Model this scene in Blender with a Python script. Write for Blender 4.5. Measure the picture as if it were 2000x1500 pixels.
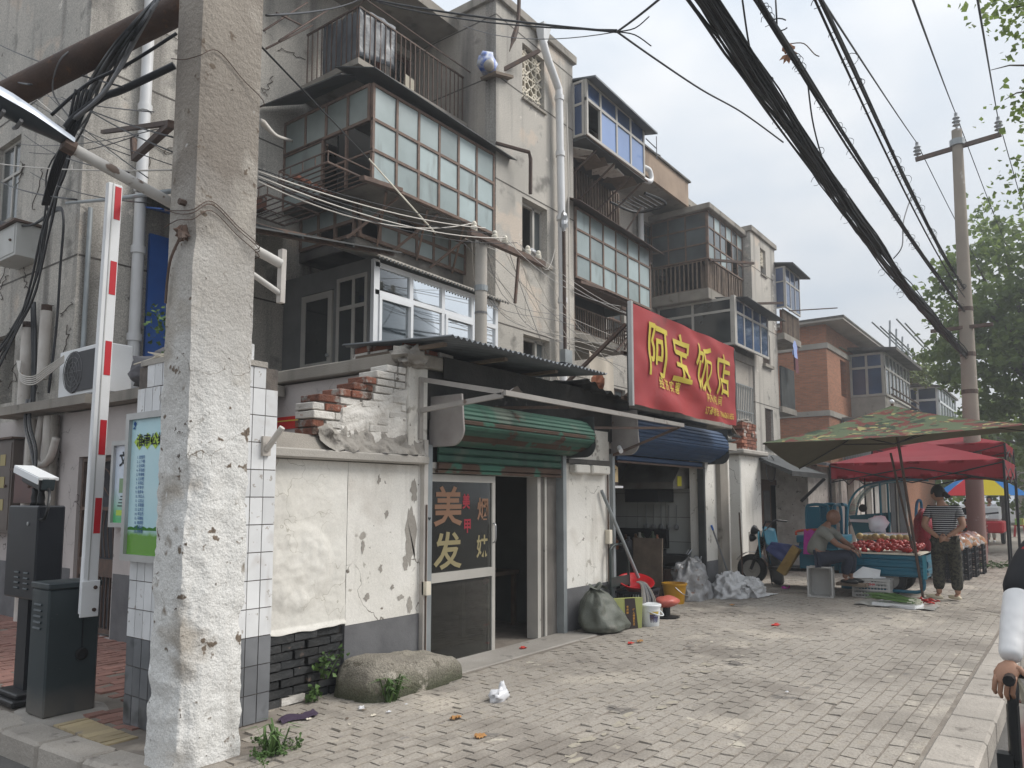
import bpy, bmesh, math, random
from mathutils import Vector, Matrix, noise
rnd = random.Random(7)
for _o in list(bpy.data.objects): bpy.data.objects.remove(_o)
S = bpy.context.scene
COL = S.collection

# ---------------------------------------------------------------- camera
FPX, PCX, PCY, CAMH = 1480.0, 1000.0, 834.0, 1.55
PITCH, YAW = math.atan(141/1480.0), math.radians(36.7)
FW0 = Vector((math.cos(YAW), math.sin(YAW), 0)); RT = Vector((math.sin(YAW), -math.cos(YAW), 0)); ZUP = Vector((0, 0, 1))
FW = FW0*math.cos(PITCH)+ZUP*math.sin(PITCH); UPV = ZUP*math.cos(PITCH)-FW0*math.sin(PITCH)
CAM = Vector((0, 0, CAMH))
cd = bpy.data.cameras.new('camera'); cam = bpy.data.objects.new('camera', cd); COL.objects.link(cam)
cd.sensor_width = 36; cd.lens = 36*FPX/2000; cd.shift_y = 84/2000.0; cd.clip_start = .05; cd.clip_end = 2000
cam.matrix_world = Matrix.Translation(CAM) @ Matrix((RT, UPV, -FW)).transposed().to_4x4()
S.camera = cam
S.render.resolution_x, S.render.resolution_y = 1024, 768
# ---------------------------------------------------------------- sky: even overcast, sun lamp, exposure
SUN_EL, SUN_AZ = math.radians(46), math.radians(-52)      # azimuth from +X towards +Y
w = bpy.data.worlds.new('World'); S.world = w; w.use_nodes = True
nt = w.node_tree; nt.nodes.clear()
def _n(t, **k):
    n = nt.nodes.new(t)
    for a, b in k.items(): setattr(n, a, b)
    return n
wo = _n('ShaderNodeOutputWorld'); bg = _n('ShaderNodeBackground'); sky = _n('ShaderNodeTexSky', sky_type='NISHITA', sun_disc=False)
sky.sun_elevation = SUN_EL; sky.sun_rotation = math.radians(90)-SUN_AZ; sky.air_density = 1.5; sky.dust_density = 6
tc = _n('ShaderNodeTexCoord'); sx = _n('ShaderNodeSeparateXYZ')
nt.links.new(tc.outputs['Generated'], sx.inputs[0])
mr = _n('ShaderNodeMapRange'); mr.inputs[1].default_value = 0; mr.inputs[2].default_value = 1; mr.inputs[3].default_value = .46; mr.inputs[4].default_value = .92
nt.links.new(sx.outputs[2], mr.inputs[0])
mp = _n('ShaderNodeMapping'); mp.inputs[3].default_value = (1, 1, 2.2); nt.links.new(tc.outputs['Generated'], mp.inputs[0])
nz = _n('ShaderNodeTexNoise'); nz.inputs['Scale'].default_value = 3.2; nz.inputs['Detail'].default_value = 4; nz.inputs['Roughness'].default_value = .5
nt.links.new(mp.outputs[0], nz.inputs['Vector'])
cr = _n('ShaderNodeValToRGB'); cr.color_ramp.elements[0].position = .32; cr.color_ramp.elements[0].color = (.67, .75, .85, 1)
cr.color_ramp.elements[1].position = .66; cr.color_ramp.elements[1].color = (.93, .95, .975, 1)
nt.links.new(nz.outputs[0], cr.inputs[0])
ml = _n('ShaderNodeVectorMath', operation='SCALE'); nt.links.new(cr.outputs[0], ml.inputs[0]); nt.links.new(mr.outputs[0], ml.inputs['Scale'])
sk = _n('ShaderNodeVectorMath', operation='SCALE'); nt.links.new(sky.outputs[0], sk.inputs[0]); sk.inputs['Scale'].default_value = .05
mx = _n('ShaderNodeMix', data_type='RGBA'); mx.inputs[0].default_value = .94
nt.links.new(sk.outputs[0], mx.inputs[6]); nt.links.new(ml.outputs[0], mx.inputs[7])
nt.links.new(mx.outputs[2], bg.inputs[0]); bg.inputs[1].default_value = .74; nt.links.new(bg.outputs[0], wo.inputs[0])
sl = bpy.data.lights.new('sun', 'SUN'); sl.energy = 1.5; sl.angle = math.radians(28); sl.color = (1, .965, .91)
so = bpy.data.objects.new('sun', sl); COL.objects.link(so); so.location = (0, 0, 30)
_d = Vector((math.cos(SUN_EL)*math.cos(SUN_AZ), math.cos(SUN_EL)*math.sin(SUN_AZ), math.sin(SUN_EL)))
so.rotation_euler = _d.to_track_quat('Z', 'Y').to_euler()
S.view_settings.view_transform = 'Standard'; S.view_settings.look = 'None'; S.view_settings.gamma = 1
S.view_settings.use_curve_mapping = False; S.view_settings.exposure = 1.13
S.cycles.max_bounces = 6; S.cycles.diffuse_bounces = 3; S.cycles.glossy_bounces = 2; S.cycles.transmission_bounces = 2; S.cycles.transparent_max_bounces = 8

# ---------------------------------------------------------------- measuring helpers (photo pixel -> point on a known plane)
def ray(x, y): return FW+RT*((x-PCX)/FPX)+UPV*((PCY-y)/FPX)
def pY(x, y, v): d = ray(x, y); return CAM+d*((v-CAM.y)/d.y)
def pX(x, y, v): d = ray(x, y); return CAM+d*((v-CAM.x)/d.x)
def pZ(x, y, v=0): d = ray(x, y); return CAM+d*((v-CAM.z)/d.z)
def pD(x, y, t): return CAM+ray(x, y)*t

# ---------------------------------------------------------------- mesh builder
class B:
    def __init__(s): s.v = []; s.f = []
    def add(s, vs, fs):
        o = len(s.v); s.v += [Vector(p) for p in vs]; s.f += [tuple(i+o for i in f) for f in fs]; return s
    def hexa(s, p): return s.add(p, [(0, 3, 2, 1), (4, 5, 6, 7), (0, 1, 5, 4), (1, 2, 6, 5), (2, 3, 7, 6), (3, 0, 4, 7)])
    def box(s, a, b):
        x0, x1 = sorted((a[0], b[0])); y0, y1 = sorted((a[1], b[1])); z0, z1 = sorted((a[2], b[2]))
        return s.hexa([(x0, y0, z0), (x1, y0, z0), (x1, y1, z0), (x0, y1, z0), (x0, y0, z1), (x1, y0, z1), (x1, y1, z1), (x0, y1, z1)])
    def lbox(s, fr, u0, u1, w0, w1, n0, n1):
        O, U, W, N = fr
        return s.hexa([O+U*a+N*c+W*b for b in (w0, w1) for a, c in ((u0, n0), (u1, n0), (u1, n1), (u0, n1))])
    def obox(s, c, size, rot=(0, 0, 0)):
        m = rot if isinstance(rot, Matrix) else (Matrix.Rotation(rot[2], 3, 'Z') @ Matrix.Rotation(rot[1], 3, 'Y') @ Matrix.Rotation(rot[0], 3, 'X'))
        h = Vector(size)/2; c = Vector(c)
        return s.hexa([c+m @ Vector((sx*h.x, sy*h.y, sz*h.z)) for sz in (-1, 1) for sx, sy in ((-1, -1), (1, -1), (1, 1), (-1, 1))])
    def bar(s, p, q, a, b=None, up=None):
        p = Vector(p); q = Vector(q); b = b or a; d = (q-p).normalized()
        up = Vector(up) if up else (Vector((0, 0, 1)) if abs(d.z) < .9 else Vector((1, 0, 0)))
        x = d.cross(up).normalized()*(a/2); y = x.cross(d).normalized()*(b/2)
        return s.hexa([p-x-y, p+x-y, p+x+y, p-x+y, q-x-y, q+x-y, q+x+y, q-x+y])
    def tube(s, pts, r, n=6, cap=True):
        pts = [Vector(p) for p in pts]; k = len(pts); rs = r if isinstance(r, (list, tuple)) else [r]*k
        o = len(s.v); ref = None
        for i, p in enumerate(pts):
            d = (pts[min(i+1, k-1)]-pts[max(i-1, 0)])
            d = d.normalized() if d.length > 1e-9 else Vector((0, 0, 1))
            if ref is None: ref = d.orthogonal().normalized()
            else:
                ref = ref-d*ref.dot(d)
                ref = ref.normalized() if ref.length > 1e-6 else d.orthogonal().normalized()
            e = d.cross(ref)
            for j in range(n):
                a = 2*math.pi*j/n; s.v.append(p+(ref*math.cos(a)+e*math.sin(a))*rs[i])
        for i in range(k-1):
            for j in range(n):
                j2 = (j+1) % n; s.f.append((o+i*n+j, o+i*n+j2, o+(i+1)*n+j2, o+(i+1)*n+j))
        if cap: s.f.append(tuple(o+j for j in range(n))[::-1]); s.f.append(tuple(o+(k-1)*n+j for j in range(n)))
        return s
    def lathe(s, c, prof, n=16, ax=(0, 0, 1), a0=0, a1=2*math.pi):
        c = Vector(c); q = Vector((0, 0, 1)).rotation_difference(Vector(ax)).to_matrix(); o = len(s.v); full = abs(a1-a0-2*math.pi) < 1e-6
        m = n if full else n+1
        for r, z in prof:
            for j in range(m):
                a = a0+(a1-a0)*j/n; s.v.append(c+q @ Vector((r*math.cos(a), r*math.sin(a), z)))
        for i in range(len(prof)-1):
            for j in range(n):
                j2 = (j+1) % m; s.f.append((o+i*m+j, o+i*m+j2, o+(i+1)*m+j2, o+(i+1)*m+j))
        if full and prof[0] != prof[-1]:
            if prof[0][0] > 1e-5: s.f.append(tuple(o+j for j in range(m))[::-1])
            if prof[-1][0] > 1e-5: s.f.append(tuple(o+(len(prof)-1)*m+j for j in range(m)))
        return s
    def grid(s, fn, nu, nv, wrap=False):
        o = len(s.v); m = nu if wrap else nu+1
        for j in range(nv+1):
            for i in range(m): s.v.append(Vector(fn(i/nu, j/nv)))
        for j in range(nv):
            for i in range(nu):
                i2 = (i+1) % m; s.f.append((o+j*m+i, o+j*m+i2, o+(j+1)*m+i2, o+(j+1)*m+i))
        return s
    def sheet(s, fn, nu, nv, th):
        a = B().grid(fn, nu, nv); off = Vector(th); k = len(a.v)
        s.add(a.v, a.f); s.add([p+off for p in a.v], [f[::-1] for f in a.f]); o = len(s.v)-2*k
        m = nu+1
        ed = [i for i in range(m)]+[m*j+nu for j in range(1, nv+1)]+[m*nv+i for i in range(nu-1, -1, -1)]+[m*j for j in range(nv-1, 0, -1)]
        for a_, b_ in zip(ed, ed[1:]+ed[:1]): s.f.append((o+a_, o+a_+k, o+b_+k, o+b_))
        return s
    def prism(s, poly, ext):
        poly = [Vector(p) for p in poly]; e = Vector(ext); k = len(poly)
        return s.add(poly+[p+e for p in poly], [tuple(range(k))[::-1], tuple(range(k, 2*k))]+[(i, (i+1) % k, (i+1) % k+k, i+k) for i in range(k)])
    def ball(s, c, r, nu=10, nv=7, amp=0, fr=2.0, seed=0):
        c = Vector(c); r = Vector(r) if not isinstance(r, (int, float)) else Vector((r, r, r))
        def fn(u, v):
            a = 2*math.pi*u; b = math.pi*(v-.5); d = Vector((math.cos(a)*math.cos(b), math.sin(a)*math.cos(b), math.sin(b)))
            k = 1+(amp*noise.noise(d*fr+Vector((seed*7.3, seed, 0))) if amp else 0)
            return c+Vector((d.x*r.x, d.y*r.y, d.z*r.z))*k
        return s.grid(fn, nu, nv, wrap=True)
    def jit(s, a, fr=1.0):
        s.v = [p+Vector(noise.noise_vector(p*fr))*a for p in s.v]; return s

OFF = {}
def setmat(me, mat):
    if mat is None: return
    for m in (mat if isinstance(mat, (list, tuple)) else [mat]): me.materials.append(m)
def ob(name, b, mat, parent=None, smooth=False, bevel=0, mesh=None, loc=None):
    off = OFF.get(parent, Vector((0, 0, 0))) if parent else Vector((0, 0, 0))
    if mesh is None:
        me = bpy.data.meshes.new(name)
        base = off
        if parent is None and loc is not None: base = Vector(loc)
        me.from_pydata([p-base for p in b.v], [], b.f); me.validate(); me.update()
        if bevel:
            bm = bmesh.new(); bm.from_mesh(me)
            bmesh.ops.bevel(bm, geom=list(bm.edges), offset=bevel, segments=1, affect='EDGES'); bm.to_mesh(me); bm.free()
        setmat(me, mat)
        if smooth:
            me.polygons.foreach_set('use_smooth', [True]*len(me.polygons))
            if smooth != 'all': me.set_sharp_from_angle(angle=math.radians(smooth if smooth > 1 else 40))
    else: me = mesh
    o = bpy.data.objects.new(name, me); COL.objects.link(o)
    if parent: o.parent = parent; OFF[o] = off
    else: OFF[o] = Vector(loc) if loc is not None else Vector((0, 0, 0))
    if parent is None and loc is not None: o.location = loc
    if parent and mesh is not None and loc is not None: o.location = Vector(loc)-off
    return o
def tag(o, label, cat, group=None):
    o['label'] = label; o['category'] = cat
    if group: o['group'] = group
    return o
def thing(name, label, cat, loc=(0, 0, 0), group=None):
    o = bpy.data.objects.new(name, None); COL.objects.link(o); o.location = loc; o.empty_display_size = .1
    OFF[o] = Vector(loc); return tag(o, label, cat, group)
def struct(name, b, mat, smooth=False):
    o = ob(name, b, mat, None, smooth); o['kind'] = 'structure'; return o
def FR(O, U, W, N): return (Vector(O), Vector(U), Vector(W), Vector(N))
def frY(y): return FR((0, y, 0), (1, 0, 0), (0, 0, 1), (0, -1, 0))      # street-facing plane: u = X, w = Z, n towards the street
def frX(x): return FR((x, 0, 0), (0, 1, 0), (0, 0, 1), (-1, 0, 0))      # plane facing -X: u = Y
def text2d(body, size=1, bold=0.0, ax='CENTER', cut=0):
    c = bpy.data.curves.new('t', 'FONT'); c.body = body; c.size = size; c.align_x = ax; c.offset = bold; c.resolution_u = 2
    o = bpy.data.objects.new('t', c); COL.objects.link(o)
    m = bpy.data.meshes.new_from_object(o); bm = bmesh.new(); bm.from_mesh(m)
    if cut:
        bmesh.ops.triangulate(bm, faces=list(bm.faces))
        for _ in range(3):
            es = [e for e in bm.edges if e.calc_length() > cut]
            if es: bmesh.ops.subdivide_edges(bm, edges=es, cuts=1); bmesh.ops.triangulate(bm, faces=[f for f in bm.faces if len(f.verts) > 3])
    vs = [v.co.copy() for v in bm.verts]; bm.verts.index_update(); fs = [tuple(v.index for v in f.verts) for f in bm.faces]
    bm.free(); bpy.data.objects.remove(o); bpy.data.curves.remove(c); bpy.data.meshes.remove(m)
    return vs, fs
def lettering(name, body, fr, u, w, h, mat, parent, sx=1.0, bold=0.0, n=.004, fn=None, ax='CENTER', flip=1):
    vs, fs = text2d(body, 1, bold, ax, .07 if fn else 0); b = B(); O, U, W, N = fr
    out = []
    for p in vs:
        a = u+flip*p.x*h*sx; c = w+p.y*h
        out.append(fn(a, c) if fn else O+U*a+W*c+N*n)
    b.add(out, fs); return ob(name, b, mat, parent)
def smooth_path(pts, k=6):
    pts = [Vector(p) for p in pts]; out = []
    for i in range(len(pts)-1):
        p0 = pts[max(i-1, 0)]; p1 = pts[i]; p2 = pts[i+1]; p3 = pts[min(i+2, len(pts)-1)]
        for j in range(k):
            t = j/k; out.append(.5*((2*p1)+(p2-p0)*t+(2*p0-5*p1+4*p2-p3)*t*t+(3*p1-p0-3*p2+p3)*t*t*t))
    return out+[pts[-1]]
def sag(p, q, s, k=14):
    p = Vector(p); q = Vector(q); return [p.lerp(q, i/k)-Vector((0, 0, s*4*(i/k)*(1-i/k))) for i in range(k+1)]

# ---------------------------------------------------------------- materials
MT = {}
def M(name, c, c2=None, ns=3.0, rough=.85, bump=0, bs=40, metal=0, spots=(), streak=None, objv=0, spec=.35, nd=3, grain=0, gs=180, objco=False, crack=None, zmix=None):
    m = bpy.data.materials.new(name); m.use_nodes = True; t = m.node_tree; N = t.nodes; L = t.links
    bs_ = N['Principled BSDF']; bs_.inputs['Roughness'].default_value = rough; bs_.inputs['Metallic'].default_value = metal
    bs_.inputs['Specular IOR Level'].default_value = spec
    if objco: co = N.new('ShaderNodeTexCoord').outputs['Object']
    else: co = N.new('ShaderNodeNewGeometry').outputs['Position']
    def noi(scale, detail=5, vec=None, r=.55):
        n = N.new('ShaderNodeTexNoise'); n.inputs['Scale'].default_value = scale; n.inputs['Detail'].default_value = detail; n.inputs['Roughness'].default_value = r
        L.new(vec or co, n.inputs['Vector']); return n.outputs[0]
    def rng(x, a, b, lo=0., hi=1.):
        n = N.new('ShaderNodeMapRange'); n.inputs[1].default_value = a; n.inputs[2].default_value = b; n.inputs[3].default_value = lo; n.inputs[4].default_value = hi
        L.new(x, n.inputs[0]); return n.outputs[0]
    def mix(f, a, b, mode='MIX'):
        n = N.new('ShaderNodeMix'); n.data_type = 'RGBA'; n.blend_type = mode
        if isinstance(f, (int, float)): n.inputs[0].default_value = f
        else: L.new(f, n.inputs[0])
        for i, x in ((6, a), (7, b)):
            if isinstance(x, tuple): n.inputs[i].default_value = (*x[:3], 1)
            else: L.new(x, n.inputs[i])
        return n.outputs[2]
    col = tuple(c)
    if c2: col = mix(rng(noi(ns, nd), .33, .67), tuple(c), tuple(c2))
    if zmix:  # paint that starts below a height: (colour, z full, z none, noise amount)
        sp = N.new('ShaderNodeSeparateXYZ'); L.new(co, sp.inputs[0]); ad = N.new('ShaderNodeMath'); ad.operation = 'MULTIPLY_ADD'
        L.new(noi(zmix[4] if len(zmix) > 4 else 3, 3), ad.inputs[0]); ad.inputs[1].default_value = zmix[3]; L.new(sp.outputs[2], ad.inputs[2])
        col = mix(rng(ad.outputs[0], zmix[2]+zmix[3]*.5, zmix[1]+zmix[3]*.5), col, zmix[0])
    for sc_, scale, th, soft in spots: col = mix(rng(noi(scale, 3, r=.62), th, th+soft), col, sc_)
    if streak:
        mp_ = N.new('ShaderNodeMapping'); mp_.inputs[3].default_value = (1, 1, streak[3] if len(streak) > 3 else .1); L.new(co, mp_.inputs[0])
        col = mix(rng(noi(streak[1], 3, mp_.outputs[0]), streak[2], streak[2]+.22), col, streak[0])
    if crack:
        v = N.new('ShaderNodeTexVoronoi'); v.feature = 'DISTANCE_TO_EDGE'; v.inputs['Scale'].default_value = crack[1]
        ad = N.new('ShaderNodeVectorMath'); ad.operation = 'ADD'; wn = N.new('ShaderNodeTexNoise'); wn.inputs['Scale'].default_value = 4; wn.inputs['Detail'].default_value = 3
        L.new(co, wn.inputs['Vector']); L.new(co, ad.inputs[0])
        sc = N.new('ShaderNodeVectorMath'); sc.operation = 'SCALE'; sc.inputs['Scale'].default_value = .5; L.new(wn.outputs[1], sc.inputs[0]); L.new(sc.outputs[0], ad.inputs[1]); L.new(ad.outputs[0], v.inputs['Vector'])
        e = rng(v.outputs['Distance'], crack[2], crack[2]*.3); k = N.new('ShaderNodeMath'); k.operation = 'MULTIPLY'; L.new(e, k.inputs[0]); L.new(rng(noi(1.3, 3), .5, .6), k.inputs[1])
        col = mix(k.outputs[0], col, crack[0])
    if grain: col = mix(1.0, col, rng(noi(gs, 1, r=.7), .25, .75, 1-grain, 1+grain), 'MULTIPLY')
    if objv:
        oi = N.new('ShaderNodeObjectInfo'); h = N.new('ShaderNodeHueSaturation'); L.new(rng(oi.outputs['Random'], 0, 1, 1-objv, 1+objv), h.inputs['Value'])
        if isinstance(col, tuple): h.inputs['Color'].default_value = (*col, 1)
        else: L.new(col, h.inputs['Color'])
        col = h.outputs[0]
    if isinstance(col, tuple): bs_.inputs['Base Color'].default_value = (*col, 1)
    else: L.new(col, bs_.inputs['Base Color'])
    if bump:
        b = N.new('ShaderNodeBump'); b.inputs['Strength'].default_value = bump; b.inputs['Distance'].default_value = .02; L.new(noi(bs, 2.5, r=.65), b.inputs['Height']); L.new(b.outputs[0], bs_.inputs['Normal'])
    MT[name] = m; return m
def glassy(name, tint, refl, rough=.03, body=None, bfac=0.0):
    """thin pane: sees through by its tint, mirrors by a fresnel curve, optional dust film"""
    m = bpy.data.materials.new(name); m.use_nodes = True; t = m.node_tree; N = t.nodes; L = t.links; N.remove(N['Principled BSDF'])
    tr = N.new('ShaderNodeBsdfTransparent'); tr.inputs[0].default_value = (*tint, 1); gl = N.new('ShaderNodeBsdfGlossy'); gl.inputs[1].default_value = rough; gl.inputs[0].default_value = (.9, .93, .95, 1)
    lw = N.new('ShaderNodeLayerWeight'); lw.inputs[0].default_value = refl; a = N.new('ShaderNodeMixShader'); L.new(lw.outputs['Fresnel'], a.inputs[0]); L.new(tr.outputs[0], a.inputs[1]); L.new(gl.outputs[0], a.inputs[2])
    out = a
    if body:
        df = N.new('ShaderNodeBsdfDiffuse'); df.inputs[0].default_value = (*body, 1); out = N.new('ShaderNodeMixShader'); out.inputs[0].default_value = bfac; L.new(a.outputs[0], out.inputs[1]); L.new(df.outputs[0], out.inputs[2])
    L.new(out.outputs[0], N['Material Output'].inputs[0]); MT[name] = m; return m

DIRT = (.10, .085, .07)
m_peb = M('pebbledash', (.515, .48, .43), (.39, .37, .335), .6, bump=.45, bs=100, grain=.34, gs=62, streak=((.17, .158, .145), 2.6, .54, .055), spots=[((.53, .46, .39), .8, .60, .05), ((.20, .19, .172), 1.5, .60, .12), ((.62, .58, .525), 3.5, .66, .05), ((.17, .155, .14), 5.5, .67, .05)])
m_pebd = M('pebbledash_sooty_shaded', (.43, .39, .34), (.33, .30, .265), .9, bump=.3, bs=120, grain=.3, gs=95, streak=((.15, .14, .13), 2.0, .5), spots=[((.13, .12, .11), 2.0, .6, .15)])  # darker pebbledash copy: flank shade in the base colour, soot in streaks and spots
m_groove = M('groove', (.10, .09, .08))
m_conc = M('concrete', (.33, .30, .26), (.22, .20, .175), 1.6, bump=.3, bs=60, grain=.18, streak=((.12, .115, .10), 3, .56), spots=[((.10, .09, .07), 3.2, .64, .12)])
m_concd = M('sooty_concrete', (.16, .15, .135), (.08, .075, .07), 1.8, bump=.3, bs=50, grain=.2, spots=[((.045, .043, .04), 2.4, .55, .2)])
m_conclt = M('pale_concrete', (.43, .40, .36), (.33, .31, .28), 1.5, bump=.25, bs=60, grain=.15, spots=[((.2, .19, .16), 4, .62, .15)])
m_white = M('whitewash', (.80, .775, .725), (.66, .635, .58), 1.2, bump=.25, bs=14, grain=.06, gs=60, spots=[((.60, .565, .51), 1.1, .52, .12), ((.38, .35, .31), 2.6, .66, .02), ((.20, .17, .145), 11, .70, .02), ((.46, .43, .38), 6, .68, .03)], streak=((.46, .43, .385), 4.5, .56, .10), crack=((.17, .15, .125), .9, .0065))
m_whitep = M('whitewash_lumpy', (.77, .75, .70), (.68, .655, .60), 2.0, bump=.9, bs=5, grain=.05, gs=60, spots=[((.42, .38, .31), 7, .73, .03)], crack=((.45, .42, .36), 3.2, .012))
m_pink = M('pink_plaster', (.52, .475, .455), (.42, .385, .37), 1.3, bump=.2, bs=25, grain=.06, streak=((.34, .31, .29), 3, .60), crack=((.10, .085, .08), 1.6, .012), spots=[((.24, .21, .20), 4, .70, .05)])
m_dado = M('grey_dado', (.155, .155, .16), (.115, .115, .12), 4, bump=.15, grain=.1, spots=[((.30, .28, .25), 5, .66, .06), ((.25, .19, .15), 8, .70, .04)])
m_blackbrick = M('black_painted_brick', (.022, .024, .026), (.045, .045, .045), 6, rough=.6, bump=.5, bs=30, objv=.4, spots=[((.20, .15, .12), 5, .68, .04)])
m_mortd = M('dark_mortar', (.04, .036, .032), (.07, .06, .05), 8, bump=.4)
m_brick = M('red_brick', (.27, .105, .065), (.19, .08, .055), 9, bump=.7, bs=45, objv=.4, grain=.2, spots=[((.36, .33, .30), 5, .55, .08), ((.09, .06, .045), 7, .60, .08)])
m_brickw = M('whitewashed_brick', (.70, .675, .63), (.50, .47, .43), 5, bump=.7, bs=28, objv=.15, spots=[((.30, .14, .09), 6, .70, .05), ((.16, .14, .12), 9, .64, .06)])
m_mort = M('mortar', (.36, .335, .30), (.24, .22, .195), 6, bump=.6, bs=30, spots=[((.09, .08, .07), 5, .6, .1)])
m_tile = M('white_tile', (.74, .745, .75), (.64, .645, .65), 4, rough=.32, objv=.09, spec=.5, bump=.08, bs=7, spots=[((.42, .39, .36), 17, .64, .04), ((.50, .47, .44), 2.2, .58, .12), ((.20, .165, .14), 6, .70, .02)], streak=((.47, .44, .41), 9, .60, .12))
m_tileg = M('grey_tile', (.175, .18, .19), (.115, .12, .128), 3, rough=.42, objv=.16, spec=.45, spots=[((.35, .34, .33), 11, .72, .03), ((.035, .042, .042), 2.4, .60, .1)])
m_grout = M('grout', (.17, .145, .125), (.085, .075, .07), 7, bump=.4)
m_pole = M('worn_pole', (.31, .275, .235), (.235, .205, .175), 1.6, bump=.6, bs=30, grain=.2, gs=110, streak=((.16, .14, .12), 3.2, .60), zmix=((.64, .63, .605), 1.9, 3.6, 1.2, 2.4), spots=[((.40, .365, .32), 2.1, .55, .12), ((.16, .125, .095), 7.5, .655, .03), ((.27, .235, .195), 3.3, .66, .04), ((.10, .08, .065), 15, .69, .025), ((.75, .745, .73), 4.5, .68, .05)], crack=((.20, .17, .14), 1.9, .007))
m_pole2 = M('spun_concrete_pole', (.33, .285, .235), (.27, .235, .195), 1.2, bump=.1, grain=.1, zmix=((.26, .165, .145), 2.2, 3.0, .5, 5), spots=[((.52, .48, .45), 3, .67, .08)])
m_rust = M('rusty_pipe', (.085, .052, .038), (.055, .035, .028), 5, rough=.7, bump=.3, spots=[((.15, .075, .04), 6, .6, .15)], grain=.15)
m_ruststeel = M('rusty_steel', (.135, .088, .068), (.085, .062, .052), 9, rough=.75, spots=[((.16, .08, .05), 10, .6, .15)])
m_frame = M('old_window_steel', (.19, .125, .095), (.12, .085, .068), 9, rough=.7, spots=[((.30, .27, .24), 8, .68, .1)])
m_blk = M('black_cable', (.018, .019, .022), rough=.5)
m_cablegrey = M('grey_wire', (.16, .16, .165), rough=.6)
m_cablewhite = M('pale_wire', (.55, .52, .48), rough=.6)
m_pvc = M('white_pvc', (.72, .725, .735), (.62, .62, .62), 2, rough=.4, streak=((.5, .48, .45), 5, .62))
m_pvcold = M('old_pvc', (.60, .57, .53), (.46, .42, .38), 3, rough=.5, spots=[((.28, .2, .13), 6, .68, .08)])
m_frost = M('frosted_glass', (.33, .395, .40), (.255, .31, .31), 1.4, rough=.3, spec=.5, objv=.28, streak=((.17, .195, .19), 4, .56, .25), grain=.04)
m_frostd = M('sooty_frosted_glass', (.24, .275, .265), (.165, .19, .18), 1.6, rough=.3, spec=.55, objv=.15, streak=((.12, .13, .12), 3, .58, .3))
m_blueglass = M('blue_tinted_glass', (.055, .095, .20), (.035, .06, .12), .8, rough=.06, spec=.9, objv=.2)
m_bluelit = M('blue_glass_lit', (.21, .31, .56), (.17, .255, .46), .8, rough=.08, spec=.9, objv=.08)  # paler copy of the blue glass, light on the panes put into the colour
m_darkglass = M('dark_glass', (.02, .024, .026), (.035, .04, .042), 1.0, rough=.06, spec=.8, objv=.3)
m_greyglass = M('dusty_glass', (.11, .125, .13), (.06, .07, .072), 1.3, rough=.12, spec=.8, objv=.35)
m_clear = glassy('clear_pane', (.70, .76, .78), .255)
m_shopglass = glassy('shop_glass', (.55, .56, .54), .17, body=(.10, .095, .085), bfac=.14)
m_pvcwhite = M('white_window_profile', (.74, .76, .79), (.68, .70, .72), 2, rough=.35)
m_alu = M('aluminium', (.50, .50, .49), (.42, .42, .41), 3, rough=.42, metal=.35, spots=[((.28, .26, .23), 9, .70, .05)])
m_aluw = M('old_alu_frame', (.47, .45, .41), (.40, .38, .35), 3, rough=.5, spots=[((.2, .18, .16), 8, .69, .06)])
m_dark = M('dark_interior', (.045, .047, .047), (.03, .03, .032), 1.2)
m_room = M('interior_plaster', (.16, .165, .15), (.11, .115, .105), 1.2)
m_wood = M('weathered_wood', (.21, .165, .125), (.14, .105, .08), 4, rough=.85, bump=.3, bs=30, objv=.2)
m_doorred = M('dark_red_door', (.13, .05, .035), (.09, .04, .03), 4, rough=.6)
m_green = M('green_shutter_paint', (.042, .115, .082), (.032, .085, .062), 2.5, rough=.6, objv=.16, metal=.05, spots=[((.10, .125, .10), 1.6, .56, .12), ((.075, .04, .028), 2.4, .62, .03), ((.13, .14, .095), 3.5, .66, .05)], streak=((.03, .038, .03), 3, .60))
m_greenr = M('rusty_green_slat', (.06, .038, .028), (.085, .05, .034), 5, rough=.8, spots=[((.04, .12, .085), 2.2, .57, .04)])
m_bluesh = M('blue_shutter_paint', (.032, .066, .135), (.026, .052, .105), 3, rough=.6, metal=.05, objv=.14, spots=[((.02, .03, .05), 4, .68, .08)])
m_shcap = M('shutter_end_cap', (.36, .335, .32), (.27, .245, .235), 4, rough=.55, metal=.15, spots=[((.13, .07, .045), 5, .66, .08)])
m_corr = M('corrugated_sheet', (.165, .18, .195), (.115, .125, .135), 3, rough=.55, metal=.3, spots=[((.10, .07, .055), 4, .66, .1)])
m_tin = M('dark_tin', (.08, .085, .085), (.05, .052, .052), 3, rough=.6, metal=.2, spots=[((.09, .06, .045), 5, .64, .1)])
m_tarblack = M('charred_sheet', (.012, .012, .012), (.03, .03, .028), 4)
m_banner = M('red_banner', (.40, .050, .052), (.35, .046, .05), 1.2, rough=.45, spots=[((.20, .06, .058), 1.5, .60, .16)], streak=((.30, .065, .065), 2.5, .58))
m_yel = M('yellow_letter', (.64, .52, .07), (.57, .46, .08), 2, rough=.55)
m_paintw = M('white_paint', (.76, .77, .78), (.70, .705, .71), 3, rough=.4, spots=[((.45, .43, .40), 9, .72, .04)])
m_paintr = M('red_paint', (.50, .02, .03), rough=.45)
m_cab = M('cabinet_grey', (.034, .046, .051), (.026, .036, .040), 2, rough=.45, spec=.4, spots=[((.07, .078, .08), 3, .60, .14), ((.13, .13, .125), 16, .70, .03)], streak=((.06, .068, .07), 7, .60, .1), grain=.08, zmix=((.12, .11, .098), .0, .22, .12, 7))
m_cabblk = M('cabinet_black', (.010, .012, .017), (.014, .016, .02), 2, rough=.4)
m_plasblk = M('black_plastic', (.014, .014, .015), rough=.42)
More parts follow.
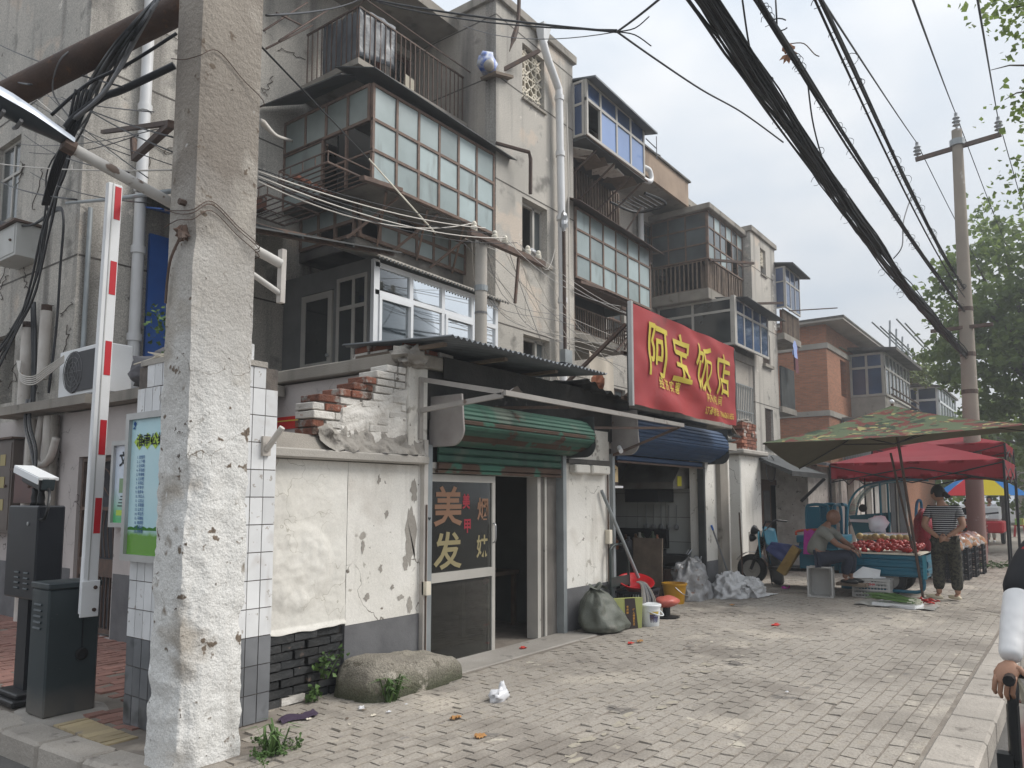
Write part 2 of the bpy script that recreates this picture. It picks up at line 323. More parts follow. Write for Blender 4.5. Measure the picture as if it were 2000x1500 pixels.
m_steel = M('bare_steel', (.42, .43, .44), (.34, .34, .35), 4, rough=.35, metal=.7)
m_galv = M('galvanised', (.33, .355, .365), (.27, .29, .30), 4, rough=.5, metal=.4)
m_grass = M('weed_green', (.085, .15, .04), (.06, .115, .03), 8, rough=.6, objv=.15)
# ================================================================ ground
m_road = M('asphalt', (.125, .118, .11), (.09, .086, .082), 2, bump=.3, bs=90, grain=.2, spots=[((.22, .20, .175), 1.5, .6, .15)])
m_pavbase = M('sand_joint', (.225, .195, .165), (.17, .148, .125), 5, bump=.3, spots=[((.27, .24, .205), 2, .55, .12)])
PAVS = [((.31, .275, .23), 8.5, .54, .10), ((.43, .385, .325), .8, .56, .10), ((.22, .195, .168), .55, .54, .09), ((.245, .22, .19), 1.5, .58, .08), ((.16, .145, .13), 2.3, .64, .05), ((.45, .41, .34), 3.4, .66, .05), ((.25, .22, .19), 26, .57, .06), ((.22, .20, .185), 4.2, .68, .04)]
m_pav = M('grey_paver', (.345, .312, .272), (.285, .257, .223), 1.1, bump=.4, bs=50, objv=.07, grain=.16, gs=60, spots=PAVS)
m_pavs = M('grey_paver_mass', (.345, .312, .272), (.285, .257, .223), 1.1, bump=.4, bs=50, grain=.16, gs=60, spots=PAVS)
m_redpav = M('red_paver', (.30, .155, .125), (.235, .13, .105), 2.4, bump=.35, bs=40, objv=.18, grain=.12, spots=[((.30, .265, .225), 2.2, .62, .1), ((.15, .065, .055), 3, .66, .06)])
m_yelpav = M('yellow_paver', (.42, .335, .20), (.34, .275, .175), 4, bump=.3, bs=40, objv=.15, spots=[((.25, .22, .19), 6, .62, .08)])
m_kerb = M('kerb_stone', (.41, .37, .325), (.31, .28, .245), 2.2, bump=.45, bs=35, grain=.14, objv=.08, spots=[((.17, .15, .13), 5, .62, .1)])
m_cem = M('cement', (.33, .305, .275), (.26, .24, .215), 2.4, bump=.35, bs=50, grain=.1, spots=[((.18, .165, .15), 4, .64, .08)])
struct('road', B().add([(-120, -160, -.16), (260, -160, -.16), (260, 160, -.16), (-120, 160, -.16)], [(0, 1, 2, 3)]), m_road)
pav = struct('pavement', B().add([(2.45, .82, -.007), (60, .82, -.007), (60, 60, -.007), (2.45, 60, -.007)], [(0, 1, 2, 3)]), m_pavbase)
far = struct('far_pavement', B().add([(26.6, .83, -.004), (60, .83, -.004), (60, 4.9, -.004), (26.6, 4.9, -.004)], [(0, 1, 2, 3)]), m_pavs)
# grey pavers, long side along the street, running bond
cell = []
r = 0; yy = .86
while yy < 4.86:
    x = 2.52-(.1 if r % 2 else 0)
    while x < 26.5:
        xa, xb = max(x, 2.47), x+.2
        if xb > 2.55 and not (yy+.1 > 4.5 and 4.95 < xa < 7.75) and not (xa < 3.45 and yy > 4.55) and not (xa < 2.95 and yy > 4.15): cell.append((xa, xb, yy))
        x += .2
    yy += .1; r += 1
def brick(b, xa, xb, ya, yb, z, t, ch=.004, g=.002):
    rx, ry = rnd.uniform(-.0028, .0028), rnd.uniform(-.0028, .0028)
    p = [(xa+g, ya+g, z-t), (xb-g, ya+g, z-t), (xb-g, yb-g, z-t), (xa+g, yb-g, z-t)]
    q = [(xa+g+ch, ya+g+ch, z-rx-ry), (xb-g-ch, ya+g+ch, z+rx-ry), (xb-g-ch, yb-g-ch, z+rx+ry), (xa+g+ch, yb-g-ch, z-rx+ry)]
    return b.add(p+q, [(4, 5, 6, 7), (0, 1, 5, 4), (1, 2, 6, 5), (2, 3, 7, 6), (3, 0, 4, 7)])
near = sorted(cell, key=lambda c: math.hypot(c[0], c[2]) if True else 0)
nearset = [c for c in near if c[0] < 9 and abs((Vector((c[0], c[2]))).angle(Vector((FW0.x, FW0.y)))) < math.radians(34)][:300]
ns_ = set(nearset)
variants = []
for i in range(10):
    b = brick(B(), 0, .2, 0, .1, 0, .03); me = bpy.data.meshes.new('paving_brick'); me.from_pydata(b.v, [], b.f); setmat(me, m_pav); variants.append(me)
for c in nearset:
    if c[1]-c[0] < .199: o = ob('paving_brick', brick(B(), c[0], c[1], c[2], c[2]+.1, 0, .03), m_pav, pav)
    else: o = ob('paving_brick', None, None, pav, mesh=rnd.choice(variants), loc=(c[0], c[2], rnd.gauss(0, .0022)+.004*noise.noise((c[0]*1.5, c[2]*1.5, 0))))
b = B()
for c in cell:
    if c not in ns_: brick(b, c[0], c[1], c[2], c[2]+.1, rnd.gauss(0, .0017)+.004*noise.noise((c[0]*1.5, c[2]*1.5, 0)), .03, ch=.004 if c[0] < 8 else .002, g=.0016 if c[0] < 9 or c[0] > 14 else .0006)
o = ob('paving_bricks', b, m_pavs, pav); o['kind'] = 'stuff'
# kerb along the street and round the corner
kb = struct('kerb', B().box((2.42, .60, -.3), (60, .80, -.06)), m_kerb)
x = 2.62
while x < 40:
    l = rnd.uniform(.55, .75); c = B().box((x, .555+rnd.uniform(-.008, .008), -.3), (x+l-.012, .845, .004+rnd.uniform(-.006, .006)))
    ob('kerb_stone', c.jit(.006, 6), m_kerb, kb, bevel=.018); x += l
x = .62
yk = [.56, 1.15, 1.8, 2.4, 3.05, 3.7, 4.3, 4.9, 5.42, 5.95, 6.5, 7.1, 7.8, 8.5, 9.3, 10.2, 11.2]
def kx(y): return 2.24-.09*max(0, min(1, (y-4.3)/2))+.16*max(0, 1-(y-3)/2 if y > 3 else 1)
for a, c in zip(yk, yk[1:]):
    bb = B(); x0, x1 = kx(a), kx(c); g = .006
    bb.hexa([(x0, a+g, -.3), (x0+.26, a+g, -.3), (x1+.26, c-g, -.3), (x1, c-g, -.3), (x0+.012, a+g, -.003), (x0+.26, a+g, -.003), (x1+.26, c-g, -.003), (x1+.012, c-g, -.003)])
    ob('kerb_stone', bb, m_kerb, kb, bevel=.022)
# lane inside the gate: red pavers, cement patches, strip of yellow pavers
lane = struct('gate_lane', B().add([(2.36, 4.9, -.014), (4.3, 4.9, -.014), (4.3, 30, -.014), (-30, 30, -.014), (-30, 16, -.014), (2.36, 14, -.014)], [(0, 1, 2, 3, 4, 5)]), m_pavbase)
rb = B(); rr = 0; yy = 5.0; nlane = 0
while yy < 13.5:
    x = 2.70-(.11 if rr % 2 else 0)
    while x < 4.3:
        if x+.22 > 2.75 and not (yy < 5.5 and x > 2.7 and x < 3.45 and yy < 5.46) and not (yy < 5.2) and not (x < 3.0 and 5.8 < yy < 6.45):
            bb = brick(B(), max(x, 2.66), min(x+.22, 4.3), yy, yy+.105, rnd.gauss(0, .003), .03)
            if nlane < 170: ob('paving_brick', bb, m_redpav, lane); nlane += 1
            else: rb.add(bb.v, bb.f)
        x += .22
    yy += .105; rr += 1
o = ob('paving_bricks', rb, m_redpav, lane); o['kind'] = 'stuff'
yy = 5.02
while yy < 5.7:
    ob('paving_brick', brick(B(), 2.44, 2.655, yy, yy+.085, .001, .03), m_yelpav, lane); yy += .085
ob('cement_patch', B().ball((2.66, 6.1, -.02), (.36, .42, .028), 16, 6, .3, 1.6), m_cem, lane, smooth='all')

# ================================================================ generic window and railing builders
def glazing(parent, fr, u0, u1, w0, w1, cols, rows, frame_m, pane_m, fw=.04, fd=.05, n0=0, skip=(), panes=None, pt=.008, fname='window_frame'):
    """cols / rows are lists of split positions; every pane a part, the bars one frame part"""
    us = [u0]+list(cols)+[u1]; ws = [w0]+list(rows)+[w1]; b = B(); e = .002
    for i, w_ in enumerate(ws): b.lbox(fr, u0-fw/2, u1+fw/2, w_-fw/2, w_+fw/2, n0, n0+fd)
    for u in us: b.lbox(fr, u-fw/2, u+fw/2, w0+fw/2, w1-fw/2, n0+e, n0+fd-e)
    ob(fname, b, frame_m, parent)
    for i in range(len(us)-1):
        for j in range(len(ws)-1):
            if (i, j) in skip: continue
            pm = panes(i, j) if panes else pane_m
            if pm is None: continue
            tl = rnd.uniform(-.004, .004)
            bb = B().lbox(fr, us[i]+fw/2-.006, us[i+1]-fw/2+.006, ws[j]+fw/2-.006, ws[j+1]-fw/2+.006, n0+fd*.45, n0+fd*.45+pt)
            bb.v = [p+fr[3]*(tl*(1 if k % 4 in (1, 2) else -1)) for k, p in enumerate(bb.v)]
            ob('pane', bb, pm, parent)
def bars(parent, fr, us, w0, w1, m, r=.009, n=0, name='bar', rails=(0, 1), rr=.014, jit=0):
    for u in us: 
        j = rnd.uniform(-jit, jit); ob(name, B().lbox(fr, u-r, u+r, w0+rr, w1-rr, n-r+j, n+r+j), m, parent)
    for k in rails:
        w_ = w0+(w1-w0)*k; ob('rail', B().lbox(fr, us[0]-.03, us[-1]+.03, w_-rr, w_+rr, n-rr, n+rr), m, parent)
def frange(a, b, n): return [a+(b-a)*i/n for i in range(n+1)]
def splits(a, b, n): return [a+(b-a)*i/n for i in range(1, n)]
def holed(fr, u0, u1, w0, w1, holes, d):
    us = sorted({u0, u1, *[h[0] for h in holes], *[h[1] for h in holes]}); ws = sorted({w0, w1, *[h[2] for h in holes], *[h[3] for h in holes]}); b = B()
    for a, c in zip(us, us[1:]):
        for e, f in zip(ws, ws[1:]):
            mu, mw = (a+c)/2, (e+f)/2
            if not any(h[0] < mu < h[1] and h[2] < mw < h[3] for h in holes): b.lbox(fr, a, c, e, f, -d, 0)
    return b

# ================================================================ apartment building beside the street (X 4.25 .. 28.5)
bA = thing('apartment_building', 'long grey pebbledash apartment block of four storeys with glazed balconies behind the shops', 'building', (4.25, 10.1, 0))
YM = 10.1
fm = frY(YM)
mh = [(8.75, 9.45, 8.45, 10.2), (9.62, 10.25, 8.45, 10.2), (20.0, 20.85, 8.75, 9.95), (18.0, 18.9, 6.1, 7.3), (18.0, 18.9, 3.4, 4.6), (8.1, 9.9, 5.7, 7.7), (8.1, 9.9, 2.95, 5.0), (13.3, 15.6, 8.45, 10.0), (13.3, 15.6, 5.7, 7.6), (13.3, 15.6, 3.0, 4.9), (21.2, 23.2, 8.3, 9.9), (21.2, 23.2, 5.6, 7.3)]
ob('wall', holed(fm, 4.25, 28.6, -.1, 10.4, mh, .3), m_peb, bA)
ob('wall', holed(frX(4.25), 10.401, 20, -.1, 10.4, [(12.15, 13.0, 5.6, 6.9), (11.9, 12.7, 2.9, 3.9)], .3), m_peb, bA)
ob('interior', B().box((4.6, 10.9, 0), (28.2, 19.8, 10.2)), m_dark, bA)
ob('roof', B().box((4.0, 8.9, 10.36), (28.8, 20.2, 10.55)), m_conc, bA)
ob('back_wall', B().box((4.25, 19.85, 0), (28.6, 20, 10.36)), m_peb, bA)
ob('end_wall', B().box((28.4, 10.41, 0), (28.6, 19.85, 10.36)), m_peb, bA)
m_parapet = M('stained_parapet', (.36, .27, .20), (.27, .20, .15), 1.5, grain=.15, streak=((.16, .12, .09), 4, .52))
ob('parapet', B().box((15.9, 8.82, 10.2), (20.62, 8.9, 10.95)), m_parapet, bA)
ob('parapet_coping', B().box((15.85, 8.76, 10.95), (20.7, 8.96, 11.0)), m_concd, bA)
for zz in (4.67, 7.25): 
    ob('groove', B().lbox(fm, 4.26, 7.6, zz-.012, zz+.012, .001, .004), m_groove, bA); ob('groove', B().lbox(frX(4.25), 10.1, 19.9, zz-.012, zz+.012, .001, .004), m_groove, bA); ob('groove', B().lbox(fm, 16.3, 20.6, zz-.012, zz+.012, .001, .004), m_groove, bA)
# pilaster strip of the corner, slightly proud
for x0, x1, z0, z1, ncl in ((20.0, 20.85, 8.75, 9.95, 3), (18.0, 18.9, 6.1, 7.3, 2), (18.0, 18.9, 3.4, 4.6, 2)):
    wn = ob('window', B().lbox(fm, x0-.06, x1+.06, z0-.09, z0-.02, 0, .07), m_conc, bA)
    glazing(wn, fm, x0+.03, x1-.03, z0+.02, z1-.03, splits(x0, x1, ncl), [z0+(z1-z0)*.4, z0+(z1-z0)*.7], m_frame, m_greyglass, n0=-.14)
wn = ob('window', B().lbox(frX(4.25), 12.1, 13.05, 5.53, 5.6, 0, .08), m_conc, bA)
glazing(wn, frX(4.25), 12.17, 12.98, 5.62, 6.88, [12.57], [6.4], m_aluw, m_greyglass, n0=-.12)

def bay(x0, x1, top, holes, gro):
    fb = frY(8.0)
    bo = ob('stair_bay', holed(fb, x0, x1, -.1, top, holes, .25), m_peb, bA)
    ob('side_wall', B().box((x0, 8.251, 0), (x0+.25, 10.05, top)), m_pebd, bo); ob('side_wall', B().box((x1-.25, 8.251, 0), (x1, 10.05, top)), m_peb, bo)  # -X flank takes the darker copy, so its shade is painted in
    ob('floor_core', B().box((x0+.3, 9.2, 0), (x1-.3, 9.25, top-.3)), m_dark, bo)
    ob('coping', B().box((x0-.07, 7.93, top), (x1+.07, 10.2, top+.17)), m_conc, bo, bevel=.01)
    for z_ in gro: ob('groove', B().lbox(fb, x0, x1, z_-.012, z_+.012, .001, .004), m_groove, bo); ob('groove', B().lbox(frX(x0), 8.0, 10.0, z_-.012, z_+.012, .001, .004), m_groove, bo)
    return bo, fb
bay1, fb = bay(10.25, 12.85, 10.62, [(11.06, 11.8, 9.1, 10.2), (11.05, 11.88, 6.05, 7.16), (11.08, 11.95, 3.3, 4.57)], (4.64, 7.24, 9.17, 10.33))
m_latt = M('breeze_block', (.72, .66, .55), (.60, .55, .45), 4, spots=[((.35, .31, .26), 7, .66, .1)])
def lattice(parent, fr, u0, u1, w0, w1, nu, nw, n=-.1):
    su, sw = (u1-u0)/nu, (w1-w0)/nw
    for i in range(nu):
        for j in range(nw):
            b = B(); cu, cw = u0+su*(i+.5), w0+sw*(j+.5); O, U, W, N = fr
            for du, dw in ((0, 1), (1, 0), (1, 1), (1, -1)):
                p = O+U*(cu-du*su*.5)+W*(cw-dw*sw*.5)+N*n; q = O+U*(cu+du*su*.5)+W*(cw+dw*sw*.5)+N*n; b.bar(p, q, .03, .06, up=N)
            R = su*.33; ring = [O+U*(cu+R*math.cos(a))+W*(cw+R*1.05*math.sin(a))+N*n for a in [2*math.pi*k/12 for k in range(13)]]
            for p, q in zip(ring, ring[1:]): b.bar(p, q, .025, .05, up=N)
            ob('breeze_block', b, m_latt, parent)
lw_ = ob('lattice_window', B().lbox(fb, 11.04, 11.82, 9.06, 9.1, -.2, .05), m_conc, bay1); lattice(lw_, fb, 11.06, 11.8, 9.11, 10.19, 2, 3)
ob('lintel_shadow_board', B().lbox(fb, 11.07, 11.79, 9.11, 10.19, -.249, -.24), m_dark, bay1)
for z0, z1, wx in ((6.05, 7.16, 11.88), (3.3, 4.57, 11.95)):
    wn = ob('window', B().lbox(fb, 10.98, wx+.05, z0-.1, z0-.003, -.2, .1), m_conc, bay1, bevel=.008)
    ob('window_sash', B().lbox(fb, wx-.3, wx-.24, z0+.02, z1-.02, -.2, -.14).lbox(fb, wx-.03, wx+.01, z0+.02, z1-.02, -.2, -.14).lbox(fb, wx-.3, wx+.01, z1-.06, z1-.0, -.2, -.14).lbox(fb, 11.06, wx-.3, z1-.06, z1-.01, -.2, -.14), m_aluw, wn)
    ob('pane', B().lbox(fb, wx-.24, wx-.03, z0+.03, z1-.07, -.18, -.17), m_greyglass, wn)
# rain pipe of the bay
def pipe(name, pts, r, m, parent, coll=(), n=10):
    o = ob(name, B().tube(pts, r, n), m, parent, smooth=50)
    for p in coll: ob('collar', B().tube([Vector(p)-Vector((0, 0, .05)), Vector(p)+Vector((0, 0, .05))], r*1.25, n), m, o, smooth=50)
    return o
pipe('rain_pipe', smooth_path([(11.55, 7.86, 10.45), (11.58, 7.85, 10.32), (11.72, 7.85, 10.1), (12.05, 7.85, 9.72), (12.1, 7.85, 9.55), (12.13, 7.85, 8.5), (12.17, 7.85, 6.5), (12.2, 7.85, 3.0)], 4), .075, m_pvc, bay1, [(12.11, 7.85, 9.5), (12.13, 7.85, 8.35), (12.15, 7.85, 7.05), (12.18, 7.85, 5.4)])
ob('pipe_hopper', B().add([(11.42, 7.75, 10.72), (11.68, 7.75, 10.72), (11.68, 7.95, 10.72), (11.42, 7.95, 10.72), (11.48, 7.79, 10.42), (11.62, 7.79, 10.42), (11.62, 7.92, 10.42), (11.48, 7.92, 10.42)], [(0, 1, 2, 3), (4, 7, 6, 5), (0, 4, 5, 1), (1, 5, 6, 2), (2, 6, 7, 3), (3, 7, 4, 0)]), m_pvc, bay1)
bay2, fb2 = bay(23.56, 25.95, 10.15, [(24.45, 25.0, 8.95, 9.85), (24.4, 25.15, 5.95, 7.0), (24.45, 25.25, 3.3, 4.5)], (4.6, 7.15, 9.0))
lw_ = ob('lattice_window', B().lbox(fb2, 24.43, 25.02, 8.91, 8.95, -.2, .05), m_conc, bay2); lattice(lw_, fb2, 24.45, 25.0, 9.3, 9.84, 2, 2)
for z0, z1 in ((5.95, 7.0), (3.3, 4.5)):
    wn = ob('window', B().lbox(fb2, 24.35, 25.25, z0-.1, z0-.003, -.2, .1), m_conc, bay2); bars(wn, fb2, frange(24.45, 25.1, 6), z0, z1, m_ruststeel, n=-.05)
# exposed brick patch on the far bay
for i in range(26):
    zz = 7.3+i*.075; o = ob('brick', B().lbox(fb2, 25.72+.12*noise.noise((i*.37, 2, 0))-(.1 if i % 2 else 0), 25.955, zz, zz+.062, -.02, .012), m_brickw, bay2)

# ---- balconies: near left stack (X 7.67 .. 10.25)
def slab(x0, x1, z0, z1, yf=8.74, nm='balcony', m=None): return ob(nm, B().box((x0, yf, z0), (x1, YM+.01, z1)), m or m_conc, bA, bevel=.012)
s4 = slab(7.67, 10.25, 8.2, 8.4)
ob('slab_lip', B().box((7.61, 8.68, 8.36), (10.25, 8.76, 8.46)).box((7.61, 8.76, 8.36), (7.71, YM, 8.46)), m_conc, s4)
bars(s4, frY(8.75), frange(7.68, 10.2, 22), 8.46, 9.36, m_ruststeel, r=.008, jit=.006)
bars(s4, frX(7.66), frange(8.78, 10.0, 10), 8.46, 9.36, m_ruststeel, r=.008, jit=.006)
ob('rail', B().tube([(7.6, 8.6, 9.42), (10.24, 8.6, 9.42)], .014).tube([(7.66, 8.6, 9.42), (7.66, 8.75, 9.36)], .01).tube([(9.2, 8.6, 9.42), (9.2, 8.75, 9.36)], .01), m_ruststeel, s4)
m_tarp = M('grimy_tarp', (.06, .068, .08), (.14, .15, .165), 2.2, rough=.4, bump=.4, bs=9, spots=[((.30, .32, .34), 3, .63, .08)])
def tarpf(u, v):
    s_ = u*1.7; x_, y_ = (7.63, 9.62-s_) if s_ < .86 else (7.63+(s_-.86), 8.71)
    k = .010*math.sin(s_*23+3*v+2*noise.noise((s_*3, v*2, 5)))+.012*noise.noise((s_*6, v*3, 1)); d = Vector((-1, 0, 0)) if s_ < .86 else Vector((0, -1, 0))
    return Vector((x_, y_, 9.38-.06*math.sin(s_*3)-v*(.88-.12*u)+.03*noise.noise((s_*6, 0, 3))))+d*(-.045+k)
ob('tarp', B().sheet(tarpf, 34, 8, (.006, .006, 0)), m_tarp, s4, smooth='all')
ob('board', B().obox((7.9, 9.72, 8.85), (.02, .24, .75), (0, .08, 0)), m_paintw, s4); ob('board', B().obox((7.95, 9.72, 9.35), (.03, .34, .5), (.25, .1, 0)), m_paintw, s4); ob('board', B().obox((8.15, 9.1, 9.25), (.04, .35, .42), (.1, .2, 0)), M('cream_card', (.55, .49, .36)), s4); ob('board', B().obox((9.0, 8.95, 8.66), (.26, .02, .4), (.1, 0, .1)), m_latt, s4)
for x0, x1 in ((8.75, 9.45), (9.62, 10.25)):
    dr = ob('balcony_door', B().lbox(fm, x0, x1, 8.41, 9.1, -.12, -.07).lbox(fm, x0, x0+.07, 9.1, 10.2, -.12, -.07).lbox(fm, x1-.07, x1, 9.1, 10.2, -.12, -.07).lbox(fm, x0+.07, x1-.07, 10.1, 10.2, -.12, -.07), m_doorred, s4); ob('pane', B().lbox(fm, x0+.07, x1-.07, 9.1, 10.1, -.1, -.09), m_darkglass, dr)
ob('door_jamb', B().lbox(fm, 9.48, 9.6, 8.41, 10.3, 0, .06), m_conclt, s4)
# bag shelf bracket on the bay flank
ob('bracket', B().bar((10.2, 8.2, 9.13), (11.12, 8.0-.35, 9.93), .05, .07), m_rust, s4); ob('shelf', B().obox((10.35, 8.05, 9.18), (.55, .35, .05), (0, -.3, 0)), m_wood, s4)
ob('bag', B().obox((10.2, 8.12, 9.33), (.42, .26, .20), (.1, .25, .2)).obox((10.12, 8.1, 9.45), (.2, .2, .12), (.3, .5, .6)), M('blue_white_bag', (.66, .69, .75), (.05, .14, .55), 9, rough=.4), s4, smooth='all')
ob('pot', B().ball((10.05, 8.0, 9.25), .1, 10, 7), m_conclt, s4, smooth='all')
# third floor: recessed lower glazing, projecting box above it, brackets, awning
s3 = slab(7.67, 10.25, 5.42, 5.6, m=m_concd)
b3 = s3
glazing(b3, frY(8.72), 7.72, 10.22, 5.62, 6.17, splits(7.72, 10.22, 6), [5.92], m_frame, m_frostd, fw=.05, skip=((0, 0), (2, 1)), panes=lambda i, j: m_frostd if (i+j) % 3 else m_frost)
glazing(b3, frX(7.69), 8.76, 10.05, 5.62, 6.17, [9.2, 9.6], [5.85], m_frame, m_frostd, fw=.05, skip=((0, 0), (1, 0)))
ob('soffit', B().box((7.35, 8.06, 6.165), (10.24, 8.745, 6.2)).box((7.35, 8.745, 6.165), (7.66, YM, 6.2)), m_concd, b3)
for xx in (7.45, 8.35, 9.3): ob('bracket', B().bar((xx+.02, 8.7, 5.5), (xx+.5, 8.1, 6.15), .035), m_frame, b3); 
for xx in (8.1, 9.0, 9.9): ob('bracket', B().bar((xx, 8.71, 5.55), (xx-.4, 8.1, 6.15), .03), m_frame, b3)
glazing(b3, frY(8.06), 7.35, 10.22, 6.21, 7.66, splits(7.35, 10.22, 6), [6.66, 7.13], m_frame, m_frost, fw=.045)
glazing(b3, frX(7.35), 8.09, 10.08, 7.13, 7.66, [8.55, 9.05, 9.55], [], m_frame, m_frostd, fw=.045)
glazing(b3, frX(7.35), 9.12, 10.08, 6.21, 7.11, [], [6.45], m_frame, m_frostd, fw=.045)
ob('open_sash', B().lbox(frX(7.35), 8.56, 8.6, 6.2, 7.1, 0, .04).lbox(frX(7.35), 8.0, 9.1, 6.62, 6.65, 0, .03).bar((7.35, 9.05, 6.9), (7.1, 8.75, 6.85), .03), m_frame, b3)
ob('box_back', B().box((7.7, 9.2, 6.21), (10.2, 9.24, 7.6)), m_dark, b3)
ob('awning', B().add([(7.1, 8.62, 8.05), (10.5, 8.62, 8.0), (10.7, 7.86, 7.70), (7.2, 7.84, 7.80), (7.1, 8.62, 8.03), (10.5, 8.62, 7.98), (10.7, 7.86, 7.685), (7.2, 7.84, 7.785)], [(0, 1, 2, 3), (4, 7, 6, 5), (0, 3, 7, 4), (1, 5, 6, 2), (3, 2, 6, 7), (0, 4, 5, 1)]), m_tin, b3)
ob('awning', B().add([(7.62, 8.6, 8.12), (6.95, 8.3, 7.75), (6.8, 10.05, 7.75), (7.62, 10.05, 8.15), (7.62, 8.6, 8.1), (6.95, 8.3, 7.73), (6.8, 10.05, 7.73), (7.62, 10.05, 8.13)], [(0, 1, 2, 3), (4, 7, 6, 5), (0, 4, 5, 1), (1, 5, 6, 2), (2, 6, 7, 3)]), m_tin, b3)
ob('awning_arm', B().tube([(10.2, 7.95, 7.85), (10.85, 7.7, 7.86), (10.9, 7.7, 7.75), (10.92, 7.72, 7.1)], .035, 6), m_rust, b3)
# drying racks on the flank
for (xa, xb, ya, yb, zz) in ((6.55, 7.33, 8.05, 9.15, 6.18), (6.4, 7.33, 9.2, 10.05, 5.95)):
    rk = ob('drying_rack', B().tube([(xb, ya, zz), (xa, ya, zz), (xa, yb, zz), (xb, yb, zz), (xb, ya, zz)], .018).tube([(xb, ya, zz+.16), (xa, ya, zz+.16), (xa, yb, zz+.16), (xb, yb, zz+.16)], .012), m_ruststeel, b3)
    for k in range(7): ob('bar', B().tube([(xa+(xb-xa)*k/7, ya, zz), (xa+(xb-xa)*k/7, yb, zz)], .011, 5), m_ruststeel, rk)
    for k in range(5): ob('post', B().tube([(xa, ya+(yb-ya)*k/4, zz), (xa, ya+(yb-ya)*k/4, zz+.16)], .009, 5), m_ruststeel, rk)
ob('beam', B().bar((6.9, 7.75, 6.0), (7.9, 8.0, 6.22), .09, .06), m_ruststeel, b3)
for k in range(5): ob('brick', B().obox((6.75+.2*k, 8.95+.03*k, 6.25), (.19, .1, .055), (0, 0, .3)), m_brick, b3)
ob('brick', B().obox((6.72, 9.85, 6.06), (.1, .22, .2)), m_brick, b3)
# second floor: white window box on the shop roof side
s2 = slab(7.4, 10.25, 2.78, 2.95, yf=8.05)
glazing(s2, frY(8.0), 7.39, 10.2, 3.0, 4.93, [8.1, 8.82, 9.55], [3.55, 4.52], m_pvcwhite, m_clear, fw=.07, fd=.07, fname='white_frame', pt=.006)
for u0, u1 in ((7.43, 8.12), (8.86, 9.57)): ob('sash_frame', B().lbox(frY(8.0), u0, u1, 3.59, 3.65, .07, .09).lbox(frY(8.0), u0, u1, 4.43, 4.49, .07, .09).lbox(frY(8.0), u0, u0+.05, 3.65, 4.43, .07, .09).lbox(frY(8.0), u1-.05, u1, 3.65, 4.43, .07, .09), m_pvcwhite, s2)
ob('corner_post', B().box((7.33, 7.93, 2.96), (7.44, 8.0, 5.0)), m_pvcwhite, s2)
m_curt = M('grey_blind', (.40, .42, .44), (.34, .36, .38), 2)
ob('blind', B().box((7.5, 8.5, 3.0), (10.2, 8.52, 4.9)), m_curt, s2)
ob('curtain', B().grid(lambda u, v: (9.0+.4*u, 8.2+.03*math.sin(u*30), 3.6+.85*v), 20, 1), M('green_curtain', (.30, .40, .38)), s2, smooth='all')
ob('window_roof', B().add([(7.25, 7.78, 5.02), (10.4, 7.78, 4.98), (10.4, 8.75, 5.3), (7.25, 8.75, 5.34), (7.25, 7.78, 4.99), (10.4, 7.78, 4.95), (10.4, 8.75, 5.27), (7.25, 8.75, 5.31)], [(0, 1, 2, 3), (4, 7, 6, 5), (0, 4, 5, 1), (1, 5, 6, 2), (2, 6, 7, 3), (3, 7, 4, 0)]), m_conclt, s2)
for k in range(42): ob('roof_tooth', B().box((7.27+.074*k, 7.775, 4.962-.0009*k), (7.30+.074*k, 7.782, 5.0-.0009*k)), m_tin, s2)
fl = frX(7.38)
ob('side_wall', holed(fl, 8.07, 10.08, 2.96, 5.05, [(8.12, 8.78, 3.02, 4.85), (8.86, 9.62, 3.0, 4.72)], .05), M('dim_side_panel', (.20, .20, .195), (.15, .15, .148), 2), s2)
glazing(s2, fl, 8.15, 8.76, 3.3, 4.82, [8.42], [4.38], m_aluw, m_darkglass, fw=.055, n0=-.04)
dr = ob('balcony_door', B().lbox(fl, 8.88, 9.6, 3.0, 3.62, -.03, .02).lbox(fl, 8.88, 8.97, 3.62, 4.7, -.03, .02).lbox(fl, 9.51, 9.6, 3.62, 4.7, -.03, .02).lbox(fl, 8.97, 9.51, 4.6, 4.7, -.03, .02), m_aluw, s2); ob('pane', B().lbox(fl, 8.97, 9.51, 3.62, 4.6, -.01, 0), m_darkglass, dr); ob('knob', B().ball((7.33, 8.93, 3.7), .03, 8, 6), m_steel, dr, smooth='all')
# dark tin canopy over the terrace
tc_ = ob('tin_canopy', B().add([(4.9, 7.3, 4.62), (7.3, 7.35, 4.97), (7.3, 10.08, 5.85), (4.9, 10.08, 5.75), (4.9, 7.3, 4.60), (7.3, 7.35, 4.95), (7.3, 10.08, 5.83), (4.9, 10.08, 5.73)], [(0, 1, 2, 3), (4, 7, 6, 5), (0, 4, 5, 1), (1, 5, 6, 2), (2, 6, 7, 3), (3, 7, 4, 0)]), m_tin, bA)
for yy in (7.5, 8.3, 9.2): ob('purlin', B().bar((4.92, yy, 4.56+(yy-7.3)*.41), (7.28, yy, 4.9+(yy-7.3)*.33), .06), m_ruststeel, tc_)
for xx in (5.6, 6.4): ob('seam', B().bar((xx, 7.31, 4.585+(xx-4.9)*.14), (xx, 10.05, 5.73+(xx-4.9)*.04), .03), m_tin, tc_)

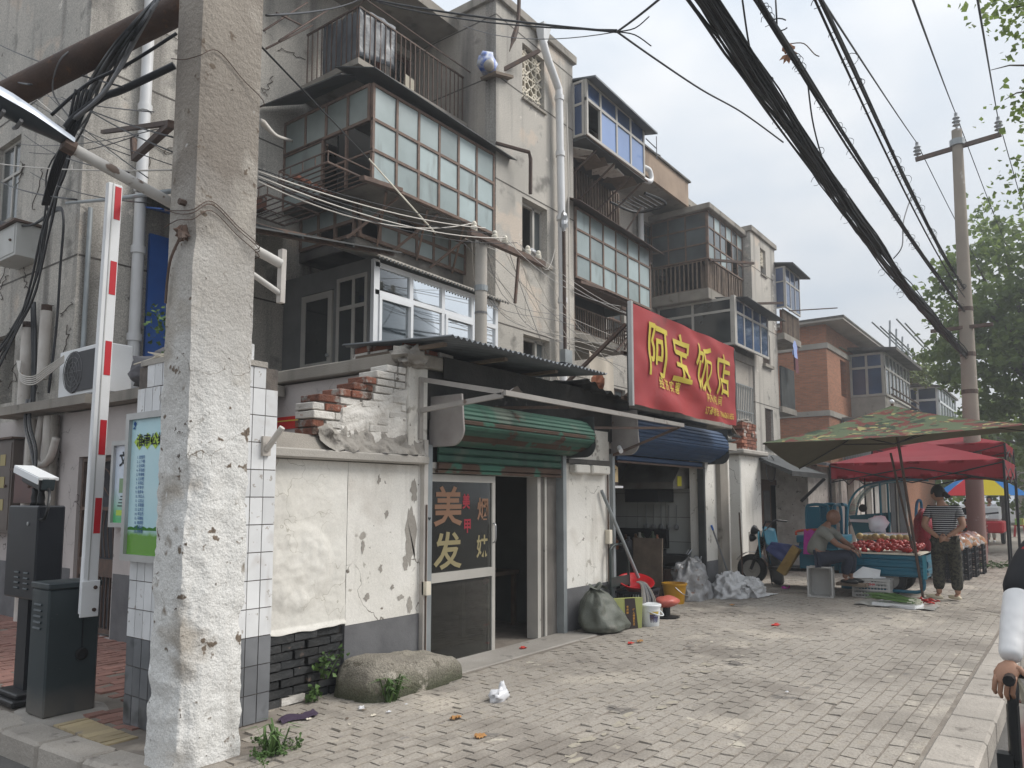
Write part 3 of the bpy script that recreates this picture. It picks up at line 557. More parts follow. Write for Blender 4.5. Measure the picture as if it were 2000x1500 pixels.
# ---- balconies: right stack of the near bay (X 12.85 .. 16.2)
t4 = slab(12.85, 16.0, 7.95, 8.12, yf=8.58)
m_slat = M('brown_slat', (.20, .15, .115), (.13, .10, .08), 5, objv=.3)
bars(t4, frY(8.62), frange(12.95, 15.9, 24), 8.12, 8.98, m_slat, r=.02, jit=.01)
ob('panel_behind', B().lbox(frY(8.7), 12.9, 15.95, 8.13, 8.95, 0, .02), m_wood, t4)
ob('box_floor', B().box((12.86, 7.7, 8.93), (15.55, 8.7, 8.99)), m_tin, t4)
for k, xx in enumerate((13.3, 14.1, 14.9, 15.4)): ob('bracket', B().bar((xx-.15, 8.6, 8.15), (xx+.15, 7.8, 8.92), .035), m_ruststeel, t4)
for k in range(7): ob('junk_board', B().obox((13.3+.33*k, 8.1+.05*rnd.random(), 8.9), (.4, .5, .03), (rnd.uniform(-.15, .15), rnd.uniform(-.12, .12), rnd.random())), rnd.choice([m_wood, m_brickw, m_tin]), t4)
glazing(t4, frY(7.73), 12.9, 15.45, 9.03, 10.18, [13.45, 14.15, 14.8], [9.78], m_aluw, m_bluelit, fw=.06, fd=.06, skip=((0, 0),), panes=lambda i, j: m_bluelit if j == 0 else m_blueglass)
glazing(t4, frX(12.9), 7.76, 7.99, 9.03, 10.18, [], [9.7], m_aluw, m_blueglass, fw=.05)
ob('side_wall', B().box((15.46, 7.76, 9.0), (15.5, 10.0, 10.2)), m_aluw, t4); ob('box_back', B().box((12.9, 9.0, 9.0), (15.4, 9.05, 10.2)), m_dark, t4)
ob('window_roof', B().add([(12.86, 7.45, 10.2), (15.72, 7.45, 10.12), (15.72, 8.9, 10.42), (12.86, 8.9, 10.5), (12.86, 7.45, 10.16), (15.72, 7.45, 10.08), (15.72, 8.9, 10.38), (12.86, 8.9, 10.46)], [(0, 1, 2, 3), (4, 7, 6, 5), (0, 4, 5, 1), (1, 5, 6, 2), (2, 6, 7, 3), (3, 7, 4, 0)]), m_corr, t4)
ob('drip_rail', B().tube([(12.86, 7.68, 8.99), (15.56, 7.66, 8.93)], .02), m_ruststeel, t4)
rk = ob('drying_rack', B().tube(smooth_path([(15.3, 7.6, 8.55), (16.2, 7.5, 8.55), (16.25, 8.3, 8.55), (15.3, 8.5, 8.55)], 5), .03), m_plasblk, t4)
for k in range(6): ob('bar', B().tube([(15.35, 7.65+.14*k, 8.55), (16.2, 7.6+.13*k, 8.55)], .014, 5), m_plasblk, rk)
pipe('elbow_pipe', smooth_path([(15.5, 7.75, 9.0), (15.75, 7.7, 9.0), (15.85, 7.7, 9.12), (15.8, 7.72, 9.3), (15.6, 7.78, 9.33)], 5), .06, m_pvc, t4)
ob('bracket', B().bar((15.9, 8.0, 8.5), (15.5, 8.4, 7.6), .04), m_ruststeel, t4)
ob('antenna', B().tube([(15.6, 7.7, 10.0), (15.75, 7.5, 9.75)], .012).tube([(15.5, 7.5, 9.6), (15.95, 7.5, 9.66)], .012).tube([(15.75, 7.5, 10.05), (15.75, 7.5, 9.5)], .01), m_cablegrey, t4)
t3 = slab(12.85, 16.2, 5.05, 5.22, yf=8.58)
ob('awning', B().add([(12.7, 8.6, 7.95), (16.2, 8.6, 7.85), (16.5, 7.7, 7.44), (12.6, 7.7, 7.54), (12.7, 8.6, 7.93), (16.2, 8.6, 7.83), (16.5, 7.7, 7.425), (12.6, 7.7, 7.525)], [(0, 1, 2, 3), (4, 7, 6, 5), (0, 3, 7, 4), (1, 5, 6, 2), (3, 2, 6, 7)]), m_rust, t3)
glazing(t3, frY(8.0), 12.88, 16.22, 6.07, 7.52, splits(12.88, 16.22, 6), [6.55, 7.08], m_frame, m_frost, fw=.045)
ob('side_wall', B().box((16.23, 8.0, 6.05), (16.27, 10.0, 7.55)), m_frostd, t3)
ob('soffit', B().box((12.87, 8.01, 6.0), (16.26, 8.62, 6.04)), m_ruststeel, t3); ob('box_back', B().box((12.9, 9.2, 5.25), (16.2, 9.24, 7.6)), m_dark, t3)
glazing(t3, frY(8.6), 12.9, 13.75, 5.25, 5.98, [], [5.62], m_frame, m_frost)
bars(t3, frY(8.6), frange(13.85, 16.1, 22), 5.22, 5.75, m_slat, r=.014)
ob('beam', B().bar((13.0, 7.95, 5.98), (13.9, 7.9, 6.02), .06), m_ruststeel, t3)
rk = ob('bracket_frame', B(), m_ruststeel, t3)
for p, q in (((15.5, 8.5, 5.0), (16.4, 8.3, 5.9)), ((15.7, 8.5, 5.6), (17.2, 8.3, 5.7)), ((15.9, 8.5, 5.1), (16.2, 8.4, 5.7)), ((15.6, 8.4, 5.55), (16.9, 8.2, 5.2)), ((16.9, 8.3, 5.72), (17.0, 9.9, 5.7)), ((15.7, 8.4, 5.58), (15.8, 9.9, 5.6))): ob('bar', B().bar(p, q, .04), m_ruststeel, rk)
t2 = slab(12.85, 16.2, 2.9, 3.05, yf=8.58)
ob('cloth', B().grid(lambda u, v: (14.35+1.1*u+.05*v, 8.55+.04*math.sin(u*9), 4.85-1.3*v-.1*math.sin(u*3)), 14, 6), M('beige_cloth', (.56, .50, .42), (.47, .42, .35), 2), t2, smooth='all')
bars(t2, frY(8.56), frange(12.95, 14.3, 12), 3.05, 3.9, m_slat)

# ---- balconies of the next stair (X 20.65 .. 23.56)
u4 = ob('balcony', B().box((20.65, 8.28, 7.35), (23.56, YM, 7.68)), m_conc, bA, bevel=.02)
ob('balcony_roof', B().box((20.5, 8.12, 9.98), (23.62, YM, 10.16)), m_conc, u4, bevel=.02)
glazing(u4, frX(20.67), 8.3, 10.05, 8.55, 9.95, [8.95, 9.5], [9.0, 9.5], m_frame, m_greyglass, fw=.045)
glazing(u4, frY(8.3), 20.68, 23.5, 8.55, 9.95, splits(20.68, 23.5, 6), [9.0, 9.5], m_frame, m_greyglass, fw=.045, panes=lambda i, j: m_frost if (i*2+j) % 4 == 0 else m_greyglass, skip=((3, 1), (4, 0)))
bars(u4, frY(8.3), frange(20.7, 23.5, 30), 7.68, 8.5, m_slat, r=.022, jit=.02); bars(u4, frX(20.67), frange(8.35, 10.0, 12), 7.68, 8.5, m_slat, r=.02, jit=.02)
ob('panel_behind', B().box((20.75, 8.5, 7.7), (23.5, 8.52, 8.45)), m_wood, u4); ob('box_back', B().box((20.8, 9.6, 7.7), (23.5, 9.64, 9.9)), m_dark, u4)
ob('pole', B().bar((20.7, 8.25, 8.5), (22.6, 7.6, 8.75), .07), m_rust, u4); ob('pole', B().bar((23.4, 8.2, 7.75), (25.0, 7.5, 8.0), .07), m_rust, u4)
u3 = ob('balcony', B().box((20.95, 8.0, 5.72), (23.56, YM, 5.95)), m_conc, bA)
glazing(u3, frX(20.97), 7.72, 10.0, 6.0, 7.33, [8.9], [6.98], m_aluw, m_darkglass, fw=.07, fd=.06); glazing(u3, frY(7.7), 21.0, 23.9, 6.0, 7.33, [21.75, 22.5, 23.2], [6.95], m_aluw, m_blueglass, fw=.07, fd=.06)
ob('corner_post', B().box((20.9, 7.62, 5.96), (21.08, 7.72, 7.4)), m_aluw, u3); ob('box_back', B().box((21.1, 8.8, 6.0), (23.5, 8.84, 7.3)), m_dark, u3)
ob('window_roof', B().add([(20.9, 8.2, 7.42), (24.1, 8.2, 7.38), (24.3, 7.2, 7.22), (21.1, 7.3, 7.34), (20.9, 8.2, 7.40), (24.1, 8.2, 7.36), (24.3, 7.2, 7.20), (21.1, 7.3, 7.32)], [(0, 1, 2, 3), (4, 7, 6, 5), (0, 3, 7, 4), (1, 5, 6, 2), (3, 2, 6, 7)]), m_tin, u3)
ob('lower_wall', B().box((20.97, 8.05, 2.9), (23.5, 8.1, 5.72)), m_pebd, u3)
bars(u3, frY(8.0), frange(21.5, 23.3, 12), 3.4, 5.0, m_galv, r=.012, rails=(0, .5, 1))
bars(u3, frX(20.96), frange(8.2, 9.9, 9), 3.4, 5.0, m_galv, r=.012, rails=(0, .5, 1))
# rounded plastic hood over the kitchen window
ob('window_hood', B().lathe((21.6, 9.75, 9.2), [(.36, -.5), (.38, .5)], 8, (0, 1, 0), math.pi*.0, math.pi*.55), M('beige_plastic', (.55, .49, .42)), bA, smooth='all')
# right-hand stack past the far bay
v4 = ob('balcony', B().box((25.95, 7.75, 7.0), (27.9, YM, 7.22)), m_conc, bA)
glazing(v4, frX(25.97), 7.7, 7.99, 8.1, 9.5, [], [9.0], m_aluw, m_blueglass); glazing(v4, frY(7.7), 25.98, 27.6, 8.1, 9.5, [26.5, 27.05], [9.0], m_aluw, m_blueglass, fw=.06)
bars(v4, frY(7.8), frange(26.0, 27.8, 16), 7.22, 8.05, m_slat, r=.025); ob('panel_behind', B().box((25.98, 7.86, 7.22), (27.8, 7.9, 8.05)), m_brick, v4)
ob('window_roof', B().obox((26.9, 7.9, 9.62), (2.1, 1.1, .05), (.18, .03, 0)), m_tin, v4)
ob('box_back', B().box((26.0, 9.0, 7.3), (27.8, 9.04, 9.6)), m_dark, v4)
ob('clothes_pole', B().tube([(26.4, 7.7, 8.05), (27.6, 6.4, 8.2)], .02), m_ruststeel, v4)
v3 = ob('balcony', B().box((25.95, 7.9, 4.5), (27.6, YM, 4.7)), m_conc, bA); ob('panel', B().box((26.0, 7.92, 4.7), (27.5, 7.98, 6.1)), m_tin, v3)
for k, (mm, xx) in enumerate(((M('washed_maroon', (.14, .045, .055)), 26.75), (M('washed_blue', (.30, .38, .66)), 26.3))):
    ob('shirt', B().add([(xx-.3, 7.6-.1*k, 6.75), (xx-.12, 7.6-.1*k, 6.95), (xx+.12, 7.62-.1*k, 6.95), (xx+.3, 7.62-.1*k, 6.75), (xx+.22, 7.62-.1*k, 6.62), (xx+.22, 7.6-.1*k, 5.9+.45*k), (xx-.22, 7.58-.1*k, 5.9+.45*k), (xx-.22, 7.6-.1*k, 6.62)], [(0, 1, 2, 3, 4, 5, 6, 7)]).prism([(xx-.2, 7.62-.1*k, 6.6), (xx+.2, 7.62-.1*k, 6.6), (xx+.2, 7.62-.1*k, 6.0+.45*k), (xx-.2, 7.62-.1*k, 6.0+.45*k)], (0, .03, 0)), mm, v3)
# pipes of the main wall
pipe('rain_pipe', [(4.97, 10.0, 10.3), (4.97, 10.0, 3.0)], .075, m_pvc, bA, [(4.97, 10.0, z_) for z_ in (8.6, 6.9, 5.75, 4.9, 3.7)])
pipe('rain_pipe', [(19.8, 9.98, 10.2), (19.7, 9.98, 2.5)], .09, m_pvc, bA, [(19.78, 9.98, 8.9)])
pipe('conduit', [(4.35, 10.04, 5.3), (4.35, 10.04, 3.0)], .03, m_galv, bA)
pipe('conduit', [(12.5, 7.93, 9.6), (12.55, 7.93, 8.2), (12.55, 7.93, 3.0)], .014, m_cablewhite, bA)
bd = ob('blue_door', B().lbox(fm, 5.15, 5.62, 2.9, 5.2, 0, .05), M('blue_paint', (.02, .11, .42), (.018, .09, .34), 3, rough=.4), bA); ob('door_awning', B().add([(5.02, 10.08, 5.55), (5.75, 10.08, 5.6), (5.8, 9.5, 5.42), (5.0, 9.5, 5.38), (5.02, 10.08, 5.53), (5.75, 10.08, 5.58), (5.8, 9.5, 5.40), (5.0, 9.5, 5.36)], [(0, 1, 2, 3), (4, 7, 6, 5), (0, 3, 7, 4), (1, 5, 6, 2), (3, 2, 6, 7)]), MT['blue_paint'], bd)
# ================================================================ near concrete pole
def rough_col(x0, x1, y0, y1, z0, z1, nz, ns, disp):
    b = B(); per = []
    for i in range(ns): per.append((x0+(x1-x0)*i/ns, y0))
    for i in range(ns): per.append((x1, y0+(y1-y0)*i/ns))
    for i in range(ns): per.append((x1-(x1-x0)*i/ns, y1))
    for i in range(ns): per.append((x0, y1-(y1-y0)*i/ns))
    cx, cy = (x0+x1)/2, (y0+y1)/2; n = len(per)
    for k in range(nz+1):
        z = z0+(z1-z0)*k/nz
        for (x, y) in per: b.v.append(disp(x, y, z, cx, cy))
    for k in range(nz):
        for i in range(n): b.f.append((k*n+i, k*n+(i+1) % n, (k+1)*n+(i+1) % n, (k+1)*n+i))
    b.f.append(tuple(range(n))[::-1]); b.f.append(tuple(nz*n+i for i in range(n))); return b
def pdisp(x, y, z, cx, cy):
    p = Vector((x, y, z)); c = Vector((cx-x, cy-y, 0)); L = c.length; c.normalize()
    corner = max(0, 1-min(math.hypot(x-a, y-q) for a in (2.41, 2.86) for q in (4.2, 4.5))/.10)
    d = .014*corner
    wear = max(0, min(1, (2.9-z)/1.2)); nc = max(0, 1-math.hypot(x-2.41, y-4.2)/.16)
    d += .011*wear*(noise.fractal(p*9, 1.0, 2.0, 5))+.010*wear*max(0, noise.noise(p*14)-.15)+.0035*noise.noise(p*26)*(.3+wear)
    d += wear*nc*(.030+.060*max(0, noise.noise(Vector((x*3, y*3, z*4.3)))))+.02*corner*wear*noise.noise(Vector((x, y, z*7)))
    if z < .75: d += nc*.075*max(0, noise.noise(Vector((1.3, 2.1, z*5)))+.45)*(1-z/.75)*1.2
    q = noise.noise(Vector((x*5, y*5, z*2.6+4))); d += wear*.022*max(0, q-.25)
    if 3.0 < z < 3.35: d += nc*.035*max(0, 1-abs(z-3.15)/.16)
    return p+c*d
pole = thing('concrete_pole', 'thick square concrete pole in the foreground, chipped and whitewashed lower down', 'pole', (2.63, 4.35, 0))
ob('shaft', rough_col(2.41, 2.86, 4.2, 4.5, -.16, 6.4, 300, 20, pdisp), m_pole, pole, smooth=60)
def wrap(z, dz, r=.003, m=None):
    pts = [(2.40, 4.52, z+dz), (2.395, 4.35, z-.02), (2.40, 4.19, z-.05), (2.52, 4.188, z+.04), (2.7, 4.19, z-.06), (2.87, 4.19, z-.16), (2.874, 4.5, z-.1)]
    return ob('tie_wire', B().tube(smooth_path(pts, 5), r, 5), m or m_ruststeel, pole)
for z_, d_ in ((3.34, .02), (3.28, -.03), (3.32, .05), (4.32, .05)): wrap(z_, d_)
ob('bolt', B().tube([(2.37, 4.3, 3.36), (2.45, 4.3, 3.36)], .02, 6), m_ruststeel, pole); ob('wire_knot', B().ball((2.39, 4.28, 3.16), (.04, .035, .05), 9, 7, .9, 6), m_ruststeel, pole)
ob('hanging_wire', B().tube(smooth_path([(2.39, 4.28, 3.16), (2.37, 4.36, 3.02), (2.385, 4.42, 2.9), (2.39, 4.44, 2.75)], 4), .009, 5), m_ruststeel, pole)
# rusty strut pipe reaching from the pole top to the left
a_, q_ = pY(455, -35, 4.72), pD(-60, 225, 5.5)
sp_ = tag(ob('strut_pipe', B().tube([a_, a_.lerp(q_, .5), q_], .098, 16), m_rust, None, smooth=50, loc=a_), 'thick rusty brown pipe slanting from the concrete pole top to the left', 'pipe')
ob('tie_wire', B().tube(smooth_path([a_.lerp(q_, .62)+Vector((0, -.1, .1)), a_.lerp(q_, .66)+Vector((-.05, -.13, 0)), a_.lerp(q_, .68)+Vector((0, 0, -.14)), a_.lerp(q_, .6)+Vector((0, .05, -.4))], 5), .006, 5), m_cablegrey, sp_)
# street lamp on its white arm, passing behind the pole
lp = thing('street_lamp', 'street lamp head on a white rusty arm behind the concrete pole', 'street lamp', (2.9, 4.7, 3.2))
A0, A1 = pY(548, 515, 4.62), pY(138, 288, 4.75)
ob('arm', B().tube([A0, A1], .036, 12), M('chalky_white_paint', (.62, .60, .57), (.50, .48, .45), 4, rough=.6, spots=[((.20, .15, .12), 8, .60, .06)]), lp, smooth=50)
ob('brace', B().tube([pY(545, 572, 4.62), pY(400, 470, 4.66)], .022, 8), MT['chalky_white_paint'], lp, smooth=50)
ob('base_plate', B().bar(pY(552, 488, 4.62), pY(548, 592, 4.62), .05, .04), m_pvcold, lp)
ob('clamp', B().tube([A0.lerp(A1, .985), A0.lerp(A1, 1.03)], .046, 10), m_ruststeel, lp)
hd = (A1-A0).normalized(); hx = hd.cross(ZUP).normalized(); hz = hx.cross(hd).normalized()
def shell(u, v):
    wd = .105*min(1, .45+1.6*u)*(1-.25*max(0, u-.75)/.25); a = math.pi*v
    return A1+hd*(.0+.72*u)+hx*(math.cos(a)*wd)+hz*(.02+.09*math.sin(a)*min(1, .5+u))
ob('lamp_housing', B().grid(shell, 12, 10), M('lamp_housing_grey', (.55, .60, .68), (.46, .50, .57), 3, rough=.35, metal=.2), lp, smooth='all')
ob('lamp_underside', B().grid(lambda u, v: shell(u, 0).lerp(shell(u, 1), v)+hz*(-.045*math.sin(math.pi*v)*math.sin(math.pi*min(1, u*1.1))), 12, 6), M('lamp_bowl', (.045, .055, .065), (.07, .08, .09), 6, rough=.25), lp, smooth='all')
for k in range(3): ob('gasket', B().tube([A1+hd*(.28+.09*k)+hx*(-.07+.14*i/6)+hz*(-.055+.02*abs(i-3)/3) for i in range(7)], .012, 5), m_cablegrey, lp)
# ================================================================ tiled gate pillar
gp = thing('gate_pillar', 'gate pillar clad in white tiles with grey tiles at its foot', 'pillar', (3.08, 5.07, 0))
ob('core', B().box((2.758, 4.688, -.16), (3.4, 5.44, 2.5)), m_grout, gp)
ob('capping', B().box((2.74, 4.67, 2.503), (3.30, 5.40, 2.54)).jit(.01, 5), m_conclt, gp)
def tiles(fr, u_edges, z_edges, skip=lambda i, j: False):
    for i in range(len(u_edges)-1):
        for j in range(len(z_edges)-1):
            if skip(i, j): continue
            g = .0035; t = .008+rnd.uniform(-.0015, .0015); k = rnd.uniform(-.0015, .0015)
            b = B().lbox(fr, u_edges[i]+g, u_edges[i+1]-g, z_edges[j]+g, z_edges[j+1]-g, -.004, t)
            b.v = [p+fr[3]*(k if q > 3 else 0) for q, p in enumerate(b.v)]
            ob('tile', b, m_tileg if z_edges[j+1] < .65 else m_tile, gp)
zr = [.0, .197, .394, .59, .785, .98, 1.175, 1.37, 1.565, 1.76, 1.955, 2.15, 2.345, 2.54]
tiles(frY(4.688), [2.77+.1055*i for i in range(7)], zr[:-1], lambda i, j: False)
tiles(frY(4.688), [2.77+.1055*i for i in range(6)], [2.345, 2.50]); tiles(frY(4.688), [2.77+.1055*i for i in range(5)], [2.503, 2.66])
zl = [-.14]+zr
tiles(frX(2.758), [4.70+.1055*i for i in range(8)], zl[:-1], lambda i, j: (j == 0 and i in (1, 2, 4)) or (j == 12 and i < 0)); tiles(frX(2.758), [5.0+.1055*i for i in range(4)], [2.345, 2.54])
fh = thing('flag_holder', 'small rusty metal flag holder bolted to the tiled gate pillar', 'bracket', (3.3, 4.66, 1.95))
ob('plate', B().box((3.27, 4.655, 1.86), (3.335, 4.68, 2.0)), m_pvcold, fh); ob('socket', B().tube([(3.3, 4.66, 1.9), (3.335, 4.53, 2.06)], .022, 8), m_pvcold, fh)
rl = tag(ob('rag', B().grid(lambda u, v: (3.42+.32*u-.05*v, 4.60-.13*v+.03*math.sin(u*7), .012+.03*max(0, noise.noise((u*5, v*3, 2)))), 12, 6), M('purple_cloth', (.05, .033, .06)), None, smooth='all'), 'crumpled dark purple rag at the foot of the tiled pillar', 'rag')
# ---- notice boards
m_print = M('printed_sky', (.40, .66, .74), (.52, .72, .76), 1.5, rough=.25, spec=.5, zmix=((.12, .32, .035), 1.30, 1.34, .05, 12))
m_print2 = M('printed_sky_pale', (.56, .68, .80), (.60, .63, .70), 2.5, rough=.25, spec=.5, zmix=((.09, .45, .17), 1.34, 1.66, .2, 4))
m_ink = M('blue_ink', (.03, .10, .30)); m_inkk = M('black_ink', (.03, .035, .04)); m_lime = M('lime_print', (.45, .62, .10))
def frXr(x): return FR((x, 0, 0), (0, -1, 0), (0, 0, 1), (-1, 0, 0))
nb = thing('notice_board', 'tall framed notice board with numbered list hung on the tiled pillar', 'notice board', (2.74, 5.1, 1.12))
fn_ = frXr(2.735)
ob('frame', B().lbox(fn_, -5.47, -5.425, 1.12, 2.16, 0, .045).lbox(fn_, -4.78, -4.735, 1.12, 2.16, 0, .045).lbox(fn_, -5.425, -4.78, 1.12, 1.165, 0, .045).lbox(fn_, -5.425, -4.78, 2.115, 2.16, 0, .045), m_alu, nb)
ob('print', B().lbox(fn_, -5.425, -4.78, 1.165, 2.115, .002, .02), m_print, nb)
O_, U_, W_, N_ = fn_
def pt(u, w_, n=.024): return O_+U_*u+W_*w_+N_*n
for k, cu in enumerate((-5.31, -5.20, -5.09, -4.98)): ob('diamond', B().add([pt(cu-.075, 1.955, .022), pt(cu, 1.895, .022), pt(cu+.075, 1.955, .022), pt(cu, 2.015, .022)], [(0, 1, 2, 3)]), m_lime, nb)
lettering('lettering', '淮南公约', fn_, -5.345, 1.928, .095, m_inkk, nb, n=.026, ax='LEFT', bold=.012)
for k, s_ in enumerate(['自觉的', '上下楼', '公共场', '不说脏', '不随地', '公共秩', '不闯红', '开车守', '有序停', '车让人', '公交让', '不随意', '公共卫', '不乱扔', '不随处', '楼道里', '垃圾分', '控制音']):
    lettering('lettering', '%d. %s' % (k+1, s_), fn_, -5.33, 1.835-.0305*k, .027, m_ink, nb, n=.024, ax='LEFT', bold=.01)
ob('tree_line', B().add([pt(-5.42, 1.335, .0225)]+[pt(-5.42+.64*i/24, 1.35+.022*abs(noise.noise((i*.7, 1, 1)))*2, .0225) for i in range(25)]+[pt(-4.78, 1.335, .0225)], [tuple(range(27))[::-1]]), M('printed_trees', (.05, .19, .03)), nb)
ob('emblem', B().add([pt(-5.40, 2.085), pt(-5.375, 2.06), pt(-5.36, 2.09), pt(-5.385, 2.105)], [(0, 1, 2, 3)]).add([pt(-5.41, 2.05), pt(-5.37, 2.045), pt(-5.385, 2.065)], [(0, 1, 2)]), m_ink, nb)
nb2 = thing('notice_board', 'smaller blue and green framed poster on the pinkish wall beside the grille door', 'notice board', (4.2, 8.4, 1.25)); f2 = frXr(4.2)
ob('frame', B().lbox(f2, -8.74, -8.69, 1.24, 2.2, 0, .05).lbox(f2, -8.0, -7.95, 1.24, 2.2, 0, .05).lbox(f2, -8.69, -8.0, 1.24, 1.29, 0, .05).lbox(f2, -8.69, -8.0, 2.15, 2.2, 0, .05), m_alu, nb2)
ob('print', B().lbox(f2, -8.69, -8.0, 1.29, 2.15, .002, .02), m_print2, nb2); lettering('lettering', '文明', f2, -8.60, 1.93, .17, m_inkk, nb2, n=.024, ax='LEFT', bold=.03)
ob('print_panel', B().lbox(f2, -8.62, -8.45, 1.37, 1.43, .0215, .0225), m_lime, nb2); ob('print_panel', B().lbox(f2, -8.58, -8.45, 1.62, 1.78, .0215, .0225), M('print_frame', (.25, .36, .22)), nb2)
for k in range(4): ob('print_line', B().lbox(f2, -8.60+.02*k, -8.2, 1.47+.035*k, 1.482+.035*k, .0215, .0225), m_inkk, nb2)
# ================================================================ ground-floor annex of the apartment block, left of the pillar
an = thing('annex_house', 'pinkish plastered ground-floor annex with concrete canopy and grille door', 'building', (4.25, 8.8, 0))
ob('wall', holed(frX(4.235), 6.9, 12.2, -.02, 2.62, [(8.76, 9.72, .0, 2.06)], .14), m_pink, an)
ob('wall', B().box((4.376, 6.9, 0), (4.98, 7.08, 2.62)), m_pink, an)
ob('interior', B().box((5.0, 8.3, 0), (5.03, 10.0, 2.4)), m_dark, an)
ob('dado', B().lbox(frX(4.235), 6.9, 8.74, 0, .72, 0, .004).lbox(frX(4.235), 9.8, 12.2, 0, .72, 0, .004), m_dado, an)
ob('canopy', B().add([(3.95, 9.0, 2.64), (3.9, 11.7, 2.64), (4.9, 11.7, 2.64), (4.9, 9.0, 2.64), (3.95, 9.0, 2.75), (3.9, 11.7, 2.75), (4.9, 11.7, 2.75), (4.9, 9.0, 2.75)], [(0, 1, 2, 3), (4, 7, 6, 5), (0, 4, 5, 1), (1, 5, 6, 2), (2, 6, 7, 3), (3, 7, 4, 0)]), m_conc, an)
ob('canopy', B().box((4.06, 6.7, 2.63), (4.95, 8.99, 2.745)), m_conc, an)
gd = ob('grille_door', B().lbox(frX(4.25), 8.78, 8.82, .02, 2.05, -.06, -.02).lbox(frX(4.25), 9.66, 9.70, .02, 2.05, -.06, -.02).lbox(frX(4.25), 8.82, 9.66, 2.0, 2.05, -.06, -.02).lbox(frX(4.25), 8.82, 9.66, 1.42, 1.46, -.06, -.02).lbox(frX(4.25), 8.82, 9.66, .66, .86, -.055, -.025).lbox(frX(4.25), 8.82, 9.66, .03, .08, -.06, -.02), m_ruststeel, an)
for k in range(9): ob('bar', B().lbox(frX(4.25), 8.9+.09*k, 8.912+.09*k, .08, .66, -.05, -.03), m_ruststeel, gd)
for k in range(8): ob('bar', B().tube(smooth_path([(4.29, 8.86+.1*k, .88), (4.29, 8.9+.1*k+.04*math.sin(k), 1.2), (4.29, 8.88+.1*k, 1.42)], 4), .008, 5), m_ruststeel, gd)
ob('bar', B().tube([(4.29, 9.24+.3*math.cos(a), 1.62+.3*math.sin(a)) for a in frange(0, math.pi, 10)], .009, 5).tube([(4.29, 8.9, 1.5), (4.29, 9.55, 1.95)], .008, 5).tube([(4.29, 9.2, 1.46), (4.29, 9.2, 2.0)], .008, 5), m_ruststeel, gd)
ob('door_leaf', B().lbox(frX(4.25), 8.82, 9.66, .02, 2.0, -.16, -.12), M('dark_door', (.06, .06, .068), (.045, .045, .05), 4), gd)
# boxes, pipes and cables on the gable
def wallbox(name, label, cat, ya, yb, z0, z1, d, m, x=4.25):
    t = thing(name, label, cat, (x, (ya+yb)/2, z0)); ob('housing', B().box((x-d, ya, z0), (x-.003, yb, z1)), m, t, bevel=.006); ob('lid', B().box((x-d-.05, ya-.05, z1+.003), (x, yb+.05, z1+.03)), m_ruststeel, t)
    ob('door', B().box((x-d-.008, ya+.04, z0+.04), (x-d-.001, yb-.04, z1-.04)), m, t); ob('lock', B().ball((x-d-.02, ya+.14, (z0+z1)/2), .02, 6, 5), m_ruststeel, t); return t
wallbox('junction_box', 'pale weathered junction box high on the gable wall under the cables', 'junction box', 11.2, 11.95, 4.80, 5.25, .32, M('pale_box_paint', (.48, .48, .46), (.42, .42, .40), 3, rough=.5, spots=[((.28, .22, .15), 6, .66, .06)]))
mb_ = wallbox('meter_cabinet', 'large brown meter cabinet on the gable wall at the left edge', 'meter cabinet', 11.35, 12.4, 1.1, 2.35, .14, M('brown_cabinet', (.12, .095, .08), (.095, .075, .065), 3, rough=.5))
for k in range(3):
    for j in range(3): ob('meter_window', B().box((4.095, 11.55+.27*j, 1.4+.3*k), (4.1, 11.72+.27*j, 1.55+.3*k)), M('brass_pane', (.38, .32, .16)) if not MT.get('brass_pane') else MT['brass_pane'], mb_)
wallbox('fuse_cabinet', 'small red-brown fuse cabinet right of the meter cabinet', 'fuse cabinet', 10.55, 11.2, 1.5, 1.92, .16, M('maroon_cabinet', (.115, .052, .045), (.09, .045, .04), 4, rough=.5))
for k, (y_, z0, z1, r_, m_) in enumerate(((10.4, 0, 2.6, .075, m_pvcold), (10.95, 1.95, 2.6, .06, m_pvcold), (10.25, .0, 2.6, .05, m_conc), (11.25, 2.8, 3.85, .075, m_pvcold), (10.7, 3.1, 4.0, .07, m_pvcold), (10.98, .0, 1.5, .06, m_pvcold))):
    o = ob('pipe', B().tube([(4.16, y_, z0), (4.16, y_, z1)], r_, 10), m_, an, smooth=50)
    if z0 > 2.7: ob('pipe_mouth', B().tube([(4.16, y_, z1), (4.16, y_, z1+.08)], r_*.9, 10), m_rust, o)
ob('pipe', B().tube(smooth_path([(4.12, 10.55, 2.6), (4.1, 10.6, 2.1), (4.1, 10.45, 1.98), (4.1, 10.2, 2.05), (4.1, 10.05, 2.3)], 5), .045, 8), m_pvcold, an, smooth='all')
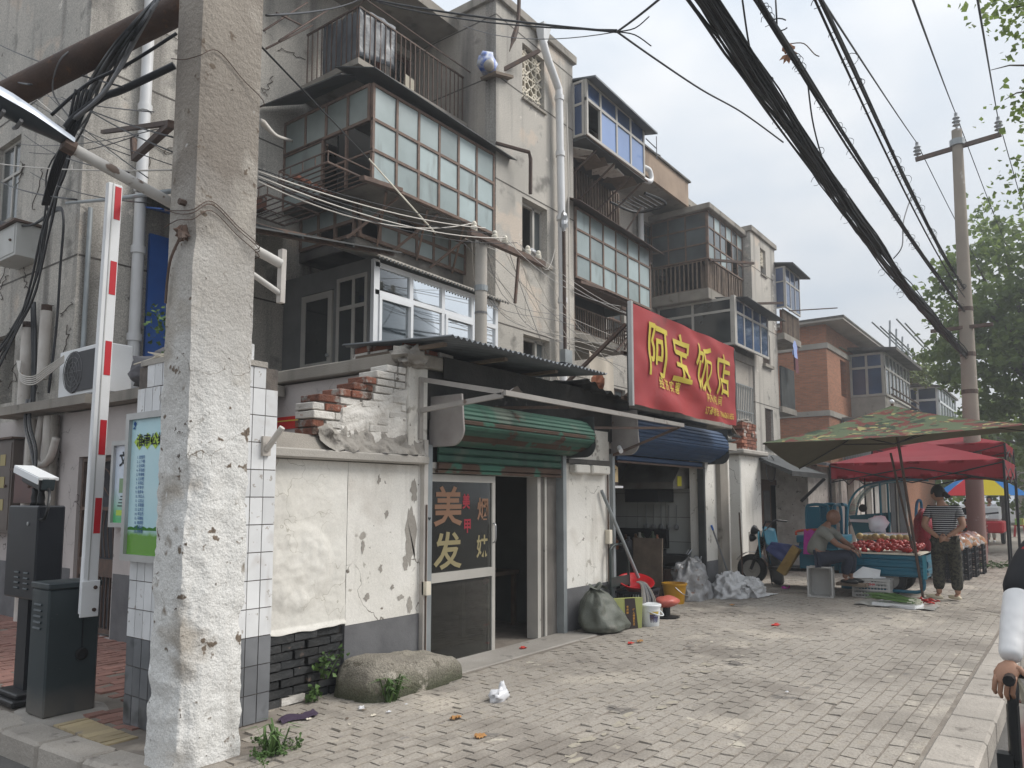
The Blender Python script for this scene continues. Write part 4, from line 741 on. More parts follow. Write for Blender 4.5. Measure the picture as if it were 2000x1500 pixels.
# air conditioner on the canopy
def aircon(name_label, loc, mat4, w_=.8, d_=.3, h_=.55):
    t = thing('air_conditioner', name_label, 'air conditioner', loc, None); L_ = Vector(loc)
    def P(u, n, w__): return L_+mat4 @ Vector((u, n, w__))
    def bx(u0, u1, n0, n1, w0, w1): return B().hexa([P(u, n, z) for z in (w0, w1) for u, n in ((u0, n0), (u1, n0), (u1, n1), (u0, n1))])
    mc = m_paintw; ob('casing', bx(-w_/2, w_/2, 0, d_, .04, h_), mc, t, bevel=.012)
    c = P(-w_*.14, -.004, h_/2+.02); ax = (mat4 @ Vector((0, -1, 0)))
    ob('fan_well', B().lathe(c, [(h_*.42, 0), (h_*.4, .004), (.0, .004)], 24, ax), m_plasblk, t)
    for r_ in (.10, .2, .3, .4): ob('fan_guard', B().tube([c+ax*.016+(mat4 @ Vector((math.cos(a)*h_*r_, 0, math.sin(a)*h_*r_))) for a in frange(0, 2*math.pi, 20)], .004, 4), m_cablegrey, t)
    for k in range(8):
        a = math.pi*k/4; ob('fan_guard', B().tube([c+ax*.018, c+ax*.018+(mat4 @ Vector((math.cos(a)*h_*.41, 0, math.sin(a)*h_*.41)))], .003, 4), m_cablegrey, t)
    for k in range(2): ob('foot', bx(-w_*.36+k*w_*.6, -w_*.28+k*w_*.6, .02, d_-.02, 0, .038), m_plasblk, t)
    for k in range(7): ob('louvre', bx(w_*.30, w_*.44, -.006, -.001, h_*.2+.055*k, h_*.2+.055*k+.03), mc, t)
    return t
RX = Matrix.Rotation(math.radians(-90), 3, 'Z')
acl = aircon('white air conditioner unit on the canopy left of the boom', (4.12, 9.55, 2.755), RX, 1.15, .34, .62)
ob('dark_grille', B().box((4.105, 9.05, 2.84), (4.11, 9.75, 3.32)), M('grille_grey', (.075, .075, .08)), acl)
aircon('white air conditioner unit fixed to the wall beside the far stair balcony', tuple(pY(1314, 545, 9.78)), Matrix.Rotation(math.radians(-18), 3, 'Z'), 1.0, .35, .7)
# rubbish on the annex roof with a shrub growing through it
jk = thing('rubbish_heap', 'heap of grey sheeting, sacks and boards on the canopy behind the pillar', 'rubbish', (4.5, 7.7, 2.75))
ob('sheeting', B().ball((4.45, 8.0, 2.95), (.35, .7, .22), 18, 10, .5, 2.6), M('grey_rag', (.17, .165, .175), (.11, .105, .115), 6), jk, smooth='all')
ob('board', B().obox((4.3, 7.5, 2.82), (.5, .7, .05), (.1, .1, .2)), m_wood, jk); ob('foam', B().obox((4.2, 7.15, 2.83), (.3, .35, .12), (0, 0, .1)), m_latt, jk)
for k in range(14): ob('reed', B().tube(smooth_path([(4.3+rnd.uniform(-.2, .2), 7.2+rnd.uniform(-.4, .4), 2.85), (4.2+rnd.uniform(-.3, .2), 7.3+rnd.uniform(-.4, .4), 3.05), (4.1+rnd.uniform(-.2, .2), 7.4+rnd.uniform(-.5, .5), 2.95)], 4), .008, 4), m_latt, jk)
def leaves(b, c, n, spread, size, seed, droop=.3, asp=.45):
    R_ = random.Random(seed)
    for _ in range(n):
        p = Vector(c)+Vector((R_.gauss(0, spread[0]), R_.gauss(0, spread[1]), R_.gauss(0, spread[2])))
        d = Vector((R_.uniform(-1, 1), R_.uniform(-1, 1), R_.uniform(-.8, .5))).normalized(); s_ = d.orthogonal().normalized(); s_.rotate(Matrix.Rotation(R_.uniform(0, 6.28), 3, d)); l = size*R_.uniform(.6, 1.3); up_ = d.cross(s_)*l*.12
        b.add([p, p+d*l*.5+s_*l*asp+up_, p+d*l, p+d*l*.5-s_*l*asp+up_], [(0, 1, 2, 3)])
    return b
def stems(b, base, n, h, spread, seed, r=.006):
    R_ = random.Random(seed); tips = []
    for _ in range(n):
        p0 = Vector(base)+Vector((R_.uniform(-.05, .05), R_.uniform(-.05, .05), 0)); e = p0+Vector((R_.gauss(0, spread), R_.gauss(0, spread), h*R_.uniform(.6, 1.1))); mid = p0.lerp(e, .5)+Vector((R_.gauss(0, spread*.3), R_.gauss(0, spread*.3), h*.08))
        pts = smooth_path([p0, mid, e], 4); b.tube(pts, [r*(1-.7*i/(len(pts)-1)) for i in range(len(pts))], 4); tips += pts[2:]
    return tips
sh = thing('roof_shrub', 'leafy green shrub growing on the canopy roof beside the blue door', 'plant', (4.35, 7.6, 2.8))
bs1 = B(); tp = stems(bs1, (4.35, 7.6, 2.8), 9, .85, .22, 3); ob('stem', bs1, m_grass, sh)
bl = B()
for i, p in enumerate(tp): leaves(bl, p, 12, (.06, .06, .06), .055, i)
ob('foliage', bl, m_grass, sh)
# ================================================================ barrier gate and plate camera
bg_ = thing('barrier_gate', 'dark grey barrier cabinet with raised white boom striped in red', 'barrier gate', (2.62, 6.0, 0))
cx0, cx1, cy0, cy1 = 2.44, 2.80, 5.95, 6.24
cb = ob('cabinet', B().box((cx0, cy0, .002), (cx1, cy1, .90)), m_cab, bg_, bevel=.012)
ob('cabinet_lid', B().box((cx0-.008, cy0-.008, .903), (cx1+.008, cy1+.008, .945)), m_cab, bg_, bevel=.006)
for k in range(5): ob('vent_slot', B().obox((cx0-.004, 6.11, .62+.042*k), (.012, .12, .016), (0, .5, 0)), m_cab, cb)
ob('axle_cover', B().lathe((2.68, 5.945, .42), [(.045, 0), (.045, .008), (.03, .012), (0, .012)], 16, (0, -1, 0)), m_plasblk, cb)
ob('seam', B().box((2.676, 5.944, .45), (2.684, 5.949, .74)), m_cabblk, cb)
ob('hub', B().tube([(2.7, 5.95, .86), (2.7, 5.87, .86)], .05, 12), m_alu, bg_)
bfr = FR((2.655, 5.86, .72), (math.cos(.012), 0, -math.sin(.012)), (math.sin(.012), 0, math.cos(.012)), (0, -1, 0))
bm_ = ob('boom', B().lbox(bfr, -.055, .055, 0, 3.25, 0, .045), m_paintw, bg_, bevel=.006)
ob('boom_rib', B().lbox(bfr, -.02, -.012, .2, 3.25, .0455, .049), m_alu, bm_)
for z0 in (.58, 1.16, 1.76, 2.38, 2.97): ob('red_stripe', B().lbox(bfr, -.002, .045, z0, z0+.26, .0455, .0475), m_paintr, bm_)
ob('clamp_plate', B().lbox(bfr, -.065, .065, -.02, .24, .046, .06), m_paintw, bm_, bevel=.004)
for dz in (.03, .19): ob('bolt', B().lathe(bfr[0]+bfr[1]*.03+bfr[2]*dz+Vector((0, -.06, 0)), [(.014, 0), (.014, .01), (0, .014)], 8, (0, -1, 0)), m_rust, bm_)
cp = thing('plate_camera', 'white plate camera on a tall black post cabinet behind the barrier', 'camera', (2.62, 6.6, 0))
ob('base_plate', B().box((2.42, 6.42, .002), (2.72, 6.9, .05)).box((2.46, 6.46, .05), (2.70, 6.84, .09)), m_plasblk, cp, bevel=.01)
ob('post', B().box((2.55, 6.58, .09), (2.68, 6.76, .80)), m_cabblk, cp)
pc = ob('post_cabinet', B().box((2.52, 6.42, .78), (2.72, 6.98, 1.50)), m_cabblk, cp, bevel=.012)
for j in range(2):
    for k in range(4): ob('vent_slot', B().obox((2.516, 6.56+.17*j, .86+.04*k), (.012, .08, .012), (0, .5, 0)), m_cab, pc)
ob('lock', B().lathe((2.52, 6.58, 1.36), [(.016, 0), (.016, .008), (0, .01)], 10, (-1, 0, 0)), m_steel, pc)
for yy in (6.58, 6.70): ob('mount', B().lathe((2.6, yy, 1.50), [(.035, 0), (.025, .03), (.03, .06), (.022, .1), (.028, .14)], 10), m_plasblk, cp, smooth='all')
rc = Matrix.Rotation(.22, 3, 'X')
hc = ob('camera_body', B().obox((2.6, 6.65, 1.70), (.11, .36, .10), rc), m_plasblk, cp, bevel=.01); ob('sun_hood', B().obox((2.6, 6.70, 1.762), (.14, .50, .022), rc), m_paintw, hc); ob('sun_hood', B().obox((2.527, 6.70, 1.74), (.008, .48, .05), rc), m_paintw, hc)
ob('back_plate', B().obox((2.6, 6.465, 1.665), (.09, .012, .08), rc), m_cab, hc); ob('label_plate', B().obox((2.615, 6.455, 1.70), (.04, .006, .025), rc), m_paintw, hc)
ob('cable', B().tube(smooth_path([(2.6, 6.46, 1.63), (2.58, 6.38, 1.58), (2.55, 6.33, 1.47), (2.54, 6.36, 1.40), (2.54, 6.45, 1.40), (2.55, 6.6, 1.45)], 5), .012, 6), m_plasblk, cp)

# ================================================================ boundary wall beside the pillar
wl = thing('boundary_wall', 'peeling whitewashed boundary wall with concrete ledge beside the tiled pillar', 'wall', (4.28, 5.0, 0))
def lump(u, v):
    x_, z_ = 3.41+.86*u, .53+1.33*v; p = Vector((x_*3, 0, z_*3)); patch = max(0, 1-math.hypot((x_-3.78)/.36, (z_-1.02)/.36))
    d = .007*noise.fractal(p, 1, 2, 5)+.010*noise.noise(p*2.2)*min(1, 2*patch+.25)+.014*min(1, patch*5)+.014*abs(noise.noise(p*3.7+Vector((0, 3, 0))))*min(1, patch*3)
    if v < .02: d += .02
    return (x_, 4.9-d-.004, z_+(.025*noise.noise((x_*7, 0, 0)) if v < .02 else 0))
ob('plaster', B().grid(lump, 60, 80), m_whitep, wl, smooth='all')
ob('core', B().box((3.41, 4.95, 0), (5.14, 5.13, 1.86)), m_mort, wl)
ob('plaster', B().box((4.275, 4.896, .515), (5.12, 4.949, 1.86)), m_white, wl)
ob('dado', B().box((4.262, 4.888, 0), (5.135, 4.949, .512)), m_dado, wl)
ob('jamb_edge', B().box((5.122, 4.894, .515), (5.2, 4.95, 2.0)), m_white, wl)
z_ = .0; row = 0
ob('brick_backing', B().box((3.41, 4.93, 0), (4.262, 4.949, .56)), m_mortd, wl)
while z_ < .50:
    x = 3.42-(.12 if row % 2 else 0)
    while x < 4.24:
        xa, xb = max(3.415, x), min(4.255, x+.225)
        if xb-xa > .04:
            d = rnd.uniform(-.012, .014)-(.03 if xa > 4.0 and row > 3 and rnd.random() < .5 else 0)
            ob('brick', B().box((xa, 4.885-d, z_+.006), (xb-.01, 4.945, z_+.06)).jit(.006, 12), m_brickw if (row < 2 and xa < 3.7 and rnd.random() < .45) else m_blackbrick, wl)
        x += .235
    z_ += .066; row += 1
ob('ledge', B().box((3.40, 4.79, 1.868), (5.16, 5.16, 1.945)).jit(.006, 4), m_conclt, wl, bevel=.012)
ob('mortar_fillet', B().prism([(3.41, 4.82, 1.948), (3.41, 5.12, 1.948), (3.41, 5.1, 2.06), (3.41, 4.93, 2.08)], (.78, 0, -.02)), m_conc, wl)
def rubble(u, v): 
    x_ = 3.95+1.2*u; z_ = 1.948+.22*v*(1.0+.25*noise.noise((x_*5, 0, 0))); return (x_+.05*noise.noise((z_*9, x_*3, 4)), 4.80+.13*v+.05*noise.noise((x_*9, z_*12, 1))+.02*noise.noise((x_*27, z_*30, 1)), z_+.03*noise.noise((x_*13, 1, v*3)))
ob('rubble', B().grid(rubble, 70, 14), m_mort, wl, smooth=60)
hgt = [(2.06, 3.9), (2.13, 3.9), (2.2, 3.9), (2.27, 3.9), (2.34, 3.95), (2.41, 4.17), (2.48, 4.33), (2.55, 4.45), (2.62, 4.58), (2.69, 4.72)]
for k, (z0, xs) in enumerate(hgt):
    ob('mortar_bed', B().box((xs+.03, 4.925, z0-.002), (4.96, 5.13, z0+.068)), m_mort, wl)
    x = xs-(0 if k % 2 else .0); first = True
    while x < 4.95:
        l = .23 if not (k % 2 and first) else .13
        xb = min(x+l, 4.955); red = x < xs+.2 and k < 8
        if k >= 4 or x < 4.2 or rnd.random() < .8: ob('brick', B().box((x, 4.90+rnd.uniform(-.012, .012), z0+.005), (xb-.01, 5.135, z0+.063)).jit(.006, 9), m_brick if red and rnd.random() < .75 else m_brickw, wl, bevel=.006)
        x += l+.006; first = False
ob('pier', B().box((4.955, 4.87, 1.95), (5.2, 5.14, 2.77)), m_white, wl)
ob('render_remnant', B().grid(lambda u, v: (4.18+.78*u, 4.905+.024*noise.noise(((4.2+.78*u)*5, v*4, 3))-.006*noise.noise((u*19, v*17, 1))+.03*(v > .97 or u < .02)-.008, 2.02+(.30+.26*u)*v), 46, 34), m_brickw, wl, smooth=60)
m_peel = M('bare_render', (.36, .335, .30), (.30, .275, .245), 5, bump=.4, bs=30)
for k, (cx, cz, pw, ph) in enumerate(((5.03, 1.22, .07, .27), (4.96, .98, .035, .07), (4.72, 1.42, .022, .035), (5.06, 1.62, .04, .09), (4.66, .95, .02, .03), (4.62, 1.72, .018, .04), (4.9, .68, .05, .02), (4.5, .72, .03, .03), (5.02, .60, .03, .07), (4.45, 1.15, .02, .05), (4.8, .78, .02, .02))):
    ob('peeled_patch', B().add([(cx+math.cos(a)*pw*(1+.8*noise.noise((math.cos(a)*2, math.sin(a)*2, k*3.1))), 4.8945-.0003*k, cz+math.sin(a)*ph*(1+.8*noise.noise((math.cos(a)*2, math.sin(a)*2, k*3.1+9)))) for a in frange(0, 2*math.pi, 36)[:-1]], [tuple(range(36))]), m_peel, wl)
# rounded concrete block at the foot of the wall
def rock(u, v):
    a = 2*math.pi*u; b_ = math.pi/2*v; ca, sa = math.cos(a), math.sin(a); e = .42; f = lambda t: math.copysign(abs(t)**e, t)
    r_ = math.cos(b_)**.30; p = Vector((4.70+.62*f(ca)*r_, 4.62+.27*f(sa)*r_, -.03+.285*math.sin(b_)**.75*(1-.14*ca)))
    p.x = 4.66+(p.x-4.70)*.93-.07*(p.y-4.62); return p+Vector(noise.noise_vector(p*3.2))*.035+Vector(noise.noise_vector(p*9))*.014+Vector(noise.noise_vector(p*26))*.006
tag(ob('concrete_block', B().grid(rock, 120, 44, wrap=True), M('mossy_concrete', (.275, .25, .205), (.20, .18, .15), 3, bump=.8, bs=60, grain=.34, gs=80, zmix=((.085, .088, .055), .03, .19, .14, 6), spots=[((.36, .33, .28), 4, .60, .05), ((.13, .115, .09), 9, .62, .05)]), None, smooth='all'), 'low rounded concrete block against the white wall beside the glass door', 'concrete block')
def weed(label, base, n, h, spread, lsize, seed, nl=10, blade=0):
    t = thing('weed', label, 'plant', base); b1 = B(); tp = stems(b1, base, n, h, spread, seed, .004); ob('stem', b1, m_grass, t); b2 = B()
    for i, p in enumerate(tp): leaves(b2, p, nl, (lsize*.5,)*3, lsize, seed*50+i)
    R_ = random.Random(seed)
    for _ in range(blade):
        p0 = Vector(base)+Vector((R_.uniform(-.06, .06), R_.uniform(-.05, .05), 0)); an_ = R_.uniform(0, 6.28); l = R_.uniform(.1, .26); d = Vector((math.cos(an_), math.sin(an_), 0)); s_ = Vector((-d.y, d.x, 0))*.006
        q1 = p0+d*l*.3+ZUP*l*.75; q2 = p0+d*l*.8+ZUP*l*.65; b2.add([p0-s_, p0+s_, q1+s_*1.4, q1-s_*1.4, q2], [(0, 1, 2, 3), (3, 2, 4)])
    ob('foliage', b2, m_grass, t); return t
weed('leafy green weed on the black bricks under the white wall', (3.98, 4.82, .16), 3, .20, .05, .045, 11, 3)
weed('small green weed low in the corner of black bricks and concrete block', (3.90, 4.78, .0), 3, .13, .06, .04, 12, 3)
weed('tuft of long grass in front of the concrete block', (4.28, 4.36, .0), 3, .2, .04, .03, 13, 2, blade=60)
weed('patch of low weeds at the foot of the concrete pole', (2.98, 4.05, .0), 9, .05, .12, .022, 14, 6, blade=30)

# ================================================================ shop row
sp = thing('shop_row', 'low whitewashed shop building with flat concrete roof slab and two roller shutters', 'shop', (8.5, 5.0, 0))
ob('side_wall', B().box((4.985, 5.145, 0), (5.2, 7.95, 2.76)), m_pink, sp)
ob('roof_slab', B().box((4.9, 4.82, 2.775), (12.95, 7.98, 2.905)), m_conc, sp, bevel=.012)
ob('lintel', B().box((5.2, 4.905, 2.42), (8.8, 5.12, 2.77)), m_concd, sp); ob('lintel', B().box((8.8, 4.905, 2.55), (12.0, 5.12, 2.77)), m_concd, sp)
ob('back_wall', B().box((5.2, 7.8, 0), (12.9, 7.95, 2.77)), m_room, sp)
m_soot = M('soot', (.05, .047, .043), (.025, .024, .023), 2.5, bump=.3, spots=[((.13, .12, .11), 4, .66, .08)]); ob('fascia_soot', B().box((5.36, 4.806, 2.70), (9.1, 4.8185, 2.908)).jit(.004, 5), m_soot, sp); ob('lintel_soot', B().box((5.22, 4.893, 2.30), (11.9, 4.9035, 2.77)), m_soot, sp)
# pier between the shops
ob('pier', B().box((7.58, 4.9, -.02), (8.70, 5.1, 2.55)), m_white, sp)
ob('pier_head', B().box((7.70, 4.87, 2.0), (8.62, 4.9, 2.42)).jit(.012, 5), m_white, sp)
for x0, x1 in ((7.72, 8.06), (8.12, 8.56)): ob('ledge', B().box((x0, 4.80, 1.86), (x1, 4.898, 1.97)).jit(.008, 7), m_white, sp, bevel=.015)
ob('ledge_soot', B().box((7.64, 4.85, 1.97), (8.62, 4.899, 2.03)).jit(.02, 9), m_concd, sp)
ob('dado', B().box((7.585, 4.894, 0), (8.69, 4.8985, .5)), m_dado, sp)
ob('partition', B().box((7.95, 5.1, 0), (8.15, 7.8, 2.77)), m_room, sp)
ob('pier', B().box((11.75, 4.88, 0), (12.9, 5.12, 2.4)), m_white, sp); ob('pilaster', B().box((12.28, 4.80, 0), (12.62, 4.879, 2.32)), m_conc, sp); ob('pier_cap', B().box((11.7, 4.76, 2.4), (12.95, 5.2, 2.52)).jit(.02, 6), m_conclt, sp)
ob('dado', B().box((11.76, 4.874, 0), (12.27, 4.879, .55)), m_dado, sp)
ob('partition', B().box((12.02, 5.12, 0), (12.2, 7.8, 2.77)), m_room, sp)
ob('floor', B().box((5.2, 4.95, -.2), (7.95, 7.8, -.09)), M('shop_floor', (.10, .105, .10), (.07, .075, .072), 2, rough=.5), sp); ob('floor', B().box((8.15, 4.9, -.1), (12.0, 7.8, .006)), m_cem, sp)
ob('threshold', B().box((5.0, 4.52, -.1), (7.72, 4.945, .006)), m_cem, sp, bevel=.01)
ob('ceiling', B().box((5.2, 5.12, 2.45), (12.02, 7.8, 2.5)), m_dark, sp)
ob('room_wall', B().box((5.21, 6.9, -.1), (7.94, 6.95, 2.44)), m_room, sp); ob('room_wall', B().box((7.9, 5.11, -.1), (7.945, 6.9, 2.44)), m_room, sp)
# green shutter
def shutter(name, x0, x1, yf, zt, zb, mslat, msl2, n, flat, seed):
    t = ob(name, B().box((x0+.02, 4.82, zb+.15), (x1-.02, 4.9, zt-.02)), m_dark, sp)
    prof = [(4.88, zt)]+[(4.90-(4.90-yf)*(.62+.38*math.sin(a)) if a < math.pi/2 else 4.90-(4.90-yf)*max(0, math.cos((a-math.pi/2)))**.8, zt-.03-(zt-zb-.03)*(a/math.pi)) for a in frange(.15, math.pi*.985, n)]
    R_ = random.Random(seed)
    for i in range(len(prof)-1):
        (ya, za), (yb, zb_) = prof[i], prof[i+1]; d = Vector((0, yb-ya, zb_-za)); nrm = Vector((0, d.z, -d.y)).normalized()
        if nrm.y > 0: nrm = -nrm
        if i == len(prof)-2 and nrm.z > 0: nrm = -nrm
        pts = [Vector((0, ya, za)), Vector((0, ya, za))+d*.18+nrm*.012, Vector((0, ya, za))+d*.8+nrm*.014, Vector((0, ya, za))+d*.97, Vector((0, ya, za))+d*.97-nrm*.012, Vector((0, ya, za))-nrm*.012]
        ob('slat', B().prism([Vector((x0, p.y, p.z)) for p in pts], (x1-x0, 0, 0)), msl2 if (msl2 and i in (n*6//10, n-1)) else mslat, t)
    for k in range(flat):
        z1 = zb-.0-k*.078; ob('slat', B().prism([(x0+.06, 4.885, z1), (x0+.06, 4.865, z1-.014), (x0+.06, 4.865, z1-.06), (x0+.06, 4.885, z1-.075)], (x1-x0-.22, 0, 0)), mslat if k < flat-1 else (msl2 or mslat), t)
    ob('bottom_rail', B().box((x0+.05, 4.86, zb-flat*.078-.025), (x1-.16, 4.90, zb-flat*.078)), m_greenr if msl2 else m_ruststeel, t)
    for xx in (x0-.03, x1+.004):
        poly = [Vector((xx, 4.91, zt+.02)), Vector((xx, 4.90-(4.90-yf)*.98, zt+.02)), Vector((xx, 4.90-(4.90-yf)*1.03, zb+.2))]+[Vector((xx, yf+.13-.15*math.cos(a)*1.0, zb+.14-.16*math.sin(a))) for a in frange(.1, math.pi/2, 6)]+[Vector((xx, 4.91, zb-.02))]
        ob('end_cap', B().prism(poly if xx < x0 else [Vector((p.x, 4.9+(p.y-4.9)*.97, p.z*.985+.03)) for p in poly], (.026 if xx < x0 else .006, 0, 0)), m_shcap if xx < x0 else m_tin, t, bevel=.004 if xx < x0 else 0)
    return t
shutter('green_shutter', 5.30, 7.66, 4.50, 2.50, 2.06, m_green, m_greenr, 9, 3, 1)
shutter('blue_shutter', 8.80, 11.95, 4.52, 2.68, 2.14, m_bluesh, None, 9, 1, 2)
ob('guide_rail', B().box((5.195, 4.86, 0), (5.27, 4.96, 2.06)), m_galv, sp); ob('guide_rail', B().box((5.14, 4.84, .02), (5.19, 4.893, 2.1)), m_pvcold, sp); ob('guide_rail', B().box((7.53, 4.86, 0), (7.60, 4.96, 2.06)), m_galv, sp); ob('guide_rail', B().box((8.7, 4.85, 0), (8.76, 4.96, 2.14)), m_galv, sp); ob('guide_rail', B().box((11.69, 4.85, 0), (11.75, 4.96, 2.14)), m_tin, sp)
# glass sliding door of the hairdresser
sd = ob('sliding_door', B().box((5.28, 4.93, 1.80), (7.14, 5.08, 1.84)), m_aluw, sp)
def doorpanel(x0, x1, y, mid, z0=-.085, z1=1.79):
    f = frY(y); ob('door_frame', B().lbox(f, x0, x0+.05, z0, z1, 0, .035).lbox(f, x1-.05, x1, z0, z1, 0, .035).lbox(f, x0+.05, x1-.05, z1-.07, z1, 0, .035).lbox(f, x0+.05, x1-.05, z0, z0+.06, 0, .035).lbox(f, x0+.05, x1-.05, mid-.04, mid+.05, 0, .035), m_aluw, sd)
    ob('pane', B().lbox(f, x0+.045, x1-.045, mid+.05, z1-.07, .014, .02), m_shopglass, sd); ob('pane', B().lbox(f, x0+.045, x1-.045, z0+.06, mid-.04, .014, .02), m_shopglass, sd)
    return f
f1 = doorpanel(5.28, 6.32, 4.965, .80); f2_ = doorpanel(5.30, 6.34, 5.03, .80)
ob('jamb', B().box((7.10, 4.93, -.09), (7.16, 5.08, 1.80)), m_aluw, sd); ob('jamb', B().box((7.162, 4.96, -.09), (7.53, 5.1, 1.84)), M('stained_jamb', (.17, .155, .14), (.11, .10, .09), 3, streak=((.25, .23, .21), 6, .55)), sd); ob('jamb', B().box((7.26, 4.94, -.09), (7.30, 4.96, 1.84)), m_aluw, sd)
ob('head', B().box((5.2, 4.9, 1.842), (7.57, 5.08, 1.90)), m_aluw, sd); ob('head', B().box((5.2, 4.93, 1.90), (7.57, 5.1, 2.44)), m_dark, sd)
ob('handle', B().tube(smooth_path([(6.285, 4.93, 1.10), (6.285, 4.90, 1.12), (6.285, 4.895, 1.2), (6.285, 4.90, 1.28), (6.285, 4.93, 1.30)], 4), .008, 6), m_steel, sd)
m_lb = M('brown_vinyl', (.24, .135, .085)); m_lg = M('gold_vinyl', (.27, .23, .125)); m_lr = M('red_vinyl', (.30, .03, .045))
lettering('lettering', '美', f1, 5.59, 1.33, .40, m_lb, sd, sx=1.05, bold=.022, n=.024); lettering('lettering', '发', f1, 5.59, .915, .37, m_lg, sd, sx=1.1, bold=.022, n=.024)
lettering('lettering', '美', f1, 5.86, 1.47, .155, m_lr, sd, sx=.75, bold=.03, n=.024); lettering('lettering', '甲', f1, 5.88, 1.23, .15, m_lr, sd, sx=.85, bold=.03, n=.024)
lettering('lettering', '烟', f1, 6.13, 1.36, .24, m_lb, sd, sx=.8, bold=.02, n=.024); lettering('lettering', '妹', f1, 6.12, .98, .24, m_lg, sd, sx=.8, bold=.02, n=.024)
hb = ob('sticker', B().add([Vector((5.233, 4.858, 1.37))+Vector((.02*math.sin(t_)**3*1.0, 0, .0012*(13*math.cos(t_)-5*math.cos(2*t_)-2*math.cos(3*t_)))) for t_ in frange(0, 2*math.pi, 20)[:-1]], [tuple(range(20))[::-1]]), m_inkk, sp)
# things inside the hairdresser
tag(ob('gas_bottle', B().lathe((7.05, 5.75, -.09), [(.13, 0), (.15, .05), (.15, .5), (.1, .6), (.04, .64), (.04, .72)], 16), M('salmon_paint', (.26, .10, .085)), None, smooth=50, loc=(7.05, 5.75, -.09)), 'salmon pink gas bottle just inside the hairdresser door', 'gas bottle')
tb = thing('work_table', 'dark work table inside the hairdresser door', 'table', (7.3, 6.1, -.09))
ob('table_top', B().box((6.7, 5.7, .62), (7.8, 6.5, .67)), m_wood, tb)
for x_, y_ in ((6.75, 5.75), (7.75, 5.75), (6.75, 6.45), (7.75, 6.45)): ob('leg', B().box((x_-.025, y_-.025, -.09), (x_+.025, y_+.025, .62)), m_wood, tb)
for k, (x_, c_, w_, l_) in enumerate(((6.78, (.10, .05, .04), .12, .62), (6.98, (.16, .12, .07), .16, .4), (7.2, (.13, .10, .06), .12, .42), (7.38, (.03, .05, .13), .1, .55))):
    tag(ob('hanging_towel', B().grid(lambda u, v: (x_+w_*u*1.1, 6.86+.015*math.sin(u*14), 1.42-l_*v), 10, 5), M('towel_%d' % k, c_), None, smooth='all'), ['dark brown', 'tan', 'olive', 'navy blue'][k]+' towel hanging on the wall inside the hairdresser', 'towel')
rp = thing('red_standpipe', 'red painted standpipe with bent top inside the open glass door', 'pipe', (6.42, 5.1, -.09))
m_redpipe = M('red_pipe_paint', (.30, .035, .04), (.24, .03, .035), 5, rough=.5); ob('pipe', B().tube([(6.44, 5.1, -.09), (6.41, 5.08, .68), (6.36, 5.05, .73), (6.25, 5.0, .71)], .025, 8), m_redpipe, rp, smooth=50); ob('fitting', B().tube([(6.41, 5.08, .60), (6.41, 5.08, .66)], .034, 8), m_redpipe, rp); ob('spout', B().tube([(6.27, 5.0, .71), (6.22, 4.985, .70)], .03, 8), M('pink_pvc', (.55, .27, .27)), rp)
# awning frame in front of the shutters
af = thing('awning_frame', 'bare angle-iron awning frame over the green shutter', 'awning frame', (5.1, 4.87, 2.4)); m_ang = M('angle_iron', (.36, .335, .31), (.29, .27, .25), 4, rough=.6, spots=[((.13, .09, .07), 6, .62, .1)])
for p, q in (((5.1, 4.86, 2.68), (5.1, 4.86, 2.10)), ((5.1, 4.87, 2.665), (5.1, 3.9, 2.46)), ((5.1, 4.86, 2.37), (5.1, 3.9, 2.435)), ((5.1, 3.88, 2.455), (8.75, 3.88, 2.46))): ob('angle_bar', B().bar(p, q, .03, .045), m_ang, af)
for p, q in (((6.2, 4.85, 2.5), (6.2, 3.9, 2.44)), ((8.72, 4.86, 2.12), (8.74, 3.92, 2.44)), ((7.66, 4.8, 2.40), (8.74, 3.95, 2.43))): ob('angle_bar', B().bar(p, q, .022, .03), m_ruststeel, af)
ob('rag', B().grid(lambda u, v: (5.25+.9*u, 3.92+.14*v, 2.475+.07*max(0, 1-abs(u-.1)*7)*(1-v)+.012*noise.noise((u*9, v*4, 0))), 20, 4), M('grey_rag2', (.22, .20, .19)), af, smooth='all')
# corrugated sheets on the roof edge
def corr(u, v, x0, x1, ya, yb, za, zb): x_ = x0+(x1-x0)*u; return (x_, ya+(yb-ya)*v, za+(zb-za)*v+.013*math.sin(2*math.pi*x_/.076))
for k, (x0, x1, ya, yb, za, zb) in enumerate(((4.86, 5.9, 4.28, 5.7, 2.96, 3.05), (5.8, 6.8, 4.27, 5.7, 2.955, 3.05), (6.7, 7.62, 4.30, 5.7, 2.985, 3.07))):
    tag(ob('corrugated_sheet', B().sheet(lambda u, v: corr(u, v, x0, x1, ya, yb, za+.002*k, zb+.008*k), 110, 3, (0, 0, .003)), m_corr, None, smooth='all'), ['leftmost', 'middle', 'rightmost'][k]+' grey corrugated roofing sheet overhanging the green shutter', 'roofing sheet', 'corrugated sheets on the shop roof')
for k in range(3): ob('batten', B().box((4.95+.9*k, 4.45, 2.908), (5.0+.9*k, 5.6, 2.94)), m_wood, sp)
tag(ob('charred_sheet', B().sheet(lambda u, v: (7.62+1.2*u, 4.6+.9*v, 2.95-.16*u*(1-v)+.05*noise.noise((u*4, v*3, 0))+.02*math.sin(u*40)), 50, 6, (0, 0, .004)), m_tarblack, None, smooth='all'), 'torn black sheet on the roof left of the red banner', 'sheet')
